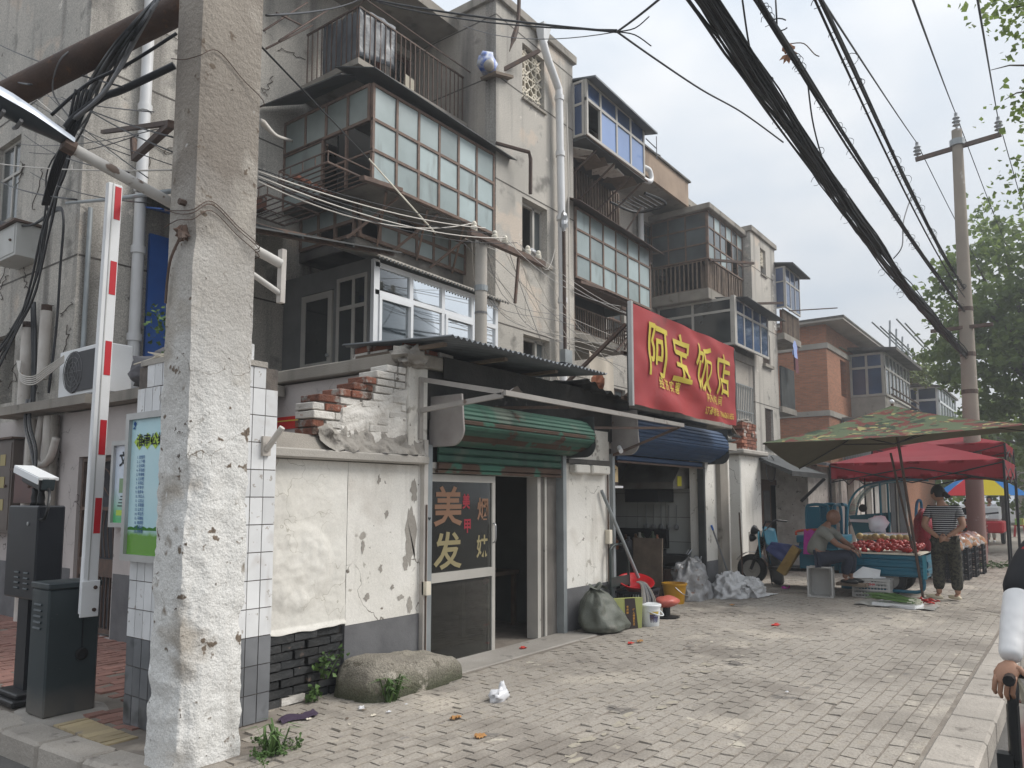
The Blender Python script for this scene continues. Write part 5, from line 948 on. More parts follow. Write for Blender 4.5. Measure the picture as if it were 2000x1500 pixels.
for k, (x_, y_, z_, rz_, mm) in enumerate([(5.02, 5.55, 2.91, 1.5, m_brickw), (5.03, 5.3, 2.91, 1.6, m_brickw), (5.02, 5.52, 2.97, 1.45, m_brick), (5.05, 5.28, 2.97, 1.7, m_brick), (5.05, 4.95, 2.91, .1, m_brickw), (5.3, 4.97, 2.91, .0, m_brick), (5.1, 4.95, 2.97, .15, m_brick), (5.5, 4.96, 2.91, .1, m_brickw), (8.3, 4.95, 2.91, .3, m_brick), (8.6, 4.95, 2.91, .1, m_brick), (8.45, 4.96, 2.97, .0, m_brick)]):
    ob('loose_brick', B().obox((x_, y_, z_+.03), (.23, .11, .055), (0, 0, rz_)).jit(.004, 9), mm, sp)
ob('rubble', B().ball((4.98, 4.88, 2.86), (.16, .14, .10), 18, 10, .7, 5), m_mort, sp, smooth=60)
tag(ob('terracotta_shard', B().ball((8.33, 4.84, 3.02), (.11, .07, .12), 9, 6, .5, 3), M('terracotta', (.52, .20, .11), (.42, .16, .09), 7), None), 'orange broken terracotta pot on the roof slab between the shutters', 'pot shard')
tag(ob('white_cup', B().lathe((8.05, 4.84, 2.905), [(.03, 0), (.045, .12), (.04, .12), (.026, .005), (0, .005)], 12), m_paintw, None, smooth=50), 'small white cup lying on the roof slab between the shutters', 'cup')
ob('switch_box', B().box((8.56, 4.83, .98), (8.64, 4.897, 1.16)), m_latt, sp, bevel=.006); ob('conduit', B().tube([(8.62, 4.88, .5), (8.62, 4.88, 1.95)], .012, 6), m_ruststeel, sp); ob('switch_box', B().box((5.14, 4.80, .68), (5.20, 4.86, .80)), m_latt, sp)
ob('conduit', B().tube([(5.165, 4.83, .1), (5.165, 4.83, 1.5)], .008, 6), m_ruststeel, sp); ob('camera_stub', B().tube([(8.7, 4.75, 2.22), (8.62, 4.68, 2.16)], .03, 8), m_paintw, sp)
tag(ob('red_plaque', B().box((4.972, 6.45, 2.29), (4.982, 6.95, 2.42)), M('plaque_red', (.50, .03, .025)), None), 'small red plaque with yellow line on the side wall beyond the boundary wall', 'plaque')
ob('stripe', B().box((4.9695, 6.45, 2.37), (4.9715, 6.95, 2.382)), m_yel, bpy.data.objects['red_plaque'])
# ================================================================ red banner
bn = thing('shop_banner', 'large red cloth banner with yellow Chinese shop lettering above the blue shutter', 'banner', (9.75, 4.2, 2.68))
BX0, BX1, BZ0, BZ1 = 8.06, 11.45, 2.68, 3.91
def bfold(x, z, n=0):
    u = (x-BX0)/(BX1-BX0); v = (z-BZ0)/(BZ1-BZ0); t_ = u*1.15+v*.75
    d = .040*math.sin(t_*17+2.5*noise.noise((u*2, v*2, 0)))*(.30+.9*(1-v))*math.sin(math.pi*min(1, max(0, u)))+.02*noise.noise((u*6, v*5, 2))
    return Vector((x, 4.2-d-n, z+.012*math.sin(u*40)*(1-v)*.3))
ob('cloth', B().grid(lambda u, v: bfold(BX0+(BX1-BX0)*u, BZ0+(BZ1-BZ0)*v), 220, 84), m_banner, bn, smooth='all')
ob('backing', B().box((BX0+.02, 4.27, BZ0+.03), (BX1-.02, 4.29, BZ1-.03)), m_tin, bn)
ob('edge_post', B().box((8.01, 4.185, 2.66), (8.055, 4.235, 3.93)), m_alu, bn); ob('edge_post', B().box((BX1+.005, 4.20, 2.7), (BX1+.04, 4.32, 3.9)), m_tin, bn)
for zz in (2.75, 3.3, 3.85): ob('frame_bar', B().box((8.05, 4.325, zz), (BX1, 4.36, zz+.04)), m_ruststeel, bn)
for xx in (8.2, 9.8, 11.2): ob('strut', B().bar((xx, 4.36, 3.7), (xx, 5.4, 2.92), .04), m_ruststeel, bn)
fb_ = frY(4.2)
for ch, cx, w0, h in (('阿', 8.72, 3.16, .74), ('宝', 9.44, 3.15, .72), ('饭', 10.22, 3.14, .72), ('店', 10.93, 3.15, .68)):
    lettering('lettering', ch, fb_, cx, w0, h, m_yel, bn, sx=.82, bold=.010, fn=lambda a, c: bfold(a, c, .018))
lettering('lettering', '经 济 实 惠', fb_, 9.07, 2.96, .165, m_yel, bn, sx=.9, bold=.012, fn=lambda a, c: bfold(a, c, .015))
lettering('lettering', '内 有 包 间', fb_, 10.55, 2.945, .15, m_yel, bn, sx=.9, bold=.010, fn=lambda a, c: bfold(a, c, .015))
lettering('lettering', '订餐电话：13966061655', fb_, 10.75, 2.765, .12, m_yel, bn, sx=.86, bold=.010, fn=lambda a, c: bfold(a, c, .015))
# ================================================================ people
def skin_mesh(js, edges, sub=2):
    me = bpy.data.meshes.new('sk'); names = list(js); idx = {n: i for i, n in enumerate(names)}
    me.from_pydata([js[n][0] for n in names], [(idx[a], idx[c]) for a, c in edges], [])
    o = bpy.data.objects.new('sk', me); COL.objects.link(o); md = o.modifiers.new('s', 'SKIN'); md.use_smooth_shade = True
    if not me.skin_vertices: me.attributes.new  # layer is made by the modifier
    bpy.context.view_layer.update()
    if not me.skin_vertices:
        bm = bmesh.new(); bm.from_mesh(me); bm.verts.layers.skin.verify(); bm.to_mesh(me); bm.free()
    for i, n in enumerate(names):
        r = js[n][1]; r = (r, r) if isinstance(r, (int, float)) else r; me.skin_vertices[0].data[i].radius = r; me.skin_vertices[0].data[i].use_root = (i == 0)
    ss = o.modifiers.new('u', 'SUBSURF'); ss.levels = sub; ss.render_levels = sub
    dg = bpy.context.evaluated_depsgraph_get(); ev = bpy.data.meshes.new_from_object(o.evaluated_get(dg))
    b = B(); b.v = [v.co.copy() for v in ev.vertices]; b.f = [tuple(p.vertices) for p in ev.polygons]
    bpy.data.objects.remove(o); bpy.data.meshes.remove(me); bpy.data.meshes.remove(ev); return b
def hand(b, w_, d, n, s_, curl=.7, sc=1.0):
    """w_ wrist, d pointing direction, n palm-side normal, s_ thumb-side direction"""
    w_, d, n, s_ = Vector(w_), Vector(d).normalized(), Vector(n).normalized(), Vector(s_).normalized()
    R_ = Matrix((s_, d, n)).transposed()
    p = B().ball((0, 0, 0), (.040*sc, .05*sc, .016*sc), 10, 8); b.add([w_+d*.05*sc+R_ @ q for q in p.v], p.f)
    for k, (off, l) in enumerate(((.028, .07), (.010, .08), (-.009, .074), (-.027, .058))):
        q0 = w_+d*.085*sc+s_*off*sc; q1 = q0+(d*math.cos(curl*.6)+n*math.sin(curl*.6))*l*.5*sc; q2 = q1+(d*math.cos(curl*1.7)+n*math.sin(curl*1.7))*l*.5*sc
        b.tube([q0-d*.02, q0, q1, q2], [.009*sc, .009*sc, .008*sc, .006*sc], 6)
    t0 = w_+d*.03*sc+s_*.034*sc; t1 = t0+(s_*.7+d*.6+n*.2).normalized()*.04*sc; t2 = t1+(d*.9+n*.5).normalized()*.03*sc
    b.tube([t0-s_*.01, t0, t1, t2], [.011*sc, .011*sc, .009*sc, .007*sc], 6)
def head(b, c, fwd, up, r=.098):
    c, f, u = Vector(c), Vector(fwd).normalized(), Vector(up).normalized(); s_ = u.cross(f).normalized(); u = f.cross(s_)
    def fn(a_, v):
        a = 2*math.pi*a_; e = math.pi*(v-.5); x_, y_, z_ = math.cos(a)*math.cos(e), math.sin(a)*math.cos(e), math.sin(e)
        k = 1.0
        if z_ < 0: k *= 1-.22*(-z_)*(1 if x_ > -.2 else .6)
        X_ = x_*r*1.12*k+(.012 if z_ < -.2 and x_ > .3 else 0); Y_ = y_*r*.86*k; Z_ = z_*r*1.28
        nz_ = math.exp(-((y_/.16)**2+((z_+.12)/.16)**2)) if x_ > 0 else 0; X_ += nz_*.020
        br = math.exp(-((z_-.2)/.10)**2)*max(0, x_)*.006; ey = math.exp(-(((abs(y_)-.36)/.16)**2+((z_-.06)/.12)**2))*(.010 if x_ > 0 else 0)
        X_ += br-ey
        return c+f*X_+s_*Y_+u*Z_
    b.grid(fn, 24, 18, wrap=True)
    for sg in (-1, 1):
        e = B().ball((0, 0, 0), (.022, .010, .034), 8, 6); b.add([c+s_*(sg*r*.87)+f*(-.008+p.x)+s_*p.y+u*(p.z-.005) for p in e.v], e.f)
    b.grid(lambda i, j: c+f*(r*1.10*.93-.004*(j-.5)**2)+s_*((i-.5)*.045)+u*(-.058+.008*(j-.5)), 4, 2)
m_skin = M('skin', (.36, .20, .13), (.32, .175, .115), 8, rough=.55); m_skind = M('tanned_skin', (.24, .125, .08), (.20, .105, .07), 8, rough=.5); m_hair = M('black_hair', (.012, .011, .011), rough=.5)
m_shirtg = M('grey_cotton', (.215, .215, .19), (.185, .185, .165), 5, bump=.2, bs=25); m_navy = M('navy_denim', (.022, .027, .045), (.03, .034, .05), 6, bump=.2, bs=30)
def stripes(name, c1, c2, period, duty):
    m = M(name, c1, rough=.8); t = m.node_tree; N = t.nodes; L = t.links; g = N.new('ShaderNodeNewGeometry'); sp_ = N.new('ShaderNodeSeparateXYZ'); L.new(g.outputs['Position'], sp_.inputs[0])
    a = N.new('ShaderNodeMath'); a.operation = 'MULTIPLY'; a.inputs[1].default_value = 1/period; L.new(sp_.outputs[2], a.inputs[0]); f = N.new('ShaderNodeMath'); f.operation = 'FRACT'; L.new(a.outputs[0], f.inputs[0]); g2 = N.new('ShaderNodeMath'); g2.operation = 'GREATER_THAN'; g2.inputs[1].default_value = duty; L.new(f.outputs[0], g2.inputs[0])
    mx_ = N.new('ShaderNodeMix'); mx_.data_type = 'RGBA'; L.new(g2.outputs[0], mx_.inputs[0]); mx_.inputs[6].default_value = (*c1, 1); mx_.inputs[7].default_value = (*c2, 1); L.new(mx_.outputs[2], N['Principled BSDF'].inputs['Base Color']); return m
m_strip = stripes('striped_tee', (.016, .018, .024), (.55, .55, .55), .032, .72)
m_leop = M('leopard_cloth', (.045, .042, .03), (.07, .065, .045), 12, spots=[((.012, .012, .011), 28, .50, .05)])
E_ARM = lambda s_: [('chest', 'sh'+s_), ('sh'+s_, 'el'+s_), ('el'+s_, 'wr'+s_)]
def person(label, loc, J, skinm, topm, botm, hd, feet, hands, hair=None, sleeve=.62, shoe=None, shirt_low=0.0, group=None, fat=1.0):
    """J: pelvis spine chest neck + shL elL wrL hipL knL anL (and R)"""
    t = thing('person', label, 'person', loc, group); V3 = {k: Vector(v) for k, v in J.items()}
    rad = dict(pelvis=.125, spine=.115, chest=(.135, .115), neck=.055, hipL=.085, hipR=.085, knL=.06, knR=.06, anL=.042, anR=.042, shL=.062, shR=.062, elL=.042, elR=.042, wrL=.029, wrR=.029)
    js = {k: (V3[k], rad[k] if not isinstance(rad[k], float) else rad[k]*(fat if k in ('pelvis', 'spine', 'hipL', 'hipR', 'elL', 'elR') else 1)) for k in ('pelvis', 'spine', 'chest', 'neck', 'shL', 'elL', 'wrL', 'shR', 'elR', 'wrR', 'hipL', 'knL', 'anL', 'hipR', 'knR', 'anR')}
    hc_, hf = Vector(hd[0]), Vector(hd[1]); js['skull'] = (V3['neck'].lerp(hc_, .45), .055)
    eds = [('pelvis', 'spine'), ('spine', 'chest'), ('chest', 'neck'), ('neck', 'skull')]+E_ARM('L')+E_ARM('R')
    for s_ in 'LR': eds += [('pelvis', 'hip'+s_), ('hip'+s_, 'kn'+s_), ('kn'+s_, 'an'+s_)]
    b = skin_mesh(js, eds); head(b, hc_, hf, (hc_-V3['neck']).normalized()*.5+ZUP)
    for h_ in hands: hand(b, *h_)
    for s_, f_ in zip('LR', feet):
        f_ = Vector(f_).normalized(); a = V3['an'+s_]; b.tube([a, a+ZUP*-.03+f_*.03, a-ZUP*.045+f_*.13], [.04, .042, .03], 8)
    ob('body', b, skinm, t, smooth='all')
    k = {n: Vector(V3[n]) for n in V3}
    low = k['pelvis'].lerp(k['spine'], .1-shirt_low*1.5)
    sj = dict(chest=(k['chest'], (.158*fat, .135*fat)), spine=(k['spine'], .142*fat), low=(low, .15*fat), neck=(k['chest'].lerp(k['neck'], .62), .075))
    for s_ in 'LR': sj['sh'+s_] = (k['sh'+s_], .078); sj['e'+s_] = (k['sh'+s_].lerp(k['el'+s_], sleeve*.6), .070); sj['f'+s_] = (k['sh'+s_].lerp(k['el'+s_], sleeve), .070)
    ob('shirt', skin_mesh(sj, [('low', 'spine'), ('spine', 'chest'), ('chest', 'neck')]+[e for s_ in 'LR' for e in (('chest', 'sh'+s_), ('sh'+s_, 'e'+s_), ('e'+s_, 'f'+s_))]), topm, t, smooth='all')
    tj = dict(pelvis=(k['pelvis']-ZUP*.045, .122*fat))
    for s_ in 'LR':
        tj['h'+s_] = (k['hip'+s_], .102*fat); tj['t'+s_] = (k['hip'+s_].lerp(k['kn'+s_], .5), .092*fat); tj['k'+s_] = (k['kn'+s_], .078*fat); tj['c'+s_] = (k['kn'+s_].lerp(k['an'+s_], .5), .074*fat); tj['a'+s_] = (k['kn'+s_].lerp(k['an'+s_], .86), .066*fat)
    ob('trousers', skin_mesh(tj, [e for s_ in 'LR' for e in (('pelvis', 'h'+s_), ('h'+s_, 't'+s_), ('t'+s_, 'k'+s_), ('k'+s_, 'c'+s_), ('c'+s_, 'a'+s_))]).jit(.008, 9), botm, t, smooth='all')
    for s_, f_ in zip('LR', feet):
        f_ = Vector(f_).normalized(); a = V3['an'+s_]; r_ = Matrix((f_, ZUP.cross(f_), ZUP)).transposed(); e = B().ball((0, 0, 0), (.135, .05, .045), 14, 8)
        ob('shoe', B().add([a+f_*.07-ZUP*.042+r_ @ Vector((p.x, p.y, max(p.z, -.024))) for p in e.v], e.f), shoe or m_plasblk, t, smooth='all')
    if hair:
        f = hf.normalized(); cap = B().grid(lambda u, v: hc_+Matrix((f, ZUP.cross(f).normalized(), ZUP)).transposed() @ Vector((math.cos(2*math.pi*u)*math.cos(v*1.75-.18)*.118-.012, math.sin(2*math.pi*u)*math.cos(v*1.75-.18)*.094, .012+math.sin(v*1.75-.18)*.132-(.0 if math.cos(2*math.pi*u) > -.1 else .05*(1-v)))), 24, 10, wrap=True)
        if hair == 'bun': cap.ball(hc_-f*.125-ZUP*.02, (.05, .05, .045), 10, 8); cap.ball(hc_-f*.165-ZUP*.05, (.035, .05, .035), 10, 8)
        ob('hair', cap, m_hair, t, smooth='all')
    return t
# woman standing at the stall, seen from behind, hands clasped behind her back
wx, wy = 13.5, 1.70
person('person in striped tee and patterned trousers standing with hands clasped behind the back', (wx, wy, 0), dict(
    pelvis=(wx, wy, .93), spine=(wx, wy, 1.12), chest=(wx+.01, wy, 1.33), neck=(wx, wy+.03, 1.50),
    shL=(wx, wy+.19, 1.40), elL=(wx-.12, wy+.27, 1.14), wrL=(wx-.20, wy+.06, .96), shR=(wx, wy-.19, 1.40), elR=(wx-.12, wy-.27, 1.14), wrR=(wx-.20, wy-.05, .98),
    hipL=(wx, wy+.10, .86), knL=(wx+.02, wy+.11, .47), anL=(wx-.02, wy+.12, .085), hipR=(wx, wy-.10, .86), knR=(wx+.04, wy-.12, .47), anR=(wx+.03, wy-.13, .085)),
    m_skin, m_strip, m_leop, ((wx+.0, wy+.07, 1.64), (.55, .83, -.05)), [(.35, .93, 0), (.6, .6, 0)],
    [((wx-.20, wy+.06, .96), (-.1, -1, -.15), (1, 0, 0), (0, 0, 1), .6), ((wx-.215, wy-.05, .98), (-.1, .8, -.5), (1, 0, 0), (0, 0, 1), .8)], hair='bun', sleeve=.6, shoe=M('cream_rubber', (.62, .55, .40), rough=.5, spots=[((.12, .10, .08), 60, .66, .03)]), shirt_low=.35, fat=1.22)
# man sitting on a crate, seen from behind
person('person in grey tee with shaved head sitting on an upturned white crate', (12.9, 3.4, 0), dict(
    pelvis=(12.86, 3.45, .62), spine=(12.88, 3.47, .80), chest=(12.92, 3.39, 1.0), neck=(12.95, 3.29, 1.14),
    shL=(13.10, 3.28, 1.05), elL=(13.17, 3.08, .85), wrL=(13.08, 2.93, .775), shR=(12.74, 3.32, 1.05), elR=(12.72, 3.10, .84), wrR=(12.86, 2.93, .765),
    hipL=(12.98, 3.36, .60), knL=(13.10, 2.97, .68), anL=(13.12, 3.02, .30), hipR=(12.78, 3.36, .60), knR=(12.86, 2.97, .66), anR=(12.90, 3.05, .30)),
    m_skind, m_shirtg, m_navy, ((13.0, 3.21, 1.26), (.55, -.80, -.25)), [(.1, -1, -.05), (.1, -1, -.05)],
    [((13.08, 2.93, .775), (-.3, -.7, -.5), (0, 0, -1), (-1, 0, 0), .6), ((12.86, 2.93, .765), (.3, -.7, -.5), (0, 0, -1), (1, 0, 0), .6)], sleeve=.75, fat=1.15)
# vendor walking far off in white
fx, fy = 32.5, 2.6
def standing(x, y, h, yaw, swing=.08):
    f = Vector((math.cos(yaw), math.sin(yaw), 0)); l = Vector((-f.y, f.x, 0)); P = lambda a, s_, z_: Vector((x, y, 0))+f*a+l*s_+ZUP*(z_*h)
    return dict(pelvis=P(0, 0, .53), spine=P(0, 0, .62), chest=P(.01, 0, .74), neck=P(0, 0, .845), shL=P(0, .18, .80), elL=P(.02, .23, .62), wrL=P(.14, .20, .50), shR=P(0, -.18, .80), elR=P(.02, -.23, .62), wrR=P(.14, -.20, .50),
                hipL=P(0, .09, .49), knL=P(swing, .09, .27), anL=P(swing*.6, .09, .05), hipR=P(0, -.09, .49), knR=P(-swing*.2, -.09, .27), anR=P(-swing, -.09, .05)), P(.03, 0, .925), f, l
def simple_person(label, x, y, h, yaw, skinm, top, bot, hair=True):
    J, hc_, f, l = standing(x, y, h, yaw); return person(label, (x, y, 0), J, skinm, top, bot, (hc_, f), [f, f], [(J['wrL'], (f-ZUP).normalized(), -l, f, .6), (J['wrR'], (f-ZUP).normalized(), l, f, .6)], hair='cap' if hair else None, shoe=m_paintw)
m_clothw = M('white_cotton', (.70, .70, .74)); m_cream = M('cream_linen', (.50, .48, .41)); m_clothk = M('dark_cotton', (.022, .022, .028))
simple_person('person in white shirt and cream trousers far off by the red cart', 32.5, 2.62, 1.66, math.pi, m_skin, m_clothw, m_cream)
simple_person('person in dark clothes under the striped parasol', 27.0, 2.75, 1.55, math.pi*.9, m_skin, m_clothk, m_clothk)
simple_person('cook in dark tee inside the eatery kitchen', 10.35, 6.05, 1.60, .2, m_skin, m_clothk, m_clothk)
# ================================================================ cyclist at the right edge
cyc = thing('bicycle', 'black bicycle at the right edge with shopping bag on its handlebar', 'bicycle', (3.3, .1, -.16))
HB = pD(1975, 1318, 2.72); m_bike = M('black_bike_paint', (.016, .017, .018), rough=.3)
cyl = HB.y-.27
ob('handlebar', B().tube(smooth_path([HB+Vector((-.10, .0, .0)), HB+Vector((.02, 0, .0)), HB+Vector((.06, -.06, -.01)), (HB.x+.05, cyl, HB.z-.03), (HB.x+.06, HB.y-.48, HB.z-.01), (HB.x+.02, HB.y-.54, HB.z), (HB.x-.10, HB.y-.54, HB.z)], 5), .014, 8), m_bike, cyc, smooth='all')
ob('grip', B().tube([HB+Vector((-.12, 0, 0)), HB+Vector((.0, 0, 0))], .019, 10), m_plasblk, cyc, smooth=50)
ob('brake_lever', B().tube(smooth_path([HB+Vector((.02, 0, -.02)), HB+Vector((-.02, -.005, -.06)), HB+Vector((-.03, .004, -.16)), HB+Vector((-.025, .0, -.30))], 5), [.018]*8+[.014]*8, 8), m_bike, cyc, smooth='all')
ob('lamp_bracket', B().tube([HB+Vector((-.02, .0, -.10)), HB+Vector((-.015, .002, -.62))], .020, 8).obox(HB+Vector((-.02, .03, -.30)), (.05, .05, .06)), m_bike, cyc)
ob('stem', B().tube([(HB.x+.05, cyl, HB.z-.02), (HB.x-.02, cyl, HB.z-.42)], .018, 10), m_bike, cyc, smooth=50)
wc = Vector((HB.x-.28, cyl, -.16+.33)); wc2 = wc+Vector((1.05, 0, 0))
for c_ in (wc, wc2):
    wh = ob('wheel', B().tube([c_+Vector((math.cos(a)*.31, 0, math.sin(a)*.31)) for a in frange(0, 2*math.pi, 40)], .018, 8), m_plasblk, cyc, smooth='all'); ob('rim', B().tube([c_+Vector((math.cos(a)*.285, 0, math.sin(a)*.285)) for a in frange(0, 2*math.pi, 40)], .010, 6), m_steel, wh)
    ob('spokes', B().tube([c_-Vector((0, .03, 0)), c_+Vector((0, .03, 0))], .02, 8), m_steel, wh)
    for k in range(18): a = 2*math.pi*k/18; ob('spoke', B().tube([c_+Vector((0, .02*(-1)**k, 0)), c_+Vector((math.cos(a)*.285, 0, math.sin(a)*.285))], .0015, 3), m_steel, wh)
top_ = Vector((HB.x-.02, cyl, HB.z-.42))
for sg in (-1, 1): ob('fork', B().tube([top_, wc+Vector((0, .05*sg, .28)), wc+Vector((0, .05*sg, 0))], .011, 6), m_bike, cyc)
bb_ = Vector((wc.x+.58, cyl, .12)); st = Vector((wc.x+.74, cyl, .60))
ob('frame', B().tube([top_-ZUP*.02, st-ZUP*.05], .017, 8).tube([top_-ZUP*.1, bb_], .018, 8).tube([bb_, st+ZUP*.1], .017, 8).tube([bb_, wc2], .012, 6).tube([st, wc2], .010, 6), m_bike, cyc); ob('saddle', B().ball(st+ZUP*.14, (.13, .07, .04), 14, 8), m_plasblk, cyc, smooth='all')
m_sleeve = M('white_sun_sleeve', (.70, .695, .69), (.66, .65, .645), 5, rough=.6, bump=.08, bs=12)
m_flor = M('black_floral', (.018, .018, .02), spots=[((.36, .03, .03), 9, .66, .03), ((.30, .36, .10), 13, .69, .03), ((.60, .56, .45), 17, .73, .03)])
W1 = HB+Vector((-.02, .0, .055)); E1 = pD(1988, 1172, 2.88); S1 = pD(2022, 1082, 3.02); CH = S1+Vector((.02, -.21, -.03)); S2 = CH+Vector((.0, -.21, .03))
rider = person('person in black floral top and white sleeve holding the bicycle at the right edge', (CH.x+.4, CH.y, -.16), dict(
    pelvis=CH+Vector((.36, 0, -.46)), spine=CH+Vector((.22, 0, -.24)), chest=CH, neck=CH+Vector((-.03, 0, .19)), shR=S1, elR=E1, wrR=W1, shL=S2, elL=S2+Vector((-.12, -.05, -.26)), wrL=HB+Vector((-.02, -.54, .055)),
    hipR=CH+Vector((.34, .09, -.50)), knR=CH+Vector((.08, .12, -.72)), anR=CH+Vector((.16, .12, -1.10)), hipL=CH+Vector((.34, -.09, -.50)), knL=CH+Vector((.10, -.12, -.78)), anL=CH+Vector((.22, -.12, -1.22))),
    m_skin, m_flor, m_clothk, (CH+Vector((-.05, 0, .33)), (-1, .05, 0)), [(-1, 0, -.1), (-1, 0, -.1)],
    [(W1, (-.45, .15, -.6), (.6, 0, -.8), (0, -1, 0), 1.1), (HB+Vector((-.02, -.54, .055)), (-.45, -.1, -.6), (.6, 0, -.8), (0, 1, 0), 1.1)], hair='bun', sleeve=1.02)
ob('sun_sleeve', skin_mesh(dict(a=(E1.lerp(S1, .12), .056), e=(E1, .055), m=(E1.lerp(W1, .45), .050), w=(E1.lerp(W1, .86), .041), c=(E1.lerp(W1, 1.0), .039)), [('a', 'e'), ('e', 'm'), ('m', 'w'), ('w', 'c')], 4).jit(.002, 30), m_sleeve, rider, smooth='all')
sb = thing('shopping_bag', 'printed white and red shopping bag hanging from the bicycle handlebar', 'bag', tuple(HB+Vector((.1, -.01, -.6))))
def bagf(u, v): a = 2*math.pi*u; r_ = .35+.65*min(1, v*1.5); return HB+Vector((.14+math.sin(a)*.10*r_, -.03+math.cos(a)*.085*r_+.01*noise.noise((u*8, v*5, 0)), -.12-.46*v+.0))
ob('sack', B().grid(bagf, 24, 12, wrap=True), M('printed_bag', (.62, .58, .50), (.40, .05, .04), 6, rough=.4, spots=[((.10, .16, .09), 7, .66, .04)]), sb, smooth='all')
ob('handle', B().tube(smooth_path([HB+Vector((.04, 0, 0)), HB+Vector((.10, -.02, -.06)), HB+Vector((.14, -.03, -.14))], 5), .012, 6), M('clear_bag', (.50, .47, .38), rough=.3), sb)
# ================================================================ things in front of and inside the eatery
def sack(name, label, c, r, h, m, seed, amp=.16, neck=None, cat='sack'):
    c = Vector(c); t = thing(name, label, cat, tuple(c))
    def fn(u, v):
        a = 2*math.pi*u; e = -.5*math.pi+math.pi*v; rr_ = max(0, math.cos(e))**(.55 if v < .5 else .8); k = 1+amp*noise.noise((math.cos(a)*1.5+seed*3, math.sin(a)*1.5, v*2.2))+amp*.35*noise.noise((math.cos(a)*5+seed, math.sin(a)*5, v*6))
        z_ = h*(.5+.5*math.sin(e)); return c+Vector((math.cos(a)*r[0]*rr_*k, math.sin(a)*r[1]*rr_*k, max(.002, z_*(1+.15*noise.noise((a, seed, 0))) if v > .1 else z_)))
    ob('sack', B().grid(fn, 36, 22, wrap=True), m, t, smooth='all')
    if neck:
        n0 = c+Vector(neck); b = B().grid(lambda u, v: n0+Vector((math.cos(6.283*u)*(.05+.07*v*(1+.5*math.sin(u*31))), math.sin(6.283*u)*(.05+.06*v), -.03+.13*v+.03*math.sin(u*25)*v)), 30, 5, wrap=True)
        ob('tied_neck', b, m, t, smooth='all')
    return t
m_sackg = M('olive_woven_sack', (.13, .14, .115), (.10, .108, .09), 4, rough=.42, bump=.35, bs=90, grain=.12, spots=[((.17, .165, .14), 3, .6, .1)]); m_sackw = M('white_woven_sack', (.62, .615, .62), (.52, .515, .51), 4, rough=.45, bump=.4, bs=12, spots=[((.33, .30, .27), 4, .66, .06)])
fs = thing('full_sack', 'full olive green woven sack leaning on the pier between the shops', 'sack', (8.05, 4.62, 0))
def sackf(u, v):
    a = 2*math.pi*u; ca, sa = math.cos(a), math.sin(a); e = lambda t_: math.copysign(abs(t_)**.75, t_); pr = [(0, .0), (.9, .02), (1.0, .14), (.93, .32), (.80, .52), (.62, .72), (.40, .88), (.17, .97), (.11, 1.0)]; s_ = v*8; i = min(7, int(s_)); t_ = s_-i; r_ = pr[i][0]+(pr[i+1][0]-pr[i][0])*t_; z_ = pr[i][1]+(pr[i+1][1]-pr[i][1])*t_
    p = Vector((8.05+e(ca)*.36*r_-.10*z_, 4.60+e(sa)*.24*r_+.10*z_, .50*z_)); q = Vector((ca*1.3, sa*1.3, z_*2)); fold = .030*noise.noise(q*1.6)+.022*math.sin(a*7+4*noise.noise(q))*z_*(1-v)*2+.012*noise.noise(q*5)
    return p+Vector((ca, sa, .3*noise.noise(q*2)))*fold*(1 if v > .04 else 0)
ob('sack', B().grid(sackf, 72, 36, wrap=True), m_sackg, fs, smooth='all')
ob('tied_neck', B().grid(lambda u, v: Vector((7.96+.04*v-.1*v, 4.69-.06*v, .49+.10*v-.07*v*v))+Vector((math.cos(6.283*u), math.sin(6.283*u)*.7, .3*math.sin(u*19)))*(.035+.085*v*(1+.45*math.sin(u*31))), 40, 6, wrap=True), m_sackg, fs, smooth='all')
def heap(b, c, rx, ry, h, seed, pw=1.0, nr=44, nv=22, fold=.32):
    c = Vector(c)
    def fn(u, v):
        a = 6.2832*u; r_ = math.cos(v*math.pi/2)**.7; q = Vector((math.cos(a)*1.4+seed*5.1, math.sin(a)*1.4, v*1.8)); rd = 1-abs(noise.noise(q*1.7))*2; rd2 = 1-abs(noise.noise(q*3.9+Vector((3, 1, 2))))*2
        k = 1+fold*(rd-.5)*.55+fold*.35*(rd2-.5); z_ = h*math.sin(v*math.pi/2)**pw*(1+fold*.5*(rd-.4)+fold*.3*noise.noise(q*2.2)); return c+Vector((math.cos(a)*rx*r_*k, math.sin(a)*ry*r_*k, max(.003, z_)))
    return b.grid(fn, nr, nv, wrap=True)
rs_ = thing('rubbish_sack', 'translucent white sack full of rubbish at the eatery doorway', 'sack', (11.35, 5.0, 0)); m_cps = M('clear_plastic_sack', (.36, .36, .37), (.23, .225, .22), 9, rough=.28, spec=.5, bump=.5, bs=14, spots=[((.17, .10, .08), 9, .62, .05), ((.50, .50, .51), 7, .64, .04)])
ob('sack', heap(B(), (11.35, 5.0, 0), .42, .30, .56, 2, 1.1, fold=.45), m_cps, rs_, smooth='all'); ob('gathered_top', B().grid(lambda u, v: Vector((11.55+.12*v, 5.0, .46+.16*v))+Vector((math.cos(6.283*u), math.sin(6.283*u), .4*math.sin(u*25)))*(.05+.05*v*(1+.5*math.sin(u*31))), 30, 5, wrap=True), m_cps, rs_, smooth='all')
t = thing('empty_sack', 'slumped white woven sack on the pavement right of the eatery', 'sack', (12.02, 4.52, 0)); ob('sack', heap(B(), (11.98, 4.55, 0), .36, .26, .33, 5, .9, fold=.6), m_sackw, t, smooth='all'); ob('fold', heap(B(), (12.25, 4.36, 0), .34, .22, .26, 8, .8, fold=.6), m_sackw, t, smooth='all')
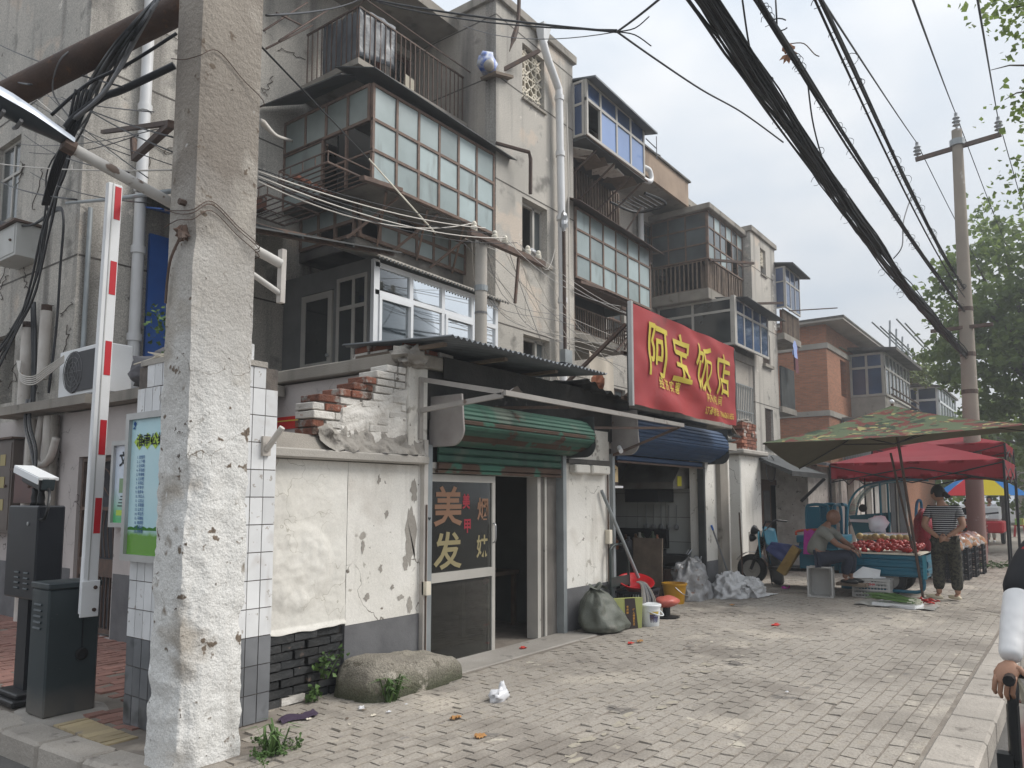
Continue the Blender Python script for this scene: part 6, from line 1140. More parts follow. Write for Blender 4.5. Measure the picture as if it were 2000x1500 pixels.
ob('spill', B().grid(lambda u, v: (11.95+.75*u, 4.12+.42*v-.1*u, .012+.20*(1-u)**2*math.sin(math.pi*v)*(1+.3*noise.noise((u*6, v*6, 3)))+.02*abs(noise.noise((u*9, v*9, 1)))), 24, 14), m_sackw, t, smooth='all')
m_tote = M('lime_tote', (.33, .35, .12), (.28, .30, .11), 4, rough=.6); m_totek = M('brown_tote', (.045, .034, .034)); m_or = M('orange_print', (.55, .27, .05))
tt = thing('tote_bag', 'lime green and brown paper carrier bag beside the olive sack', 'bag', (8.36, 4.5, 0))
fr_t = FR((8.18, 4.50, 0), Vector((.84, -.54, 0)), ZUP, Vector((-.54, -.84, 0)))
def totep(u, w_, n): return fr_t[0]+fr_t[1]*(u+.02*math.sin(w_*9))+fr_t[2]*w_+fr_t[3]*n
ob('bag', B().hexa([totep(-.01, 0, -.10), totep(.31, 0, -.10), totep(.31, 0, .0), totep(-.01, 0, .0), totep(-.06, .36, -.07), totep(.33, .36, -.07), totep(.33, .36, .0), totep(-.06, .36, -.0)]), m_tote, tt)
ob('brown_panel', B().add([totep(.09, .0, .003), totep(.26, .0, .003), totep(.22, .36, .003), totep(.08, .36, .003)], [(0, 1, 2, 3)]), m_totek, tt)
for k, ch in enumerate('老虎酥'): lettering('lettering', ch, fr_t, .115, .25-.035*k, .03, m_or, tt, n=.006, bold=.02)
for k, ch in enumerate('懂人情重生活'): lettering('lettering', ch, fr_t, .20, .21-.034*k, .03, m_or, tt, n=.006, bold=.02)
bk = thing('paint_bucket', 'small white plastic bucket with blue label and lid', 'bucket', (8.66, 4.33, 0)); c_ = (8.66, 4.33, 0); m_bw = M('white_plastic', (.70, .72, .73), rough=.35)
ob('pail', B().lathe(c_, [(.105, 0), (.108, .005), (.128, .23), (.132, .23), (.132, .245)], 28), m_bw, bk, smooth=40); ob('lid', B().lathe((8.66, 4.33, .245), [(.138, -.01), (.140, .012), (.128, .022), (.118, .016), (0, .016)], 28), m_bw, bk, smooth=40)
ob('label', B().lathe(c_, [(.1115, .05), (.1215, .15)], 8, a0=math.radians(205), a1=math.radians(262)), M('blue_label', (.04, .045, .16), (.10, .07, .09), 20), bk); ob('label', B().lathe(c_, [(.1219, .152), (.1252, .185)], 8, a0=math.radians(205), a1=math.radians(262)), M('gold_label', (.50, .36, .08)), bk)
lb_ = FR((8.66-.075, 4.33-.115, 0), Vector((.77, -.5, 0)).normalized(), ZUP, Vector((-.5, -.77, 0)).normalized()); lettering('lettering', '净味墙面漆', lb_, .02, .128, .018, m_bw, bk, n=.006)
ob('handle', B().tube(smooth_path([(8.54, 4.30, .19), (8.58, 4.19, .15), (8.72, 4.18, .13), (8.80, 4.25, .16), (8.79, 4.33, .20)], 5), .008, 6), m_bw, bk, smooth='all')
st_ = thing('low_stool', 'low stool with worn salmon padded top on a dark foot', 'stool', (9.38, 4.45, 0)); ob('cushion', B().ball((9.38, 4.45, .21), (.21, .15, .065), 18, 10, .25, 2).jit(.02, 5), M('salmon_vinyl', (.52, .135, .10), (.42, .10, .08), 5, rough=.4), st_, smooth='all'); ob('column', B().tube([(9.38, 4.45, .02), (9.38, 4.45, .14)], .05, 12), m_plasblk, st_); ob('foot', B().lathe((9.38, 4.45, 0), [(.17, 0), (.17, .015), (.05, .03)], 20), m_plasblk, st_)
yb = thing('yellow_bucket', 'amber yellow plastic bucket in the eatery doorway', 'bucket', (10.72, 4.95, 0)); m_yb = M('amber_plastic', (.52, .27, .02), (.45, .23, .02), 4, rough=.35)
ob('pail', B().lathe((10.72, 4.95, 0), [(.14, 0), (.175, .27), (.19, .27), (.19, .30), (.165, .30), (.13, .02), (0, .02)], 28), m_yb, yb, smooth=40); ob('handle', B().tube(smooth_path([(10.56, 4.86, .25), (10.6, 4.76, .16), (10.75, 4.74, .13), (10.86, 4.83, .24)], 5), .006, 5), m_steel, yb)
def crate(name, label, c, size, m, rot=0, up='z', text=None, group=None, cols=12, rows=4):
    """open slatted crate; opening direction `up` (z, or x for lying on its side)"""
    c = Vector(c); t = thing(name, label, 'crate', tuple(c), group); L_, W_, H_ = size; R_ = Matrix.Rotation(rot, 3, 'Z')
    if up == '-x': R_ = R_ @ Matrix.Rotation(math.radians(-90), 3, 'Y')
    z0 = 0 if up == 'z' else L_/2
    def P(b): b.v = [c+Vector((0, 0, z0))+R_ @ p for p in b.v]; return b
    tk = .012; hx_, hy_ = L_/2, W_/2; zz0 = 0 if up == 'z' else -H_/2; zz1 = zz0+H_
    ob('floor', P(B().box((-hx_, -hy_, zz0), (hx_, hy_, zz0+tk))), m, t)
    ob('rim', P(B().box((-hx_-.012, -hy_-.012, zz1-.03), (hx_+.012, -hy_+tk, zz1)).box((-hx_-.012, hy_-tk, zz1-.03), (hx_+.012, hy_+.012, zz1)).box((-hx_-.012, -hy_+tk, zz1-.03), (-hx_+tk, hy_-tk, zz1)).box((hx_-tk, -hy_+tk, zz1-.03), (hx_+.012, hy_-tk, zz1))), m, t)
    for sx_, sy_ in ((-1, -1), (1, -1), (1, 1), (-1, 1)): ob('corner_post', P(B().box((sx_*hx_, sy_*hy_, zz0+tk), (sx_*(hx_-.035), sy_*(hy_-.035), zz1-.03))), m, t)
    for j in range(1, rows):
        zc = zz0+H_*j/rows; b = B().box((-hx_+.035, -hy_, zc-.012), (hx_-.035, -hy_+tk, zc+.012)).box((-hx_+.035, hy_-tk, zc-.012), (hx_-.035, hy_, zc+.012)).box((-hx_, -hy_+.035, zc-.012), (-hx_+tk, hy_-.035, zc+.012)).box((hx_-tk, -hy_+.035, zc-.012), (hx_, hy_-.035, zc+.012)); ob('slat', P(b), m, t)
    for s_ in (-1, 1):
        b = B()
        for k in range(1, cols*2): u = -hx_+L_*k/(cols*2); b.box((u-.005, s_*hy_-.004*s_, zz0), (u+.005, s_*(hy_-tk), zz1-.03))
        for k in range(1, cols): u = -hy_+W_*k/cols; b.box((s_*hx_-.004*s_, u-.005, zz0), (s_*(hx_-tk), u+.005, zz1-.03))
        o = ob('ribs', P(b), m, t); o['kind'] = 'stuff'
    if text:
        f = FR(c+R_ @ Vector((-hx_-.003, 0, 0)), R_ @ Vector((0, -1, 0)), ZUP, R_ @ Vector((-1, 0, 0))); ob('text_plate', B().lbox(f, -.08, .08, H_*.62, H_*.80, 0, .004), m, t); lettering('lettering', text, f, 0, H_*.66, .05, m_paintr, t, n=.006, bold=.03)
    return t
m_crk = M('black_crate', (.016, .017, .022), rough=.45); m_crw = M('white_crate', (.50, .49, .47), (.43, .42, .40), 4, rough=.5, spots=[((.28, .26, .23), 5, .66, .08)])
crate('black_crate', 'black plastic crate under the mop at the eatery door', (9.05, 4.72, 0), (.62, .40, .38), m_crk, .1)
tag(ob('red_basin', B().lathe((9.02, 4.72, .36), [(.10, 0), (.22, .13), (.24, .135), (.24, .145), (.21, .14), (.09, .01), (0, .01)], 28, (-.25, -.25, 1)), M('red_plastic', (.45, .015, .02), rough=.3), None, smooth=40), 'red plastic basin on the black crate', 'basin')
mp_ = thing('mop', 'grey string mop hung over the front of the black crate', 'mop', (8.86, 4.46, .2))
for k in range(46):
    a = rnd.uniform(-1, 1); x_ = 8.80+.16*a; d = rnd.uniform(0, .03); ob('strand', B().tube(smooth_path([(8.85+.05*a, 4.58, .50), (x_*.4+8.82*.6, 4.50-d, .47), (x_, 4.44-d, .30), (x_+.03*a+rnd.uniform(-.02, .02), 4.44-d, rnd.uniform(.10, .18))], 3), .009, 5), rnd.choice([m_cablegrey, m_conc, m_mort]), mp_)
ht = thing('hand_truck', 'dark steel hand truck standing at the eatery door', 'hand truck', (8.85, 4.78, 0)); m_ht = M('dark_green_steel', (.035, .045, .042), rough=.45)
ob('loop', B().tube(smooth_path([(8.55, 4.80, .05), (8.55, 4.82, .80), (8.6, 4.83, .93), (8.78, 4.83, .97), (8.96, 4.83, .93), (9.02, 4.82, .80), (9.02, 4.80, .05)], 5), .018, 8), m_ht, ht, smooth='all'); ob('cross_bar', B().box((8.55, 4.80, .44), (9.02, 4.83, .56)), m_ht, ht); ob('cross_bar', B().box((8.56, 4.79, .2), (9.01, 4.81, .24)), m_ht, ht); ob('toe_plate', B().box((8.55, 4.6, .01), (9.02, 4.8, .025)), m_ht, ht)
tag(ob('white_bin', B().box((8.56, 5.0, .0), (8.98, 5.3, .62)).box((8.54, 4.98, .622), (9.0, 5.32, .67)), m_latt, None, bevel=.012), 'white lidded bin behind the hand truck', 'bin'); tag(ob('purple_bag', B().ball((8.68, 5.1, .79), (.10, .09, .12), 12, 8, .5, 3), M('violet_plastic', (.42, .17, .45), rough=.3), None, smooth='all'), 'crumpled violet plastic bag on the white bin', 'bag')
tag(ob('leaning_rod', B().tube([(8.42, 4.86, 1.66), (9.12, 4.72, .52)], .022, 8), m_galv, None, smooth=50), 'pale metal tube leaning across the eatery door frame', 'rod')
sbx = thing('product_box', 'brown and cream product box on a small shelf at the eatery door', 'box', (8.9, 5.05, 1.72)); ob('box', B().box((8.80, 5.0, 1.74), (9.12, 5.12, 2.08)), m_totek, sbx); ob('picture', B().add([(8.80, 4.998, 1.78), (9.11, 4.998, 1.78), (9.11, 4.998, 1.98), (8.96, 4.998, 2.04), (8.80, 4.998, 1.98)], [(0, 1, 2, 3, 4)]), M('cream_print', (.62, .47, .26)), sbx); ob('shelf', B().box((8.76, 4.97, 1.70), (9.2, 5.25, 1.73)), m_paintw, sbx); lettering('lettering', '状元楼', frY(4.998), 8.96, 1.90, .07, m_inkk, sbx, n=.003, bold=.02)
# kitchen: tiled side wall, hood, stove, wok
kt = thing('kitchen_tiling', 'large white wall tiles inside the eatery', 'tiling', (12.0, 6.2, 0))
ob('grout', B().box((11.985, 5.13, .01), (12.018, 7.8, 2.44)), m_grout, kt); m_kt = M('kitchen_tile', (.52, .53, .50), (.44, .45, .42), 1.5, rough=.3, objv=.08, streak=((.30, .28, .24), 3, .60, .15))
for i in range(5):
    for j in range(5): ob('tile', B().box((11.978, 5.14+.53*i, .02+.41*j), (11.984, 5.662+.53*i, .422+.41*j)), m_kt, kt)
hdr = thing('extractor_hood', 'greasy steel extractor hood inside the eatery', 'extractor hood', (11.6, 5.7, 1.7)); ob('canopy', B().prism([(11.97, 5.18, 2.24), (11.97, 5.18, 1.72), (11.25, 5.18, 1.72), (11.25, 5.18, 1.82), (11.7, 5.18, 2.24)], (0, 1.0, 0)), M('greasy_steel', (.34, .32, .29), (.22, .20, .18), 3, rough=.35, metal=.5), hdr); ob('duct', B().box((11.2, 6.18, 1.85), (11.97, 7.6, 2.3)), m_tin, hdr); ob('sticker', B().box((11.4, 5.17, 1.76), (11.55, 5.178, 1.92)), M('yellow_sticker', (.62, .55, .05)), hdr); ob('fan_box', B().box((11.35, 5.5, 1.50), (11.95, 6.1, 1.718)), m_plasblk, hdr)
stv = thing('stove', 'blackened cooking range inside the eatery', 'stove', (11.5, 6.2, 0)); ob('body', B().box((11.1, 5.65, .01), (11.97, 7.4, .72)), m_tin, stv, bevel=.02); ob('back_panel', B().box((11.85, 5.6, .73), (11.96, 7.4, 1.05)), m_plasblk, stv); ob('pot', B().lathe((11.45, 6.5, .722), [(.2, 0), (.22, .2), (.2, .2), (.18, .02), (0, .02)], 20), m_plasblk, stv, smooth=40)
wk = thing('wok', 'black iron wok on a stand in the eatery doorway', 'wok', (11.3, 5.28, .45)); ob('pan', B().lathe((11.3, 5.28, .48), [(0, 0), (.12, .02), (.24, .10), (.30, .19), (.29, .19), (.22, .10), (0, .015)], 28), M('cast_iron', (.02, .02, .02), rough=.4), wk, smooth=50)
for s_ in (-1, 1): ob('handle', B().tube([(11.3+.19*s_, 5.28-.22*s_, .67), (11.3+.24*s_, 5.28-.27*s_, .75), (11.3+.28*s_, 5.28-.20*s_, .75), (11.3+.24*s_, 5.28-.16*s_, .67)], .01, 6), m_steel, wk)
tag(ob('plywood_board', B().obox((10.95, 5.5, .48), (.03, .5, .92), (0, .06, 0)), m_wood, None), 'plywood board standing beside the wok', 'board')
tag(ob('stand_drum', B().lathe((11.3, 5.28, 0), [(.2, .01), (.22, .2), (.2, .46)], 18), m_rust, None, smooth=40), 'rusty drum carrying the wok', 'drum')
tag(ob('strip_lamp', B().box((9.3, 5.3, 2.28), (9.75, 5.42, 2.34)), M('lamp_shade_white', (.8, .8, .78)), None), 'white lamp housing under the eatery lintel', 'lamp')
R_ = random.Random(3)
for k in range(11):
    x_, y_ = 11.25+.16*(k % 4)+R_.uniform(-.03, .03), 5.72+.16*(k//4)*1.6+R_.uniform(-.03, .03); h_, r_ = R_.uniform(.12, .3), R_.uniform(.035, .07)
    tag(ob('jar', B().lathe((x_, y_, .722), [(r_*.9, 0), (r_, .02), (r_, h_*.7), (r_*.45, h_*.82), (r_*.45, h_), (0, h_)], 12), M('jar_%d' % k, [(.10, .05, .02), (.30, .28, .24), (.05, .07, .04), (.35, .12, .05), (.12, .12, .13)][k % 5], rough=.3), None, smooth=40), 'sauce jar or bottle standing on the cooking range', 'jar', 'jars on the cooking range')
for k in range(5): tag(ob('ladle', B().tube([(11.94, 5.45+.14*k, 1.45), (11.94, 5.45+.14*k, 1.12)], .008, 5).ball((11.92, 5.45+.14*k, 1.08), (.03, .05, .05), 8, 6), m_steel, None), 'steel ladle hanging on the tiled kitchen wall', 'ladle', 'ladles on the kitchen wall')
kp = thing('stock_pot', 'dented steel stock pot on the floor beside the plywood board', 'pot', (10.2, 5.35, 0)); ob('pot', B().lathe((10.2, 5.35, .01), [(.2, 0), (.21, .34), (.23, .35), (.2, .35), (.19, .03), (0, .03)], 22), m_galv, kp, smooth=40); ob('lid', B().lathe((10.2, 5.35, .36), [(.23, 0), (.2, .03), (.03, .06), (.03, .09), (0, .09)], 22), m_galv, kp, smooth=40)
# brooms leaning at the right pier
for lab, p, q, m_ in (('long brown stick leaning on the right pier of the eatery', (12.72, 4.62, 0), (12.95, 4.74, 1.32), m_rust), ('blue handled broom leaning on the right pier beside the slumped sack', (12.35, 4.62, 0), (12.0, 4.84, 1.05), m_cablegrey)):
    t = thing('broom', lab, 'broom', p); ob('handle', B().tube([p, q], .014, 6), m_, t)
    if 'blue' in lab: ob('grip', B().tube([q, Vector(q)+(Vector(q)-Vector(p)).normalized()*.08], .018, 8), M('blue_grip', (.03, .12, .4)), t); ob('bristles', B().ball((12.36, 4.6, .06), (.1, .06, .08), 10, 6), m_plasblk, t)
# ================================================================ second gate pillar with a stack of bricks
g2 = thing('gate_pillar', 'peeling whitewashed gate pillar with a brick stack on its cap', 'pillar', (15.3, 5.7, 0))
ob('shaft', B().box((14.75, 5.35, 0), (15.95, 6.1, 2.44)), m_white, g2, bevel=.02); ob('cap', B().box((14.6, 5.22, 2.443), (16.1, 6.2, 2.54)), m_conclt, g2, bevel=.02); ob('peeled_foot', B().box((15.1, 5.344, 0), (15.93, 5.349, .9)), m_cem, g2)
for k in range(8):
    for j in range(3): ob('brick', B().obox((15.12+.27*j+(.06 if k % 2 else 0), 5.5, 2.575+.072*k), (.26, .24, .062), (0, 0, rnd.uniform(-.08, .08))).jit(.004, 8), m_brick, g2)
ob('broken_top', B().ball((15.4, 5.5, 3.15), (.34, .14, .06), 12, 6, .6, 4), m_mort, g2)
jr = thing('roof_junk', 'jumble of boards and white sheets on the roof between banner and brick stack', 'rubbish', (12.6, 5.0, 2.52))
for k in range(11): ob('board', B().obox((12.15+.12*k, 4.9+.12*rnd.random(), 2.56+.03*k*rnd.random()), (rnd.uniform(.4, .9), .14, .03), (rnd.uniform(-.3, .3), rnd.uniform(-.35, .35), rnd.uniform(-.5, .5))), rnd.choice([m_wood, m_paintw, m_tin, m_pvcold]), jr)
# ================================================================ farther shop row
fr_ = thing('far_shop_row', 'low row of shops with dark doorway and white panelled fronts behind the market', 'shop', (20, 5, 0)); fy5 = frY(5.05)
ob('wall', B().lbox(fy5, 18.3, 31, 0, 2.35, -.2, 0), m_brickw, fr_); fy5b = frY(5.8); ob('wall', holed(fy5b, 15.96, 22, 0, 2.5, [(17.2, 19.9, 0, 2.0)], .15), m_pebd, fr_); ob('side_wall', B().box((18.3, 5.251, 0), (18.5, 5.8, 2.35)), m_brickw, fr_); ob('roof', B().add([(18.2, 4.6, 2.38), (31.5, 4.6, 2.5), (31.5, 8, 3.0), (18.2, 8, 2.9), (18.2, 4.6, 2.32), (31.5, 4.6, 2.44), (31.5, 8, 2.94), (18.2, 8, 2.84)], [(0, 1, 2, 3), (4, 7, 6, 5), (0, 4, 5, 1), (1, 5, 6, 2), (2, 6, 7, 3), (3, 7, 4, 0)]), m_corr, fr_)
ob('interior', B().box((16, 6.9, 0), (31, 6.95, 2.4)), m_dark, fr_)
m_bdw = M('brown_door_wood', (.17, .11, .085), (.12, .08, .06), 3); dd = ob('door_frame', B().lbox(fy5b, 17.2, 17.33, 0, 2.0, -.1, .03).lbox(fy5b, 19.77, 19.9, 0, 2.0, -.1, .03).lbox(fy5b, 17.33, 19.77, 1.88, 2.0, -.1, .03), m_bdw, fr_)
ob('door_leaf', B().lbox(fy5b, 17.33, 17.95, .02, 1.88, -.05, 0), m_bdw, dd); ob('pane', B().lbox(fy5b, 17.42, 17.86, 1.0, 1.75, .001, .006), m_greyglass, dd); ob('pane', B().lbox(fy5b, 17.42, 17.86, .2, .8, .001, .006), m_conclt, dd)
ob('dark_awning', B().add([(16.0, 5.8, 2.6), (18.6, 5.8, 2.6), (18.2, 4.6, 2.12), (15.6, 4.6, 2.12), (16.0, 5.8, 2.57), (18.6, 5.8, 2.57), (18.2, 4.6, 2.02), (15.6, 4.6, 2.02)], [(0, 1, 2, 3), (4, 7, 6, 5), (0, 3, 7, 4), (1, 5, 6, 2), (3, 2, 6, 7)]), m_tin, fr_); ob('awning_prop', B().bar((18.2, 4.65, 2.02), (17.9, 5.1, 1.5), .06), m_plasblk, fr_)
ob('post', B().box((20.1, 4.88, 0), (20.4, 5.04, 2.35)), m_mort, fr_); ob('post', B().box((20.6, 4.86, 0), (21.1, 5.04, 2.35)), m_white, fr_)
for k in range(13):
    x0 = 21.2+.72*k; ob('panel', B().lbox(fy5, x0, x0+.68, 0, 2.3, .0, .03+.02*(k % 2)), m_conc if k % 3 == 1 else (m_dado if k in (9, 11, 12) else m_white), fr_)
ob('cable_coil', B().tube([(16.3+.3*math.cos(a), 5.25, 2.2+.27*math.sin(a)) for a in frange(0, 14, 50)], .012, 5), m_cablegrey, fr_)
# ================================================================ brick apartment house
m_bk = M('far_brick', (.40, .175, .095), (.34, .145, .08), 1.0, grain=.1); tn = m_bk.node_tree
_bt = tn.nodes.new('ShaderNodeTexBrick'); _bt.inputs['Scale'].default_value = 1; _bt.inputs['Brick Width'].default_value = .24; _bt.inputs['Row Height'].default_value = .066; _bt.inputs['Mortar Size'].default_value = .007; _bt.inputs['Color1'].default_value = (.46, .19, .105, 1); _bt.inputs['Color2'].default_value = (.33, .14, .08, 1); _bt.inputs['Mortar'].default_value = (.30, .22, .17, 1)
_g = tn.nodes.new('ShaderNodeNewGeometry'); _s = tn.nodes.new('ShaderNodeSeparateXYZ'); _c = tn.nodes.new('ShaderNodeCombineXYZ'); _a = tn.nodes.new('ShaderNodeMath'); tn.links.new(_g.outputs['Position'], _s.inputs[0]); tn.links.new(_s.outputs[0], _a.inputs[0]); tn.links.new(_s.outputs[1], _a.inputs[1]); tn.links.new(_a.outputs[0], _c.inputs[0]); tn.links.new(_s.outputs[2], _c.inputs[1]); tn.links.new(_c.outputs[0], _bt.inputs['Vector']); tn.links.new(_bt.outputs[0], tn.nodes['Principled BSDF'].inputs['Base Color'])
bb = thing('brick_house', 'orange brick apartment house with caged balconies beyond the grey block', 'building', (32.4, 8, 0)); f8 = frY(8.0)
ob('wall', holed(f8, 32.4, 60, 0, 8.75, [(34.6, 35.6, 6.0, 7.6), (34.4, 35.6, 2.9, 4.9)], .3), m_bk, bb); ob('end_wall', B().box((32.4, 8.301, 0), (32.7, 20, 8.75)), m_bk, bb)
ob('interior', B().box((33, 9.4, 0), (60, 9.5, 8.6)), m_dark, bb)
for z_ in (4.95, 7.75): ob('string_course', B().box((32.34, 7.94, z_), (60, 7.999, z_+.22)).box((32.34, 7.999, z_), (32.399, 20, z_+.22)), m_conclt, bb)
ob('eave', B().box((31.9, 7.2, 8.76), (60.5, 20.5, 8.85)), m_conclt, bb); ob('roof_edge', B().box((31.88, 7.17, 8.85), (60.5, 20.5, 8.93)), m_concd, bb)
ob('window_hood', B().lathe((35.1, 7.9, 7.55), [(.55, -.75), (.6, .75)], 8, (1, 0, 0), math.pi*.5, math.pi*1.0), M('green_plastic', (.22, .30, .22)), bb, smooth='all')
def cage(x0, x1, yf, z0, z1, solid):
    o = ob('balcony', B().box((x0, yf, z0-.2), (x1, 8.0, z0)), m_conc, bb)
    bars(o, frY(yf), frange(x0, x1, 10), z0, z1, m_galv, r=.018, rails=(0, .35, .7, 1), rr=.025); bars(o, frX(x0), frange(yf+.05, 7.95, 7), z0, z1, m_galv, r=.018, rails=(0, .35, .7, 1), rr=.025)
    ob('cage_sheet', B().box((x0-.03, yf-.06, z0) if solid == 'f' else (x0+.06, 7.2, z0), (x1, yf-.03, z1) if solid == 'f' else (x0+.08, 7.9, z1)), m_galv, o); ob('cage_roof', B().box((x0-.1, yf-.15, z1+.03), (x1+.1, 8.0, z1+.08)), m_conc, o); return o
cage(34.3, 36.2, 7.2, 2.9, 4.95, 's'); cage(38.6, 41.5, 6.9, 2.8, 4.9, 'f')
bx = ob('balcony', B().box((36.3, 6.6, 4.95), (42.5, 8.0, 6.1)), m_conclt, bb); glazing(bx, frX(36.35), 6.65, 7.95, 6.15, 8.0, [7.3], [7.4], m_aluw, m_blueglass, fw=.1, fd=.08); glazing(bx, frY(6.62), 36.4, 42.4, 6.15, 8.0, splits(36.4, 42.4, 7), [7.35], m_aluw, m_greyglass, fw=.09, fd=.08)
ob('balcony_roof', B().obox((39.4, 7.1, 8.2), (6.8, 2.2, .12), (.1, 0, 0)), m_concd, bx); ob('flower_rack', B().tube([(36.2, 6.3, 6.1), (42.6, 6.2, 6.0)], .05).tube([(36.2, 6.3, 6.4), (42.6, 6.2, 6.3)], .04), m_rust, bx)
ob('lower_wall', B().box((36.4, 7.0, 0), (38.4, 7.98, 4.7)), m_conc, bb); glazing(ob('window', B().box((36.5, 6.93, 3.0), (38.3, 6.98, 3.08)), m_conc, bb), frY(6.99), 36.6, 38.2, 3.1, 4.8, [37.2, 37.7], [3.7, 4.3], m_galv, m_greyglass, fw=.06)
ry = ob('balcony', B().box((47, 5.9, 5.6), (54, 8.0, 5.8)), m_conc, bb); glazing(ry, frX(47.05), 5.95, 7.95, 5.85, 7.7, [6.9], [7.0], m_pvcwhite, m_blueglass, fw=.12, fd=.1); glazing(ry, frY(5.92), 47.1, 54, 5.85, 7.7, splits(47.1, 54, 6), [6.9], m_pvcwhite, m_greyglass, fw=.12, fd=.1); ob('balcony_roof', B().obox((50.5, 6.9, 7.85), (7.6, 2.4, .1), (.12, 0, 0)), m_concd, ry); ob('under_wall', B().box((48, 7.0, 3), (49.5, 8, 5.6)), m_conclt, ry)
rf = ob('roof_trellis', B().box((41.0, 7.2, 9.02), (41.2, 7.4, 9.1)), m_ruststeel, bb)
for k in range(5): ob('trellis_bar', B().tube([(40+1.6*k, 7.0, 7.9), (40+1.6*k, 6.9, 10.2-.12*k)], .045, 5), m_galv, rf); ob('trellis_bar', B().tube([(38.5, 7.4-.35*k, 9.9-.25*(k % 3)), (47.5, 7.2-.35*k, 9.5-.25*(k % 3))], .04, 5), m_galv, rf)
bl = B()
for k in range(40): leaves(bl, (44.5+rnd.uniform(-2, 6), 6.4+rnd.uniform(-.6, .6), 8.2+rnd.uniform(-.4, .9)), 18, (.25, .25, .25), .22, 900+k)
ob('climber', bl, M('yellowish_climber', (.20, .24, .07), (.13, .17, .05), 3), bb)
aircon('white air conditioner unit under the caged window of the brick house', (38.1, 6.6, 2.85), Matrix.Rotation(math.radians(-20), 3, 'Z'), 1.1, .4, .9)
# ================================================================ market: cargo tricycle (axis across the pavement, nose at the wall)
m_teal = M('teal_paint', (.018, .135, .205), (.016, .115, .18), 3, rough=.35, spots=[((.05, .06, .065), 6, .70, .05)]); m_tyre = M('tyre', (.016, .016, .017), rough=.8); m_tealL = M('light_teal_paint', (.05, .27, .36), rough=.35)
def wheel(parent, c, r, wd, ax, rimm=m_steel):
    c = Vector(c); o = ob('wheel', B().lathe(c, [(r*.62, -wd/2), (r*.9, -wd/2), (r, -wd*.3), (r, wd*.3), (r*.9, wd/2), (r*.62, wd/2), (r*.62, -wd/2)], 28, ax), m_tyre, parent, smooth=40)
    ob('rim', B().lathe(c, [(0, -wd*.34), (r*.2, -wd*.3), (r*.25, -wd*.15), (r*.6, -wd*.25), (r*.63, -wd*.45), (r*.63, wd*.45), (r*.2, wd*.3), (0, wd*.34)], 24, ax), m_conclt, o, smooth=30); return o
tr = thing('cargo_tricycle', 'teal cargo tricycle loaded with tomatoes under the camouflage parasol', 'tricycle', (14.1, 3.4, 0)); TX = 14.05
wheel(tr, (TX-.02, 4.92, .27), .27, .10, (1, 0, 0))
for s_ in (-1, 1): wheel(tr, (TX+.42*s_, 2.55, .27), .27, .11, (1, 0, 0)); ob('fork', B().tube([(TX+.09*s_, 4.92, .27), (TX+.09*s_, 4.78, .62), (TX+.08*s_, 4.70, .86)], .028, 8), m_plasblk, tr); 
for k in range(9): ob('spring_coil', B().lathe((TX-.09, 4.83-.014*k, .46+.032*k), [(.042, -.008), (.05, 0), (.042, .008)], 12, (0, -.35, .93)), m_plasblk, tr)
ob('mudguard', B().sheet(lambda u, v: (TX-.08+.16*v, 4.92+.31*math.cos(.5+2.2*u), .27+.31*math.sin(.5+2.2*u)), 14, 3, (0, 0, .006)), m_steel, tr, smooth='all')
ob('handlebar', B().tube(smooth_path([(TX-.40, 4.42, 1.14), (TX-.26, 4.55, 1.16), (TX-.12, 4.66, 1.02), (TX, 4.68, .98), (TX+.12, 4.66, 1.02), (TX+.26, 4.55, 1.16), (TX+.40, 4.42, 1.14)], 5), .014, 8), m_plasblk, tr, smooth='all')
for s_ in (-1, 1): ob('grip', B().tube([(TX+.28*s_, 4.53, 1.16), (TX+.42*s_, 4.40, 1.14)], .022, 8), m_plasblk, tr)
ob('headlamp', B().lathe((TX-.03, 4.86, .98), [(.02, -.10), (.09, -.02), (.095, .02), (.085, .03), (0, .045)], 18, (0, 1, .25)), m_plasblk, tr, smooth=40); ob('lamp_glass', B().lathe((TX-.03, 4.893, .988), [(.082, 0), (.06, .012), (0, .016)], 16, (0, 1, .25)), m_steel, tr, smooth='all'); ob('headlamp', B().lathe((TX-.03, 4.90, .84), [(.02, -.08), (.07, -.02), (.075, .03), (0, .035)], 16, (0, 1, 0)), m_plasblk, tr, smooth=40)
ob('leg_shield', B().sheet(lambda u, v: (TX-.32+.64*u, 4.60-.10*math.sin(math.pi*u)*(-1)-.12*v, 1.0-.62*v+.05*math.sin(math.pi*u)), 14, 8, (0, -.012, 0)), m_teal, tr, smooth='all')
for s_ in (-1, 1): ob('shield_trim', B().tube(smooth_path([(TX+.30*s_, 4.66, .5), (TX+.27*s_, 4.70, .85), (TX+.12*s_, 4.74, .95), (TX+.03*s_, 4.74, .78)], 5), .016, 6), m_tealL, tr, smooth='all')
ob('leg_apron', B().sheet(lambda u, v: (TX-.38+.70*u+.05*v, 4.55-.08*v+.05*math.sin(u*7), .72-.68*v+.04*math.sin(u*9)), 14, 8, (0, -.02, 0)), M('black_tarpaulin', (.014, .014, .016), (.022, .022, .024), 4, rough=.35, bump=.5, bs=8), tr, smooth='all')
ob('chassis', B().box((TX-.10, 1.98, .28), (TX+.10, 4.6, .36)), m_plasblk, tr); ob('foot_board', B().box((TX-.36, 3.92, .30), (TX+.36, 4.50, .35)), m_plasblk, tr)
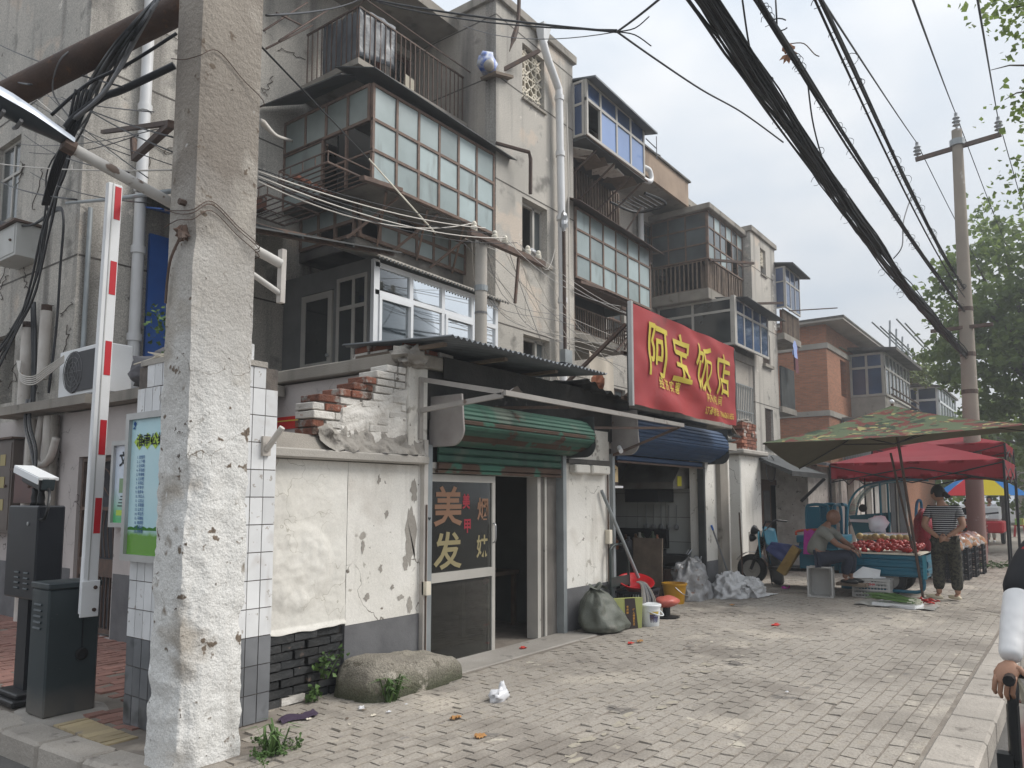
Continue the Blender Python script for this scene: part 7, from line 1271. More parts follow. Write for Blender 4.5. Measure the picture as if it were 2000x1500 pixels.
# seat box and backrest frame
ob('seat_box', B().box((TX-.46, 3.30, .36), (TX+.46, 3.94, .80)), m_teal, tr, bevel=.015); ob('seat_rim', B().box((TX-.49, 3.28, .80), (TX+.49, 3.97, .93)), m_teal, tr, bevel=.012); ob('pressing', B().box((TX-.466, 3.36, .44), (TX-.46, 3.48, .56)).box((TX-.466, 3.58, .44), (TX-.46, 3.70, .56)), m_teal, tr); ob('seat_lip', B().box((TX-.47, 3.32, .70), (TX-.462, 3.9, .715)), m_tealL, tr)
frx_ = frXr(TX-.49); ob('badge', B().lbox(frx_, -3.86, -3.80, .84, .89, .001, .004).lbox(frx_, -3.52, -3.46, .84, .89, .001, .004), m_ink, tr); lettering('lettering', '宗申', frx_, -3.66, .845, .05, m_paintr, tr, n=.004)
ob('grab_rail', B().tube(smooth_path([(TX-.44, 3.98, .93), (TX-.44, 3.95, 1.0), (TX-.44, 3.6, 1.03), (TX-.44, 3.34, 1.02)], 4), .022, 8), M('orange_grip', (.50, .07, .025), rough=.4), tr, smooth='all')
for s_ in (-1, 1): ob('backrest_frame', B().tube(smooth_path([(TX+.40*s_, 3.36, .90), (TX+.42*s_, 3.34, 1.36), (TX+.36*s_, 3.34, 1.44), (TX+.10*s_, 3.34, 1.46)], 5), .030, 8), m_teal, tr, smooth='all')
for xo in (-.42, .42):  # side hoops seen from the pavement
    ob('backrest_hoop', B().tube(smooth_path([(TX+xo, 3.80, .93), (TX+xo, 3.80, 1.36), (TX+xo, 3.74, 1.45), (TX+xo, 3.50, 1.45), (TX+xo, 3.44, 1.36), (TX+xo, 3.44, .93)], 5), .026, 8), m_teal, tr, smooth='all'); ob('hoop_panel', B().box((TX+xo-.006, 3.58, .95), (TX+xo+.006, 3.78, 1.42)), m_teal, tr); ob('hoop_bar', B().box((TX+xo-.012, 3.44, 1.13), (TX+xo+.012, 3.58, 1.17)), m_teal, tr)
# cargo bed
BX_, BY0, BY1, BZ0_, BZ1_ = TX-.52, 1.98, 3.28, .34, .66
ob('bed_floor', B().box((BX_, BY0, BZ0_-.02), (TX+.52, BY1, BZ0_+.02)), m_teal, tr)
def ribbed(y0, y1, x): return B().prism([Vector((x-d, y0, z_)) for z_, d in ((.33, 0), (.35, .02), (.40, .02), (.415, 0), (.46, 0), (.475, .02), (.525, .02), (.54, 0), (.58, 0), (.595, .02), (.645, .028), (.66, 0))]+[Vector((x+.012, y0, .66)), Vector((x+.012, y0, .33))], (0, y1-y0, 0))
ob('side_board', ribbed(BY0+.05, BY1, BX_), m_teal, tr); ob('side_board', B().box((TX+.51, BY0, .33), (TX+.53, BY1, .66)), m_teal, tr); ob('tail_board', B().prism([(BX_+.03, BY0-.0, .35), (BX_+.03, BY0-.02, .37), (BX_+.03, BY0-.02, .43), (BX_+.03, BY0, .45), (BX_+.03, BY0-.02, .5), (BX_+.03, BY0-.02, .56), (BX_+.03, BY0, .58), (BX_+.03, BY0, .66), (BX_+.03, BY0+.02, .66), (BX_+.03, BY0+.02, .35)], (.98, 0, 0)), m_teal, tr)
ob('bed_post', B().box((BX_-.03, BY0, .30), (BX_+.01, BY0+.05, .67)), m_tealL, tr); ob('hinge', B().box((BX_+.012, BY0-.03, .36), (BX_+.03, BY0, .40)), m_steel, tr)
ob('side_guard', B().tube(smooth_path([(BX_, 3.25, .10), (BX_, 2.3, .09), (BX_, 2.10, .10), (BX_, 2.03, .17), (BX_, 2.03, .32)], 5), .026, 8), m_teal, tr, smooth='all')
tag(ob('magenta_bag', B().grid(lambda u, v: (TX-.56+.07*math.sin(6.283*u)*(.5+.5*v), 3.72+.12*math.cos(6.283*u)*(.8+.2*v), 1.02-.40*v+.02*math.sin(u*30)*(1-v)), 24, 8, wrap=True), M('magenta_plastic', (.52, .05, .36), (.42, .04, .30), 8, rough=.25), None, smooth='all'), 'shiny magenta plastic bag hanging from the teal tricycle seat', 'bag')
tag(ob('blue_tarp', B().sheet(lambda u, v: (TX-.42-.05*v+.03*noise.noise((u*4, v*4, 0)), 4.42-.55*u+.1*v, .80-.06*u-(.32*v)*(1-abs(u-.55))), 14, 10, (.01, 0, 0)), M('blue_tarpaulin', (.035, .05, .16), (.05, .065, .19), 6, rough=.35), None, smooth='all'), 'crumpled dark blue tarpaulin on the tricycle footboard', 'tarpaulin')
tag(ob('foam_board', B().obox((TX-.52, 4.10, .50), (.10, .16, .52), (.55, 0, 0)).jit(.02, 9), M('yellow_foam', (.36, .24, .075), (.28, .18, .06), 7, bump=.6, bs=20), None), 'rough yellow foam slab leaning on the tricycle footboard', 'foam slab')
# tomatoes and melons on the bed
tag(ob('produce_tray', B().box((BX_-.03, BY0+.08, .664), (TX+.5, BY1-.08, .69)), m_latt, None), 'cardboard sheet under the tomatoes on the tricycle bed', 'tray')
m_tom = M('tomato_red', (.42, .025, .018), rough=.22, objv=.3, spec=.5); m_mel = M('pale_melon', (.42, .31, .13), rough=.4, objv=.2)
def proto(name, r, m, sq=.88):
    me = bpy.data.meshes.new(name); b = B().ball((0, 0, 0), (r, r, r*sq), 10, 7); me.from_pydata(b.v, [], b.f); me.polygons.foreach_set('use_smooth', [True]*len(me.polygons)); setmat(me, m); return me
ptm, pml = proto('tomato', .042, m_tom), proto('melon', .065, m_mel)
nt_ = 0
for k in range(150):
    y_ = rnd.uniform(BY0+.12, BY1-.15); x_ = rnd.uniform(BX_+.02, BX_+.50); hz = .72+.16*max(0, (x_-BX_)/.5)*(1-abs((y_-2.6)/.9))+rnd.uniform(-.01, .03)
    o = ob('tomato', None, None, None, mesh=ptm); o.location = (x_, y_, hz); o.rotation_euler = (rnd.random(), rnd.random(), 0); o.scale = (rnd.uniform(.7, 1.25),)*3; tag(o, 'ripe red tomato in the heap on the teal tricycle bed', 'tomato', 'tomatoes heaped on the tricycle bed')
for k in range(9):
    o = ob('melon', None, None, None, mesh=pml); o.location = (BX_+.45+rnd.uniform(0, .15), 2.35+.11*k*.8, .90+rnd.uniform(-.02, .03)); tag(o, 'pale yellow fruit at the back of the tomato heap', 'fruit', 'pale fruit behind the tomatoes')
tag(ob('red_net_sack', B().ball((14.45, 2.12, 1.02), (.26, .16, .36), 20, 14, .18, 3), M('red_net', (.30, .012, .03), (.20, .01, .02), 22, rough=.5, bump=.8, bs=30), None, smooth='all'), 'red net sack standing on the tricycle beside the standing person', 'sack')
# crates and vegetables on the ground
crate('white_crate', 'white crate tipped on its side as a seat with its opening to the street', (12.88, 3.40, 0), (.47, .36, .32), m_crw, .12, up='-x', rows=4)
crate('white_crate', 'white slatted crate with red lettering on the ground beside the tricycle', (13.35, 2.74, 0), (.36, .55, .29), m_crw, .05, text='TIEHA', rows=5)
tag(ob('paper_sheet', B().add([(13.15, 2.98, .295), (13.3, 2.62, .30), (13.42, 2.62, .42), (13.3, 2.86, .47), (13.2, 2.99, .36)], [(0, 1, 2, 3, 4)]).prism([(13.2, 2.7, .295), (13.4, 2.7, .295), (13.4, 2.55, .295)], (0, 0, .02)), m_paintw, None), 'crumpled white paper on the lettered crate', 'paper')
tag(ob('plank', B().box((12.95, 2.75, .18), (13.2, 3.2, .225)), m_wood, None), 'short plank under the feet of the sitting person', 'plank')
vt = thing('foam_tray', 'white foam tray of spring onions on the ground at the front of the stall', 'tray', (12.35, 2.2, 0)); ob('tray', B().prism([(12.18, 2.52, .004), (12.08, 1.94, .004), (12.42, 1.88, .004), (12.55, 2.46, .004)], (0, 0, .05)), m_paintw, vt); ob('plastic_sheet', B().grid(lambda u, v: (12.1+.6*v, 2.75-1.05*u, .012+.05*abs(noise.noise((u*5, v*5, 7)))), 16, 10), M('clear_sheet', (.42, .41, .38), rough=.2), vt, smooth='all')
m_onion = M('onion_green', (.10, .19, .045), (.07, .14, .03), 6, rough=.45); m_onw = M('onion_white', (.62, .62, .50))
for k in range(44):
    y_ = 1.93+rnd.uniform(0, .12); x_ = 12.14+rnd.uniform(0, .3); z_ = .07+.05*rnd.random(); e = Vector((x_+rnd.uniform(.0, .25), y_+rnd.uniform(.42, .62), z_+rnd.uniform(-.01, .05))); p0 = Vector((x_, y_, z_))
    o = tag(ob('spring_onion', B().tube([p0+(e-p0)*.0, p0.lerp(e, .3), p0.lerp(e, .7)+ZUP*.02, e], [.007, .007, .009, .003], 5), m_onion, None), 'spring onion laid in the white foam tray', 'spring onion', 'spring onions in the foam tray'); ob('root_end', B().tube([p0+(p0-e).normalized()*.06, p0], [.008, .007], 5), m_onw, o)
m_chil = M('chilli_red', (.36, .02, .015), rough=.25, objv=.3)
for k in range(22):
    p0 = Vector((12.75+rnd.uniform(-.12, .2), 1.95+rnd.uniform(-.2, .22), .03+.04*rnd.random())); d = Vector((rnd.uniform(-1, 1), rnd.uniform(-1, 1), .1)).normalized()*.12
    tag(ob('chilli', B().tube([p0, p0+d*.5+ZUP*.01, p0+d], [.014, .014, .003], 6), m_chil, None, smooth='all'), 'red chilli pepper in the pile behind the spring onions', 'chilli', 'red chillies behind the spring onions')
# rear black crates with bagged fruit
for k in range(4):
    xx, yy = 16.6+.75*k, 2.05-.06*k; crate('black_crate', ['nearest', 'second', 'third', 'farthest'][k]+' of the black crates of bagged fruit behind the standing person', (xx, yy, 0), (.5, .42, .62), m_crk, 0, rows=5, cols=6, group='black crates behind the tricycle')
    tag(ob('fruit_bag', B().ball((xx, yy, .70), (.28, .24, .16), 16, 10, .4, 4), M('orange_fruit_bag', (.42, .15, .07), (.40, .26, .14), 14, rough=.25, spots=[((.55, .52, .50), 5, .48, .05)]) if k == 0 else MT['orange_fruit_bag'], None, smooth='all'), ['nearest', 'second', 'third', 'farthest'][k]+' bag of orange fruit on the black crates', 'bag', 'bags of fruit on the black crates')
# ================================================================ canopies
def camo():
    m = M('camouflage_cloth', (.10, .13, .07), rough=.7); t = m.node_tree; N = t.nodes; L = t.links; g = N.new('ShaderNodeNewGeometry'); mp_ = N.new('ShaderNodeMapping'); mp_.inputs[3].default_value = (.9, .55, .9); L.new(g.outputs['Position'], mp_.inputs[0]); col = None
    for sc, th, c in ((2.6, .53, (.20, .055, .045)), (3.3, .57, (.045, .075, .045)), (4.4, .60, (.42, .38, .16))):
        n = N.new('ShaderNodeTexNoise'); n.inputs['Scale'].default_value = sc*1.5; n.inputs['Detail'].default_value = 2.5; n.inputs['Distortion'].default_value = 1.6; n.noise_dimensions = '4D'; n.inputs['W'].default_value = sc; L.new(mp_.outputs[0], n.inputs['Vector']); gt = N.new('ShaderNodeMath'); gt.operation = 'GREATER_THAN'; gt.inputs[1].default_value = th; L.new(n.outputs[0], gt.inputs[0])
        mx_ = N.new('ShaderNodeMix'); mx_.data_type = 'RGBA'; L.new(gt.outputs[0], mx_.inputs[0]); mx_.inputs[7].default_value = (*c, 1)
        if col: L.new(col, mx_.inputs[6])
        else: mx_.inputs[6].default_value = (.13, .17, .09, 1)
        col = mx_.outputs[2]
    L.new(col, N['Principled BSDF'].inputs['Base Color']); return m
def thin(m, c, f=.35):
    t = m.node_tree; tl = t.nodes.new('ShaderNodeBsdfTranslucent'); tl.inputs[0].default_value = (*c, 1); ms = t.nodes.new('ShaderNodeMixShader'); ms.inputs[0].default_value = f; t.links.new(t.nodes['Principled BSDF'].outputs[0], ms.inputs[1]); t.links.new(tl.outputs[0], ms.inputs[2]); t.links.new(ms.outputs[0], t.nodes['Material Output'].inputs[0]); return m
m_camo = thin(camo(), (.22, .20, .12), .3); m_silver = thin(M('coated_underside', (.20, .18, .13), (.16, .14, .105), 3, rough=.6), (.22, .20, .13), .45)
um = thing('camouflage_parasol', 'big square camouflage parasol over the tricycle stall', 'parasol', (13.5, 2.1, 0))
cA, cB, cC, cD = Vector((12.0, 3.98, 2.44)), Vector((12.0, .45, 2.53)), Vector((14.75, .6, 2.66)), Vector((14.75, 4.22, 2.14)); ap = Vector((13.35, 2.33, 3.05))
def facet(p, q, u, v): 
    e = p.lerp(q, u); s_ = e.lerp(ap, v); return s_-ZUP*(.05*math.sin(math.pi*v)*1.0)-ZUP*(.10*math.sin(math.pi*u)*(1-v)*-.0)+ZUP*(.0)-(Vector((0, 0, .04 if p is not cC else -.10))*math.sin(math.pi*u)*(1-v))
for p, q in ((cA, cB), (cB, cC), (cC, cD), (cD, cA)):
    ob('canopy_panel', B().grid(lambda u, v: facet(p, q, u, v), 16, 10), m_camo, um, smooth='all'); ob('canopy_lining', B().grid(lambda u, v: facet(p, q, u, v)-ZUP*.006, 16, 10), m_silver, um, smooth='all')
for p in (cA, cB, cC, cD): ob('rib', B().tube([p-ZUP*.02, p.lerp(ap, .5)-ZUP*.09, ap-ZUP*.06], .010, 6), m_plasblk, um); ob('strut', B().tube([p.lerp(ap, .5)-ZUP*.09, ap-ZUP*.62+Vector((.02, 0, 0))], .009, 6), m_plasblk, um)
ob('pole', B().tube([ap+ZUP*.05, (13.52, 2.05, .02)], .022, 8), m_ruststeel, um); ob('finial', B().ball(ap+ZUP*.06, .04, 10, 6), m_paintw, um, smooth='all')
tag(ob('steel_pole', B().tube([(13.55, 2.42, 2.30), (13.62, 2.16, .66)], .018, 8), m_ruststeel, None, smooth=50), 'thin slanting steel pole beside the parasol pole', 'pole')
m_tent = thin(M('red_tent_cloth', (.34, .022, .035), (.28, .02, .03), 1.5, rough=.5, bump=.15, bs=6), (.5, .03, .05), .35)
def tent(label, x0, x1, y0, y1, ze, zp, val, legs=True):
    t = thing('market_tent', label, 'tent', (x0, (y0+y1)/2, 0)); c = [Vector((x0, y1, ze)), Vector((x0, y0, ze)), Vector((x1, y0, ze)), Vector((x1, y1, ze))]; a = Vector(((x0+x1)/2, (y0+y1)/2, zp))
    for i in range(4):
        p, q = c[i], c[(i+1) % 4]; ob('roof_panel', B().grid(lambda u, v: p.lerp(q, u).lerp(a, v)-ZUP*(.10*math.sin(math.pi*u)*(1-v)*v*2+.02*math.sin(v*22)*math.sin(math.pi*u)*.5), 14, 10), m_tent, t, smooth='all')
        ob('valance', B().sheet(lambda u, v: p.lerp(q, u)-ZUP*(val*v-.03*math.sin(math.pi*u)*v)+Vector((.012*math.sin(u*26)*v, .012*math.sin(u*21)*v, 0)), 20, 4, (0, 0, .004)), m_tent, t, smooth='all')
        ob('truss', B().tube([p-ZUP*.05, p.lerp(q, .5)-ZUP*.42, q-ZUP*.05], .014, 6), m_plasblk, t); ob('truss', B().tube([p-ZUP*.40, p.lerp(q, .5)-ZUP*.12, q-ZUP*.40], .014, 6), m_plasblk, t)
        if legs: ob('leg', B().tube([p-ZUP*.02, Vector((p.x, p.y, 0))], .022, 6), m_plasblk, t)
    return t
tent('red market tent over the stalls behind the camouflage parasol', 16.9, 20.1, 1.1, 4.2, 2.30, 2.78, .33)
tent('farther red market tent rising above the first one', 20.6, 23.4, 1.3, 4.1, 2.85, 3.25, .22)
# ================================================================ second tricycle with cab windscreen
t2_ = thing('cab_tricycle', 'blue tricycle with curved windscreen hood behind the tomato stall', 'tricycle', (19, 3.6, 0)); X2 = 18.9
wheel(t2_, (X2, 4.05, .3), .30, .1, (1, 0, 0)); wheel(t2_, (X2-.45, 2.4, .3), .3, .1, (1, 0, 0)); wheel(t2_, (X2+.45, 2.4, .3), .3, .1, (1, 0, 0))
ob('nose', B().grid(lambda u, v: (X2-.42+.84*u, 4.28-.25*v**2-.10*abs(u-.5)*2, 1.18-.72*v), 10, 8), M('cab_teal', (.03, .15, .19), rough=.35), t2_, smooth='all')
for s_ in (-1, 1):
    ob('side_panel', B().prism([(X2+.43*s_, 4.22, 1.18), (X2+.43*s_, 4.05, .55), (X2+.43*s_, 3.55, .48), (X2+.43*s_, 3.50, 1.25)], (.012, 0, 0)), MT['cab_teal'], t2_); ob('hood_frame', B().tube(smooth_path([(X2+.43*s_, 4.26, 1.15), (X2+.43*s_, 4.16, 1.55), (X2+.43*s_, 3.86, 1.85), (X2+.43*s_, 3.2, 1.98), (X2+.43*s_, 2.7, 1.97)], 5), .025, 8), m_tealL, t2_, smooth='all'); ob('hood_post', B().tube([(X2+.43*s_, 3.55, .6), (X2+.43*s_, 3.55, 1.93)], .025, 8), m_tealL, t2_)
    ob('white_stripe', B().prism([(X2+.445*s_, 4.2, 1.10), (X2+.445*s_, 4.2, 1.04), (X2+.445*s_, 3.56, 1.02), (X2+.445*s_, 3.56, 1.10)], (.004*s_, 0, 0)), m_paintw, t2_)
ob('windscreen', B().grid(lambda u, v: (X2-.42+.84*u, 4.25-.40*v**1.6, 1.2+.62*v), 6, 10), glassy('cab_screen', (.75, .85, .8), .25, body=(.5, .55, .5), bfac=.35), t2_, smooth='all'); ob('hood_roof', B().sheet(lambda u, v: (X2-.46+.92*u, 3.86-.9*v, 1.85+.13*math.sin(v*1.5)), 6, 8, (0, 0, .02)), m_tealL, t2_, smooth='all')
ob('seat_hoop', B().tube(smooth_path([(X2-.3, 2.9, .8), (X2-.3, 2.85, 1.45), (X2+.3, 2.85, 1.45), (X2+.3, 2.9, .8)], 5), .03, 8), M('sky_blue_paint', (.07, .30, .50)), t2_, smooth='all'); ob('mirror', B().lathe((X2-.5, 3.9, 1.35), [(.09, 0), (.09, .02), (0, .03)], 14, (-1, 0, 0)), m_plasblk, t2_); ob('bed', B().box((X2-.5, 1.9, .4), (X2+.5, 3.3, .75)), m_teal, t2_); ob('headlamp', B().ball((X2-.25, 4.27, 1.0), (.08, .05, .06), 10, 8), m_steel, t2_, smooth='all')
tb2 = thing('trestle_table', 'white folding table between the two tricycles', 'table', (17.6, 3.3, 0)); ob('table_top', B().box((17.2, 2.9, .80), (17.9, 3.7, .84)), m_paintw, tb2)
for x_, y_ in ((17.25, 2.95), (17.85, 2.95), (17.25, 3.65), (17.85, 3.65)): ob('leg', B().tube([(x_, y_, 0), (x_, y_, .8)], .018, 6), m_paintw, tb2)
tag(ob('carton', B().box((17.3, 3.0, .01), (17.75, 3.5, .5)), M('pale_carton', (.52, .42, .37)), None, bevel=.01), 'pale carton under the white folding table', 'box'); tag(ob('white_bag', B().ball((17.6, 3.45, 1.02), (.22, .18, .18), 14, 9, .4, 3), m_clothw, None, smooth='all'), 'crumpled white bag on the folding table', 'bag')
# far stalls: striped parasol, carts, stool
up_ = thing('striped_parasol', 'red, yellow and blue striped parasol beyond the concrete utility pole', 'parasol', (27, 2.4, 0)); cols_ = [M('parasol_red', (.55, .04, .05)), M('parasol_yellow', (.62, .48, .03)), M('parasol_blue', (.05, .22, .55))]; ua = Vector((27, 2.4, 2.38))
for k in range(9):
    a0, a1 = 2*math.pi*k/9+.35, 2*math.pi*(k+1)/9+.35; ob('canopy_panel', B().grid(lambda u, v: ua+Vector((math.cos(a0+(a1-a0)*u)*1.28*v*(1-.04*math.sin(math.pi*u)), math.sin(a0+(a1-a0)*u)*1.28*v*(1-.04*math.sin(math.pi*u)), -.72*v**1.35)), 6, 8), cols_[k % 3], up_, smooth='all'); ob('rib', B().tube([ua-ZUP*.03, ua+Vector((math.cos(a0)*.7, math.sin(a0)*.7, -.32)), ua+Vector((math.cos(a0)*1.27, math.sin(a0)*1.27, -.73))], .012, 5), m_steel, up_)
ob('pole', B().tube([ua+ZUP*.05, (27, 2.4, 0)], .025, 8), m_steel, up_)
ct = thing('market_cart', 'red market cart stacked with trays under the striped parasol', 'cart', (25.6, 2.7, 0))
for z_ in (.55, .75, .95): ob('shelf', B().box((25.1, 2.2, z_), (26.3, 3.5, z_+.05)), MT['red_plastic'], ct)
for x_, y_ in ((25.15, 2.25), (26.25, 2.25), (25.15, 3.45), (26.25, 3.45)): ob('post', B().box((x_-.03, y_-.03, 0), (x_+.03, y_+.03, 1.0)), MT['red_plastic'], ct)
ob('sheet', B().box((25.05, 2.15, 1.003), (26.35, 3.55, 1.08)), m_paintw, ct); ob('green_mat', B().box((24.9, 2.2, .40), (25.08, 3.2, .5)), M('green_mat', (.05, .42, .08)), ct); ob('teal_bin', B().box((24.7, 2.2, 0), (25.08, 3.3, .38)), m_teal, ct)
mo = thing('parked_tricycle', 'red tricycle with white box at the foot of the utility pole', 'tricycle', (30.5, 2.5, 0)); wheel(mo, (30.2, 2.6, .3), .3, .12, (0, 1, 0)); wheel(mo, (31.6, 2.2, .3), .3, .12, (0, 1, 0)); wheel(mo, (31.6, 2.9, .3), .3, .12, (0, 1, 0)); ob('body', B().box((30.6, 2.1, .4), (32.0, 3.0, .8)), m_paintr, mo, bevel=.05); ob('box', B().box((30.7, 2.2, .85), (31.5, 2.9, 1.3)), m_paintw, mo, bevel=.03); ob('handlebar', B().tube([(30.3, 2.2, 1.1), (30.25, 2.6, 1.05), (30.3, 3.0, 1.1)], .03, 6).tube([(30.25, 2.6, 1.05), (30.2, 2.6, .35)], .03, 6), m_plasblk, mo)
rs = thing('red_stool', 'red plastic stool far along the pavement', 'stool', (38, 2.05, 0)); ob('seat', B().box((37.8, 1.85, .44), (38.2, 2.25, .48)), MT['red_plastic'], rs)
for x_, y_ in ((-1, -1), (1, -1), (-1, 1), (1, 1)): ob('leg', B().bar((38+.15*x_, 2.05+.15*y_, .44), (38+.2*x_, 2.05+.2*y_, 0), .06), MT['red_plastic'], rs)
ob('green_box', B().box((37.8, 1.9, .482), (38.2, 2.2, .75)), M('green_yellow_box', (.15, .42, .12), (.5, .45, .1), 6), rs)
# ================================================================ utility pole in the distance
up2 = thing('utility_pole', 'tall round concrete utility pole with crossarm beyond the tents', 'utility pole', (20.9, 2.0, 0)); PT = Vector((20.9, 1.91, 10.6))
def pp(z_): return Vector((20.9, 1.98, 0)).lerp(PT, z_/10.6)
ob('shaft', B().tube([pp(z_) for z_ in frange(0, 10.6, 12)], [.205-.09*k/12 for k in range(13)], 18), m_pole2, up2, smooth=50)
for z_ in (6.1, 5.0, 4.1): ob('strap', B().tube([pp(z_-.05), pp(z_+.05)], .212-.0085*z_, 16), m_ruststeel, up2)
xa, xb = pX(1788, 312, 20.9), pX(1956, 262, 20.9); ob('crossarm', B().bar(xa, xb, .08, .10), m_ruststeel, up2); ob('clamp', B().tube([pp(10.2), pp(10.35)], .17, 12), m_galv, up2); ob('crossarm', B().bar(pp(5.65)+Vector((-.1, .75, 0)), pp(5.65)+Vector((-.1, -.55, 0)), .08), m_ruststeel, up2)
m_por = M('grey_porcelain', (.34, .35, .36), rough=.3)
def insul(p, s_=1.0, par=None): return ob('insulator', B().lathe(p, [(.02*s_, 0), (.02*s_, .04*s_), (.07*s_, .06*s_), (.03*s_, .10*s_), (.075*s_, .13*s_), (.03*s_, .17*s_), (.065*s_, .20*s_), (.03*s_, .24*s_), (.03*s_, .30*s_), (0, .31*s_)], 12), m_por, par or up2, smooth=40)
i1, i2, i3 = xa+Vector((0, -.05, .05)), PT+ZUP*.05, xb+Vector((0, .05, .05))
for p in (i1, i2, i3): insul(p, 1.3)
# ================================================================ overhead cables
def wire(pts, r, m, label='thin overhead wire among the cables crossing the sky', name='overhead_wire', n=5, group='thin overhead wires'): return tag(ob(name, B().tube(pts, r, n), m, None, smooth='all'), label, 'wire', group)
for ins, px0 in ((i1, (1620, 0, 7.0)), (i2, (1790, 0, 8.0)), (i3, (1912, 0, 8.0))):
    q = pX(px0[0], px0[1], px0[2]); d = (q-(ins+ZUP*.38)); wire(sag(ins+ZUP*.38, q+d*1.2, .12), .011, m_blk, 'thin power line running from an insulator on the utility pole crossarm overhead', group='power lines on the crossarm')
    wire(sag(ins+ZUP*.38, ins+Vector((32, -1.0, .3)), .5), .011, m_blk, 'thin power line running on beyond the utility pole', group='power lines beyond the utility pole')
def bundle(name, label, path, n, spread, r, seed, m=m_blk):
    t = thing(name, label, 'cable', tuple(path[-1])); R_ = random.Random(seed); L_ = len(path)
    for k in range(n):
        a = R_.uniform(0, 6.28); rr_ = spread*math.sqrt(R_.random()); ph, fq = R_.uniform(0, 6.28), R_.uniform(.5, 1.6); pts = []
        for i, p in enumerate(path):
            s_ = i/(L_-1); w_ = rr_*(1-.35*s_); an_ = a+fq*3*s_+.5*math.sin(ph+s_*9); pts.append(Vector(p)+Vector((0, math.cos(an_)*w_, math.sin(an_)*w_-spread*.55*R_.random()*math.sin(s_*26+ph))))
        ob('cable', B().tube(pts, r*R_.uniform(.6, 1.25), 5), m, t, smooth='all')
    for k in range(int(L_*1.8)):
        s_ = R_.random(); i = min(L_-2, int(s_*(L_-1))); p = Vector(path[i]).lerp(Vector(path[i+1]), R_.random()); c0 = p+Vector((0, R_.uniform(-1, 1)*spread, R_.uniform(-1, .6)*spread*1.1)); q = R_.uniform(.03, .07)
        ob('tie_loop', B().tube([c0+Vector((R_.uniform(-.01, .01), math.cos(a)*q, math.sin(a)*q)) for a in frange(0, 5.2, 9)], .0035, 4), m_blk, t)
    return t
e1 = pp(5.0)+Vector((-.15, .05, 0)); s1 = Vector((6, 2.38, 5.88)); bundle('cable_bundle', 'thick black bundle of telecom cables descending to the utility pole', [s1+(s1-e1)*.75*(1-i/10)-ZUP*.0 for i in range(10)]+[p for p in sag(s1, e1, .22, 26)], 28, .125, .014, 5)
s2_ = pX(1480, 0, 6.5); e2 = pp(6.05)+Vector((-.1, .02, 0)); bundle('cable_bundle', 'thinner black cable bundle above the thick one, with a dead leaf caught on it', [s2_+(s2_-e2)*.6*(1-i/6) for i in range(6)]+[p for p in sag(s2_, e2, .16, 22)], 5, .03, .014, 6)
s3_ = pX(1603, 0, 6.5); e3 = pp(6.6)+Vector((-.1, 0, 0)); bundle('cable_bundle', 'upper twisted black cable bundle nearest the power lines', [s3_+(s3_-e3)*.6*(1-i/6) for i in range(6)]+[p for p in sag(s3_, e3, .2, 22)], 5, .032, .013, 7)
s4_ = pX(1592, 0, 6.6); e4 = pp(6.4); wire([s4_+(s4_-e4)*.6]+sag(s4_, e4, .25, 18), .012, m_blk)
lf = thing('dead_leaf', 'brown dead leaf and twig caught on a cable in the sky', 'leaf', tuple(pX(1540, 105, 8.0))); lc = pX(1540, 105, 7.9); b = B()
for k in range(5):
    a = -1.2+.6*k-1.57; d = Vector((.1*math.sin(k), math.cos(a)*-1, math.sin(a))).normalized(); s_ = Vector((.3, -d.z, d.y)).normalized(); l = .11; b.add([lc, lc+d*l*.5+s_*.03, lc+d*l, lc+d*l*.5-s_*.03], [(0, 1, 2, 3)])
ob('blade', b, M('dead_leaf', (.28, .13, .07), (.36, .19, .11), 12), lf); ob('blade', B().ball(pX(1540, 95, 7.9), (.05, .07, .05), 8, 6, .5, 4), MT['dead_leaf'], lf); ob('twig', B().tube(smooth_path([pX(1545, 85, 7.9), pX(1570, 85, 7.9), pX(1590, 105, 7.9), pX(1600, 110, 7.9)], 4), .006, 5), m_wood, lf)
# loops and drops hanging off the bundles
wire(smooth_path([pX(1578, 165, 9), pX(1590, 250, 9.5), pX(1615, 330, 11), pX(1650, 380, 13), pX(1665, 430, 14)], 5), .010, m_blk); wire(smooth_path([pX(1785, 370, 14), pX(1765, 430, 13.5), pX(1762, 480, 13), pX(1745, 505, 13)], 5), .010, m_cablegrey); wire(smooth_path([pX(1450, 0, 7), pX(1460, 70, 7.4), pX(1472, 135, 8)], 5), .010, m_blk); wire(smooth_path([pX(1515, 0, 7), pX(1517, 40, 7), pX(1518, 65, 7.2)], 4), .009, m_blk)
lp_ = [pX(1522+18*math.cos(a), 48+12*math.sin(a), 7.4) for a in frange(.5, 5.5, 12)]; wire(lp_, .007, m_blk)
# service drop tied in mid-air between the building and the thick bundle
jn = pD(1205, 62, 8.2); wire(sag(pY(700, -6, 8.5), jn, .05), .014, m_blk, 'twisted service cable from the top balcony to the tied joint in the sky', group='service cables at the joint'); wire(sag(pY(740, 5, 8.5), jn+ZUP*.02, .10), .010, m_blk, 'twisted service cable from the top balcony to the tied joint in the sky', group='service cables at the joint'); wire(sag(pY(905, 50, 8.5), jn, .16), .006, m_cablegrey)
wire(sag(jn, pD(1300, -12, 6.6), .01), .012, m_blk); wire(smooth_path([jn, pD(1240, 55, 8.2), pD(1268, 32, 8.2)], 4), .007, m_blk); wire(smooth_path([jn, pD(1240, 68, 8.2), pD(1272, 90, 8.2)], 4), .007, m_blk); wire(smooth_path([jn, pD(1280, 115, 9.0), pD(1370, 175, 10), pD(1450, 220, 11), pX(1530, 278, 11.2)], 6), .012, m_blk)
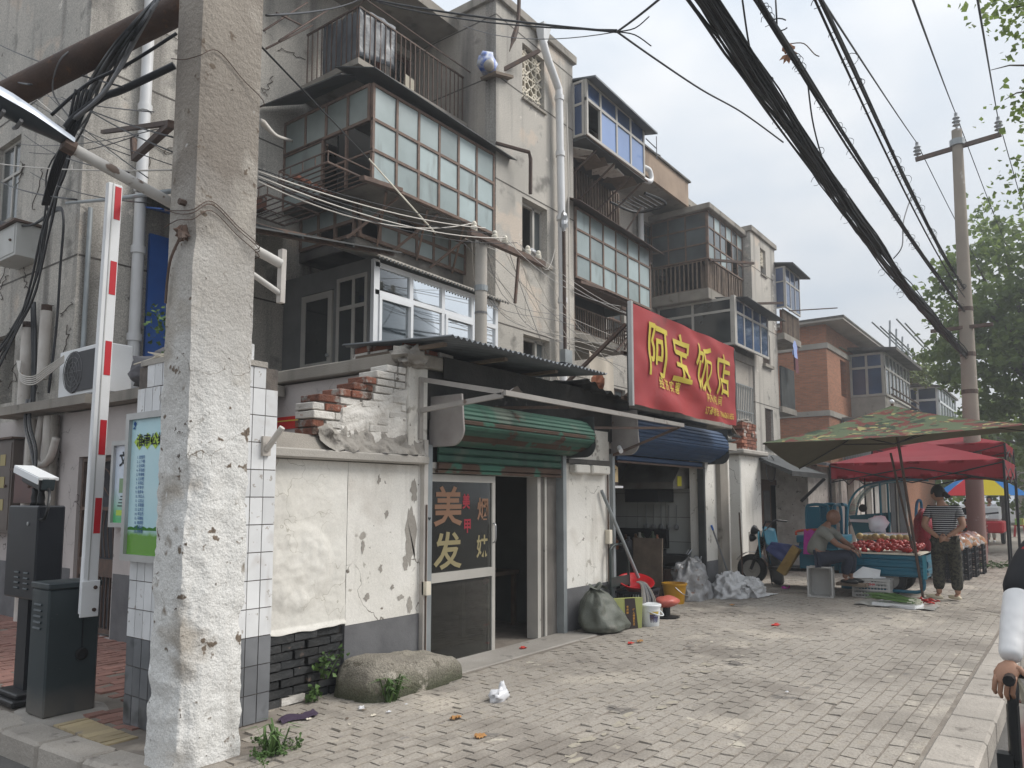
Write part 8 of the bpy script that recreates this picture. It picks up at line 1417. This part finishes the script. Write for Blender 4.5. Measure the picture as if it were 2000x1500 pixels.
tag(ob('bark_strip', B().tube(smooth_path([pY(1014, -20, 7.2), pY(1012, 40, 7.2), pY(1003, 75, 7.2), pY(995, 100, 7.2)], 4), [.035]*6+[.05]*3+[.03, .02, .012, .008], 6), m_rust, None), 'torn dark strip dangling from the service cable before the sky', 'strip')
# small pole on the shop roof with crossarm and insulators
sp2 = thing('roof_pole', 'short concrete pole with insulator crossarm rising behind the corrugated roof', 'utility pole', (8.0, 6.5, 2.9)); ob('shaft', B().tube([(8.0, 6.5, 2.9), (8.0, 6.5, 5.15)], .085, 14), m_conclt, sp2, smooth=50); ob('crossarm', B().box((7.62, 6.36, 5.10), (9.40, 6.44, 5.18)), m_ruststeel, sp2); ob('brace', B().bar((8.75, 6.4, 5.08), (8.66, 6.4, 4.38), .035), m_ruststeel, sp2); ob('strap', B().tube([(8, 6.5, 4.42), (8, 6.5, 4.50)], .095, 14), m_galv, sp2); ob('strap', B().tube([(8, 6.5, 4.1), (8, 6.5, 4.13)], .09, 14), m_cablegrey, sp2)
for xx in (7.72, 8.18, 8.42, 8.98, 9.26): ob('insulator', B().lathe((xx, 6.4, 5.18), [(.045, 0), (.05, .06), (.035, .08), (.04, .11), (.022, .14), (0, .15)], 12), M('cream_porcelain', (.60, .56, .47), rough=.25) if xx < 7.8 else MT['cream_porcelain'], sp2, smooth=40)
ob('foil_wrap', B().ball((9.8, 6.9, 5.55), (.14, .05, .05), 12, 8, .5, 6), m_steel, sp2)
for k in range(6): wire(sag(pY(505, 330+5*k, 5.4), (7.72+.25*(k % 5), 6.4, 5.30), .06+.03*k), .005+.002*(k % 2), m_cablewhite if k % 2 else m_blk, 'pale slack wire from the near pole to the roof pole insulators', group='slack wires to the roof pole')
for k, (x_, z_) in enumerate(((12.1, 4.6), (12.3, 3.6), (13.5, 4.2), (14.8, 4.0), (16.0, 4.4), (12.0, 6.4))): wire(sag((8.2+.2*k, 6.4, 5.30), (x_, 7.9 if x_ < 13 else 8.4, z_), .10+.05*k), .0045, m_cablewhite if k != 1 else m_cablegrey, 'pale slack wire fanning out from the roof pole to the balconies', group='slack wires from the roof pole')
for k in range(3): wire(sag((8.4+.3*k, 6.4, 5.3), (8.15+1.2*k, 4.4, 3.92), .2), .004, m_cablewhite, 'pale slack wire fanning out from the roof pole to the balconies', group='slack wires from the roof pole')
mp2 = thing('service_mast', 'thin brown service mast with grey box beside the white rain pipe', 'mast', (12.12, 7.78, 4.3)); ob('mast', B().tube([(12.12, 7.76, 4.3), (12.10, 7.76, 6.75)], .035, 8), m_rust, mp2); ob('meter', B().box((12.0, 7.68, 4.15), (12.25, 7.8, 4.4)), m_galv, mp2); ob('foil_head', B().ball((12.1, 7.76, 6.95), (.08, .08, .2), 10, 8, .5, 6), m_steel, mp2)
# cables by the gable and near pole
J_ = lambda s_=14: rnd.uniform(-s_, s_)
for k in range(8): wire(smooth_path([pD(310+J_(6), -5, 5.0), pD(235+J_(25), 110+J_(20), 4.9), pX(135+4*k+J_(8), 235, 3.4), pX(112+J_(22), 330, 3.6), pX(88+J_(16), 440, 3.75), pX(66+J_(10), 560, 3.9), pX(30+J_(8), 640, 4.05), pX(-25, 740+J_(30), 4.1)], 6), .009+.003*(k % 3), m_blk, 'black cable in the sheaf dropping past the junction box at left', group='black sheaf at the gable')
for k in range(3): wire(smooth_path([pX(-5, 432+3*k, 4.0), pX(60, 440, 4.0), pX(112, 405+3*k, 4.0), pX(124, 430, 4.0), pX(118, 520, 4.05), pX(110, 640, 4.1), pX(95, 760+4*k, 4.1)], 6), .016, m_blk, 'black cable looping over the junction box and down the gable', group='black looping cables')
for k in range(3): wire(smooth_path([pX(62+3*k, 590, 4.15), pX(64+3*k, 700, 4.15), pX(62+2*k, 800, 4.15)], 5), .018, m_blk, 'black cable running straight down the gable below the junction box', group='black vertical cables')
for k in range(5): wire(smooth_path([pX(33+2*k, 705, 4.05), pX(40, 730+3*k, 4.0), pX(65, 735+4*k, 4.0), pX(95, 715+4*k, 4.0), pX(125, 695+3*k, 4.05)], 6), .009, m_cablewhite, 'pale cable drooping between the pipe mouths and the air conditioner', group='pale drooping cables')
for k in range(4): wire(smooth_path([pX(52+3*k, 780, 4.05), pX(48+4*k, 830, 4.0), pX(60+4*k, 880, 4.0), pX(68, 930+5*k, 4.0)], 5), .011, m_blk if k % 2 else m_cablegrey, 'dark cable hanging from the canopy down to the fuse cabinet', group='cables below the canopy')
for a_, c_ in (((0, 88), (240, 170)), ((0, 142), (62, 165)), ((0, 320), (335, 332)), ((0, 355), (150, 390)), ((120, 190), (345, 270)), ((150, 200), (345, 300))): wire(sag(pX(*a_, 3.2), pY(*c_, 4.55), .03), .006, m_cablewhite if a_[1] == 320 else m_blk, 'thin slack wire strung from the gable wall to the near pole', group='slack wires across the gable')
wire(smooth_path([pY(340, 128, 4.5), pD(240, 175, 4.9), pD(200, 190, 4.9), pD(150, 225, 4.9), pD(128, 250, 4.9)], 6), .024, m_blk, 'thick taped black cable from the near pole towards the lamp head', group='taped cables at the near pole'); wire(smooth_path([pY(345, 65, 4.5), pD(250, 125, 4.9), pD(170, 165, 4.9), pD(100, 225, 4.9)], 6), .011, m_blk); wire(smooth_path([pD(305, 8, 4.8), pD(270, 60, 4.8), pD(240, 120, 4.8), pD(200, 185, 4.8), pD(140, 235, 4.9)], 6), .012, m_cablegrey); wire(smooth_path([pD(310, 0, 4.8), pD(268, 75, 4.8), pD(225, 150, 4.8), pD(150, 235, 4.9)], 6), .009, m_cablegrey)
for k in range(5): wire(smooth_path([pD(180-8*k, 175, 4.9), pD(160-6*k, 230, 4.9), pD(140-4*k, 275, 4.95), pD(118-4*k, 330, 5.1), pD(95-3*k, 400, 5.3)], 5), .009, m_blk, 'black wire dropping past the street lamp head', group='wires dropping past the lamp')
wire([pY(340, 373, 4.55), pY(230, 388, 6.5), pY(130, 397, 9.8)], .018, m_galv, 'grey tube running from the near pole to the gable wall', group='grey tube to the gable'); wall_br = tag(ob('wall_bracket', B().bar(pX(200, 258, 4.0), pX(335, 240, 3.2), .04).bar(pX(262, 310, 4.0), pX(335, 242, 3.2), .06, .06).bar(pX(262, 310, 4.0), pX(260, 270, 4.0), .05), m_rust, None), 'rusty steel bracket between the rain pipe and the near pole', 'bracket')
wire(smooth_path([pD(512, 238, 5.6), pY(540, 265, 8), pY(570, 275, 9.5)], 4), .025, m_cablewhite, 'pale cable curling from the near pole to the balcony flank', group='pale cable to the balcony'); wire([pD(500, 80, 5.2), pY(720, 310, 7.9)], .008, m_blk); wire([pY(720, 310, 7.9), pY(850, 455, 6.6)], .012, m_latt); wire(sag(pD(520, 30, 5.2), pY(700, 0, 8.6), .05), .009, m_blk)
for a_, c_ in (((545, 80), (640, 20)), ((520, 95), (610, 50)), ((515, 60), (600, 5)), ((540, 25), (590, 50))): wire([pY(*a_, 7.8), pY(*c_, 9.0)], .014, m_rust, 'rusty rod of the clothes rack at the top left balcony', name='rack_rod', group='rusty rods at the top balcony')
# ================================================================ trees
m_leaf = M('plane_leaf', (.12, .17, .055), (.085, .13, .042), .6, rough=.5, spots=[((.21, .23, .08), .35, .58, .12)])
_t = m_leaf.node_tree; _tl = _t.nodes.new('ShaderNodeBsdfTranslucent'); _tl.inputs[0].default_value = (.20, .27, .07, 1); _ms = _t.nodes.new('ShaderNodeMixShader'); _ms.inputs[0].default_value = .5; _t.links.new(_t.nodes['Principled BSDF'].outputs[0], _ms.inputs[1]); _t.links.new(_tl.outputs[0], _ms.inputs[2]); _t.links.new(_ms.outputs[0], _t.nodes['Material Output'].inputs[0]); m_bark = M('bark', (.13, .115, .095), (.09, .08, .065), 5, bump=.5, bs=20)
def tree(label, base, h, cr, nclump, nleaf, lsize, seed, cz=.62, trunk_r=.22, lm=None):
    R_ = random.Random(seed); t = thing('plane_tree', label, 'tree', base); base = Vector(base); cc = base+ZUP*h*cz; tips = []; b = B()
    b.tube(smooth_path([base-ZUP*.1, base+Vector((.1, .1, h*.25)), cc-ZUP*cr[2]*.5], 4), [trunk_r*(1-.05*i) for i in range(9)], 10)
    for k in range(9):
        d = Vector((R_.gauss(0, 1), R_.gauss(0, 1), R_.uniform(-.2, 1))).normalized(); e = cc+Vector((d.x*cr[0], d.y*cr[1], d.z*cr[2]))*.8; s_ = base.lerp(cc, .45+.4*R_.random()); mid = s_.lerp(e, .5)+ZUP*.3; b.tube(smooth_path([s_, mid, e], 4), [trunk_r*.45*(1-.09*i) for i in range(9)], 6)
    ob('trunk', b, m_bark, t, smooth='all'); lb = B()
    for k in range(nclump):
        d = Vector((R_.gauss(0, 1), R_.gauss(0, 1), R_.gauss(0, 1))).normalized(); q = R_.random()**.38; c = cc+Vector((d.x*cr[0], d.y*cr[1], d.z*cr[2]))*q*(1+.22*noise.noise(d*2+Vector((seed, 0, 0)))); sp_ = R_.uniform(.25, .6)*cr[0]*.16; leaves(lb, c, nleaf, (sp_, sp_, sp_*.6), lsize, seed*1000+k)
    o = ob('crown', lb, lm or m_leaf, t); return t
tree('large plane tree behind the utility pole', (34, 1.0, 0), 13, (3.8, 3.9, 4.7), 430, 36, .24, 3, cz=.62)
tree('plane tree partly cut by the right frame edge beyond the tents', (30, -2.6, 0), 11, (3.4, 3.2, 4.4), 240, 30, .2, 4, cz=.58)
tree('distant dark tree at the end of the street below the large plane tree', (48, .5, 0), 9, (5, 5, 4.0), 260, 24, .3, 5, cz=.5)
for k, (x_, y_) in enumerate(((60, 4), (64, -3), (66, 9), (62, -9))): tree(['leftmost', 'middle', 'hidden', 'rightmost'][k]+' hazy tree closing the far end of the street', (x_, y_, 0), 8.5, (5, 5, 4), 110, 22, .42, 20+k, cz=.5)
tag(ob('far_house', B().box((56, -1.5, 0), (62, 3.2, 3.0)).prism([(55.6, -1.9, 3.0), (55.6, 3.6, 3.0), (55.6, .8, 4.0)], (6.6, 0, 0)), m_conclt, None), 'low pale house at the far end of the street', 'house')
# roadside tree whose twigs reach into the top right corner
rt = thing('roadside_tree', 'roadside plane tree reaching its twigs in at the top right corner', 'tree', (11.5, -3.2, -.16)); b = B(); b.tube([(11.5, -3.2, -.2), (11.4, -3.1, 4), (11.2, -2.8, 7)], [.2, .17, .12], 10); lb = B()
for k, (q, n_) in enumerate(((pX(1975, 15, 10), 60), (pX(2040, 60, 10), 60), (pX(1998, 215, 10.5), 26), (pX(2060, 180, 10.5), 60), (pX(2004, 345, 11), 30), (pX(2070, 330, 11), 70), (pX(2150, 100, 10), 150), (pX(2200, 300, 10), 150))):
    b.tube(smooth_path([(11.2, -2.8, 6.0), Vector((11.2, -2.8, 6.5)).lerp(q, .55)+ZUP*.2, q], 5), [.05*(1-.085*i) for i in range(11)], 6); leaves(lb, q, n_*3, (.19, .19, .14), .075, 300+k)
for q, e in ((pX(2010, 128, 10), pX(1935, 137, 10)), (pX(2010, 178, 10), pX(1962, 195, 10))): b.tube([q, q.lerp(e, .5)+ZUP*.03, e], [.012, .009, .004], 5)
ob('trunk', b, m_bark, rt, smooth='all'); ob('foliage', lb, m_leaf, rt)
# ================================================================ litter
def litter(name, label, p, m, s_, seed, cat='litter', grp=None, h=.02):
    R_ = random.Random(seed); p = Vector(p); b = B().grid(lambda u, v: p+Vector(((u-.5)*s_*1.5*(1-.3*abs(v-.5)), (v-.5)*s_*(1-.4*abs(u-.5)), .010+h*abs(noise.noise((u*3+seed, v*3, seed)))*1.6)), 8, 6); return tag(ob(name, b, m, None, smooth='all'), label, cat, grp)
m_plw = M('thin_white_plastic', (.66, .66, .68), rough=.25); m_dl = M('dry_leaf', (.42, .22, .08), (.34, .17, .06), 20); m_rdp = M('red_litter', (.52, .05, .04), rough=.35)
lw2 = tag(ob('plastic_bag', B().ball(pZ(975, 1360, .03), (.10, .06, .055), 14, 9, .7, 3, 3), m_plw, None, smooth='all'), 'small crumpled clear plastic bag on the pavement in front of the glass door', 'bag'); ob('twist', B().ball(pZ(980, 1346, .07), (.035, .03, .06), 9, 7, .6, 4, 5), m_plw, lw2, smooth='all')
for k, q in enumerate(((890, 1405), (938, 1442), (1250, 1255), (1430, 1183))): litter('dry_leaf', ['dry orange leaf on the pavement beneath the glass door', 'dry leaf lying nearest the camera on the pavement', 'dry leaf near the olive sack', 'dry leaf in front of the slumped white sack'][k], pZ(*q), m_dl, .062, k, 'leaf', None, .025)
for k, q in enumerate(((1022, 1268), (1515, 1222), (1232, 1258))): litter('wrapper', ['dull red wrapper at the doorstep of the hairdresser', 'bright red wrapper in the middle of the pavement', 'small brown red wrapper in front of the olive sack'][k], pZ(*q), m_rdp, .10 if k == 1 else .06, 10+k)
for k, q in enumerate(((1478, 1148), (1535, 1150))): litter('wrapper', ['magenta wrapper under the tricycle apron', 'magenta wrapper on the ground beside the tricycle'][k], pZ(*q), MT['magenta_plastic'], .12, 20+k, h=.05)
R_ = random.Random(44)
for k in range(20):
    q = Vector((R_.uniform(3.2, 9), R_.uniform(1.2, 4.5), 0)) if k > 12 else Vector((3.5+R_.random()*1.2, 4.1+R_.random()*.5, 0)); litter('paper_scrap', 'tiny scrap of paper or grit on the pavement', q, [m_plw, m_wood, m_latt][k % 3], R_.uniform(.012, .035), 50+k, 'scrap', 'scraps scattered on the pavement', .01)
gt_ = tag(ob('grass_tuft', leaves(B(), (20.6, 1.65, .05), 160, (.3, .25, .03), .14, 77, asp=.12), m_grass, None), 'green cuttings at the foot of the utility pole', 'grass'); gt_['kind'] = 'stuff'
# ---- worn yellow paint left on the pavers, extra tangles on the gable and facade
wp_ = B(); a_, q_ = pZ(1115, 1485), pZ(1520, 1225)
for k in range(26):
    t_ = rnd.random()**1.2; c = a_.lerp(q_, t_)+Vector((rnd.gauss(0, .09), rnd.gauss(0, .06), .0028+.00015*k)); l, w_ = rnd.uniform(.03, .13), rnd.uniform(.02, .05); n_ = 11
    wp_.add([c+Vector((math.cos(6.283*i/n_)*l*(.7+.5*rnd.random()), math.sin(6.283*i/n_)*w_*(.7+.5*rnd.random()), 0)) for i in range(n_)], [tuple(range(n_))])
o = ob('worn_paint', wp_, M('worn_yellow_paint', (.385, .345, .27), (.31, .28, .23), 9, bump=.3, spots=[((.27, .24, .205), 14, .52, .05)]), pav); o['kind'] = 'stuff'
m_vine = M('dry_vine', (.075, .062, .052))
vn = thing('dry_vine', 'bare dry creeper stems clinging to the gable and main wall', 'plant', (4.25, 10.1, 3)); R_ = random.Random(9)
for k in range(46):
    onx = k % 2; u0, w0 = (R_.uniform(10.3, 13.5), R_.uniform(2.8, 7.0)) if onx else (R_.uniform(4.4, 7.2), R_.uniform(5.5, 10)); p = Vector((4.235, u0, w0)) if onx else Vector((u0, 10.085, w0)); pts = [p]
    for i in range(9): d = R_.uniform(-.11, .11); p = p+(Vector((0, d, R_.uniform(-.02, .10))) if onx else Vector((d+.05, 0, R_.uniform(-.04, .09)))); pts.append(p)
    ob('stem', B().tube(smooth_path(pts, 2), .006, 4), m_vine, vn)
for k in range(9): wire(sag(pX(rnd.uniform(0, 60), rnd.uniform(120, 380), 4.0), pY(rnd.uniform(250, 340), rnd.uniform(150, 420), rnd.uniform(4.6, 8)), .08), .005, rnd.choice([m_blk, m_cablegrey, m_cablewhite]), 'thin slack wire strung from the gable wall to the near pole', group='slack wires across the gable')
for k in range(10): wire(smooth_path([pY(935+J_(30), 470+J_(12), 6.4), pY(990+J_(40), 560+J_(40), 7.2), pY(1080+J_(60), 640+J_(30), 7.7), pY(1180+J_(50), 690+J_(40), 8.3)], 5), .0045, rnd.choice([m_cablewhite, m_cablegrey]), 'pale slack wire fanning out from the roof pole to the balconies', group='slack wires from the roof pole')
# ================================================================ added haze volume: distance haze, also standing in for lens flare veil
hz_ = ob('haze', B().box((-130, -170, -1.3), (270, 170, 15.5)), None); hz_.data.materials.clear()
mh_ = bpy.data.materials.new('haze_veil'); mh_.use_nodes = True; mh_.node_tree.nodes.remove(mh_.node_tree.nodes['Principled BSDF']); pv = mh_.node_tree.nodes.new('ShaderNodeVolumePrincipled'); pv.inputs['Color'].default_value = (.93, .96, 1, 1); pv.inputs['Density'].default_value = .0028; pv.inputs['Anisotropy'].default_value = .2; mh_.node_tree.links.new(pv.outputs[0], mh_.node_tree.nodes['Material Output'].inputs['Volume']); hz_.data.materials.append(mh_); hz_['kind'] = 'stuff'
S.cycles.volume_bounces = 0
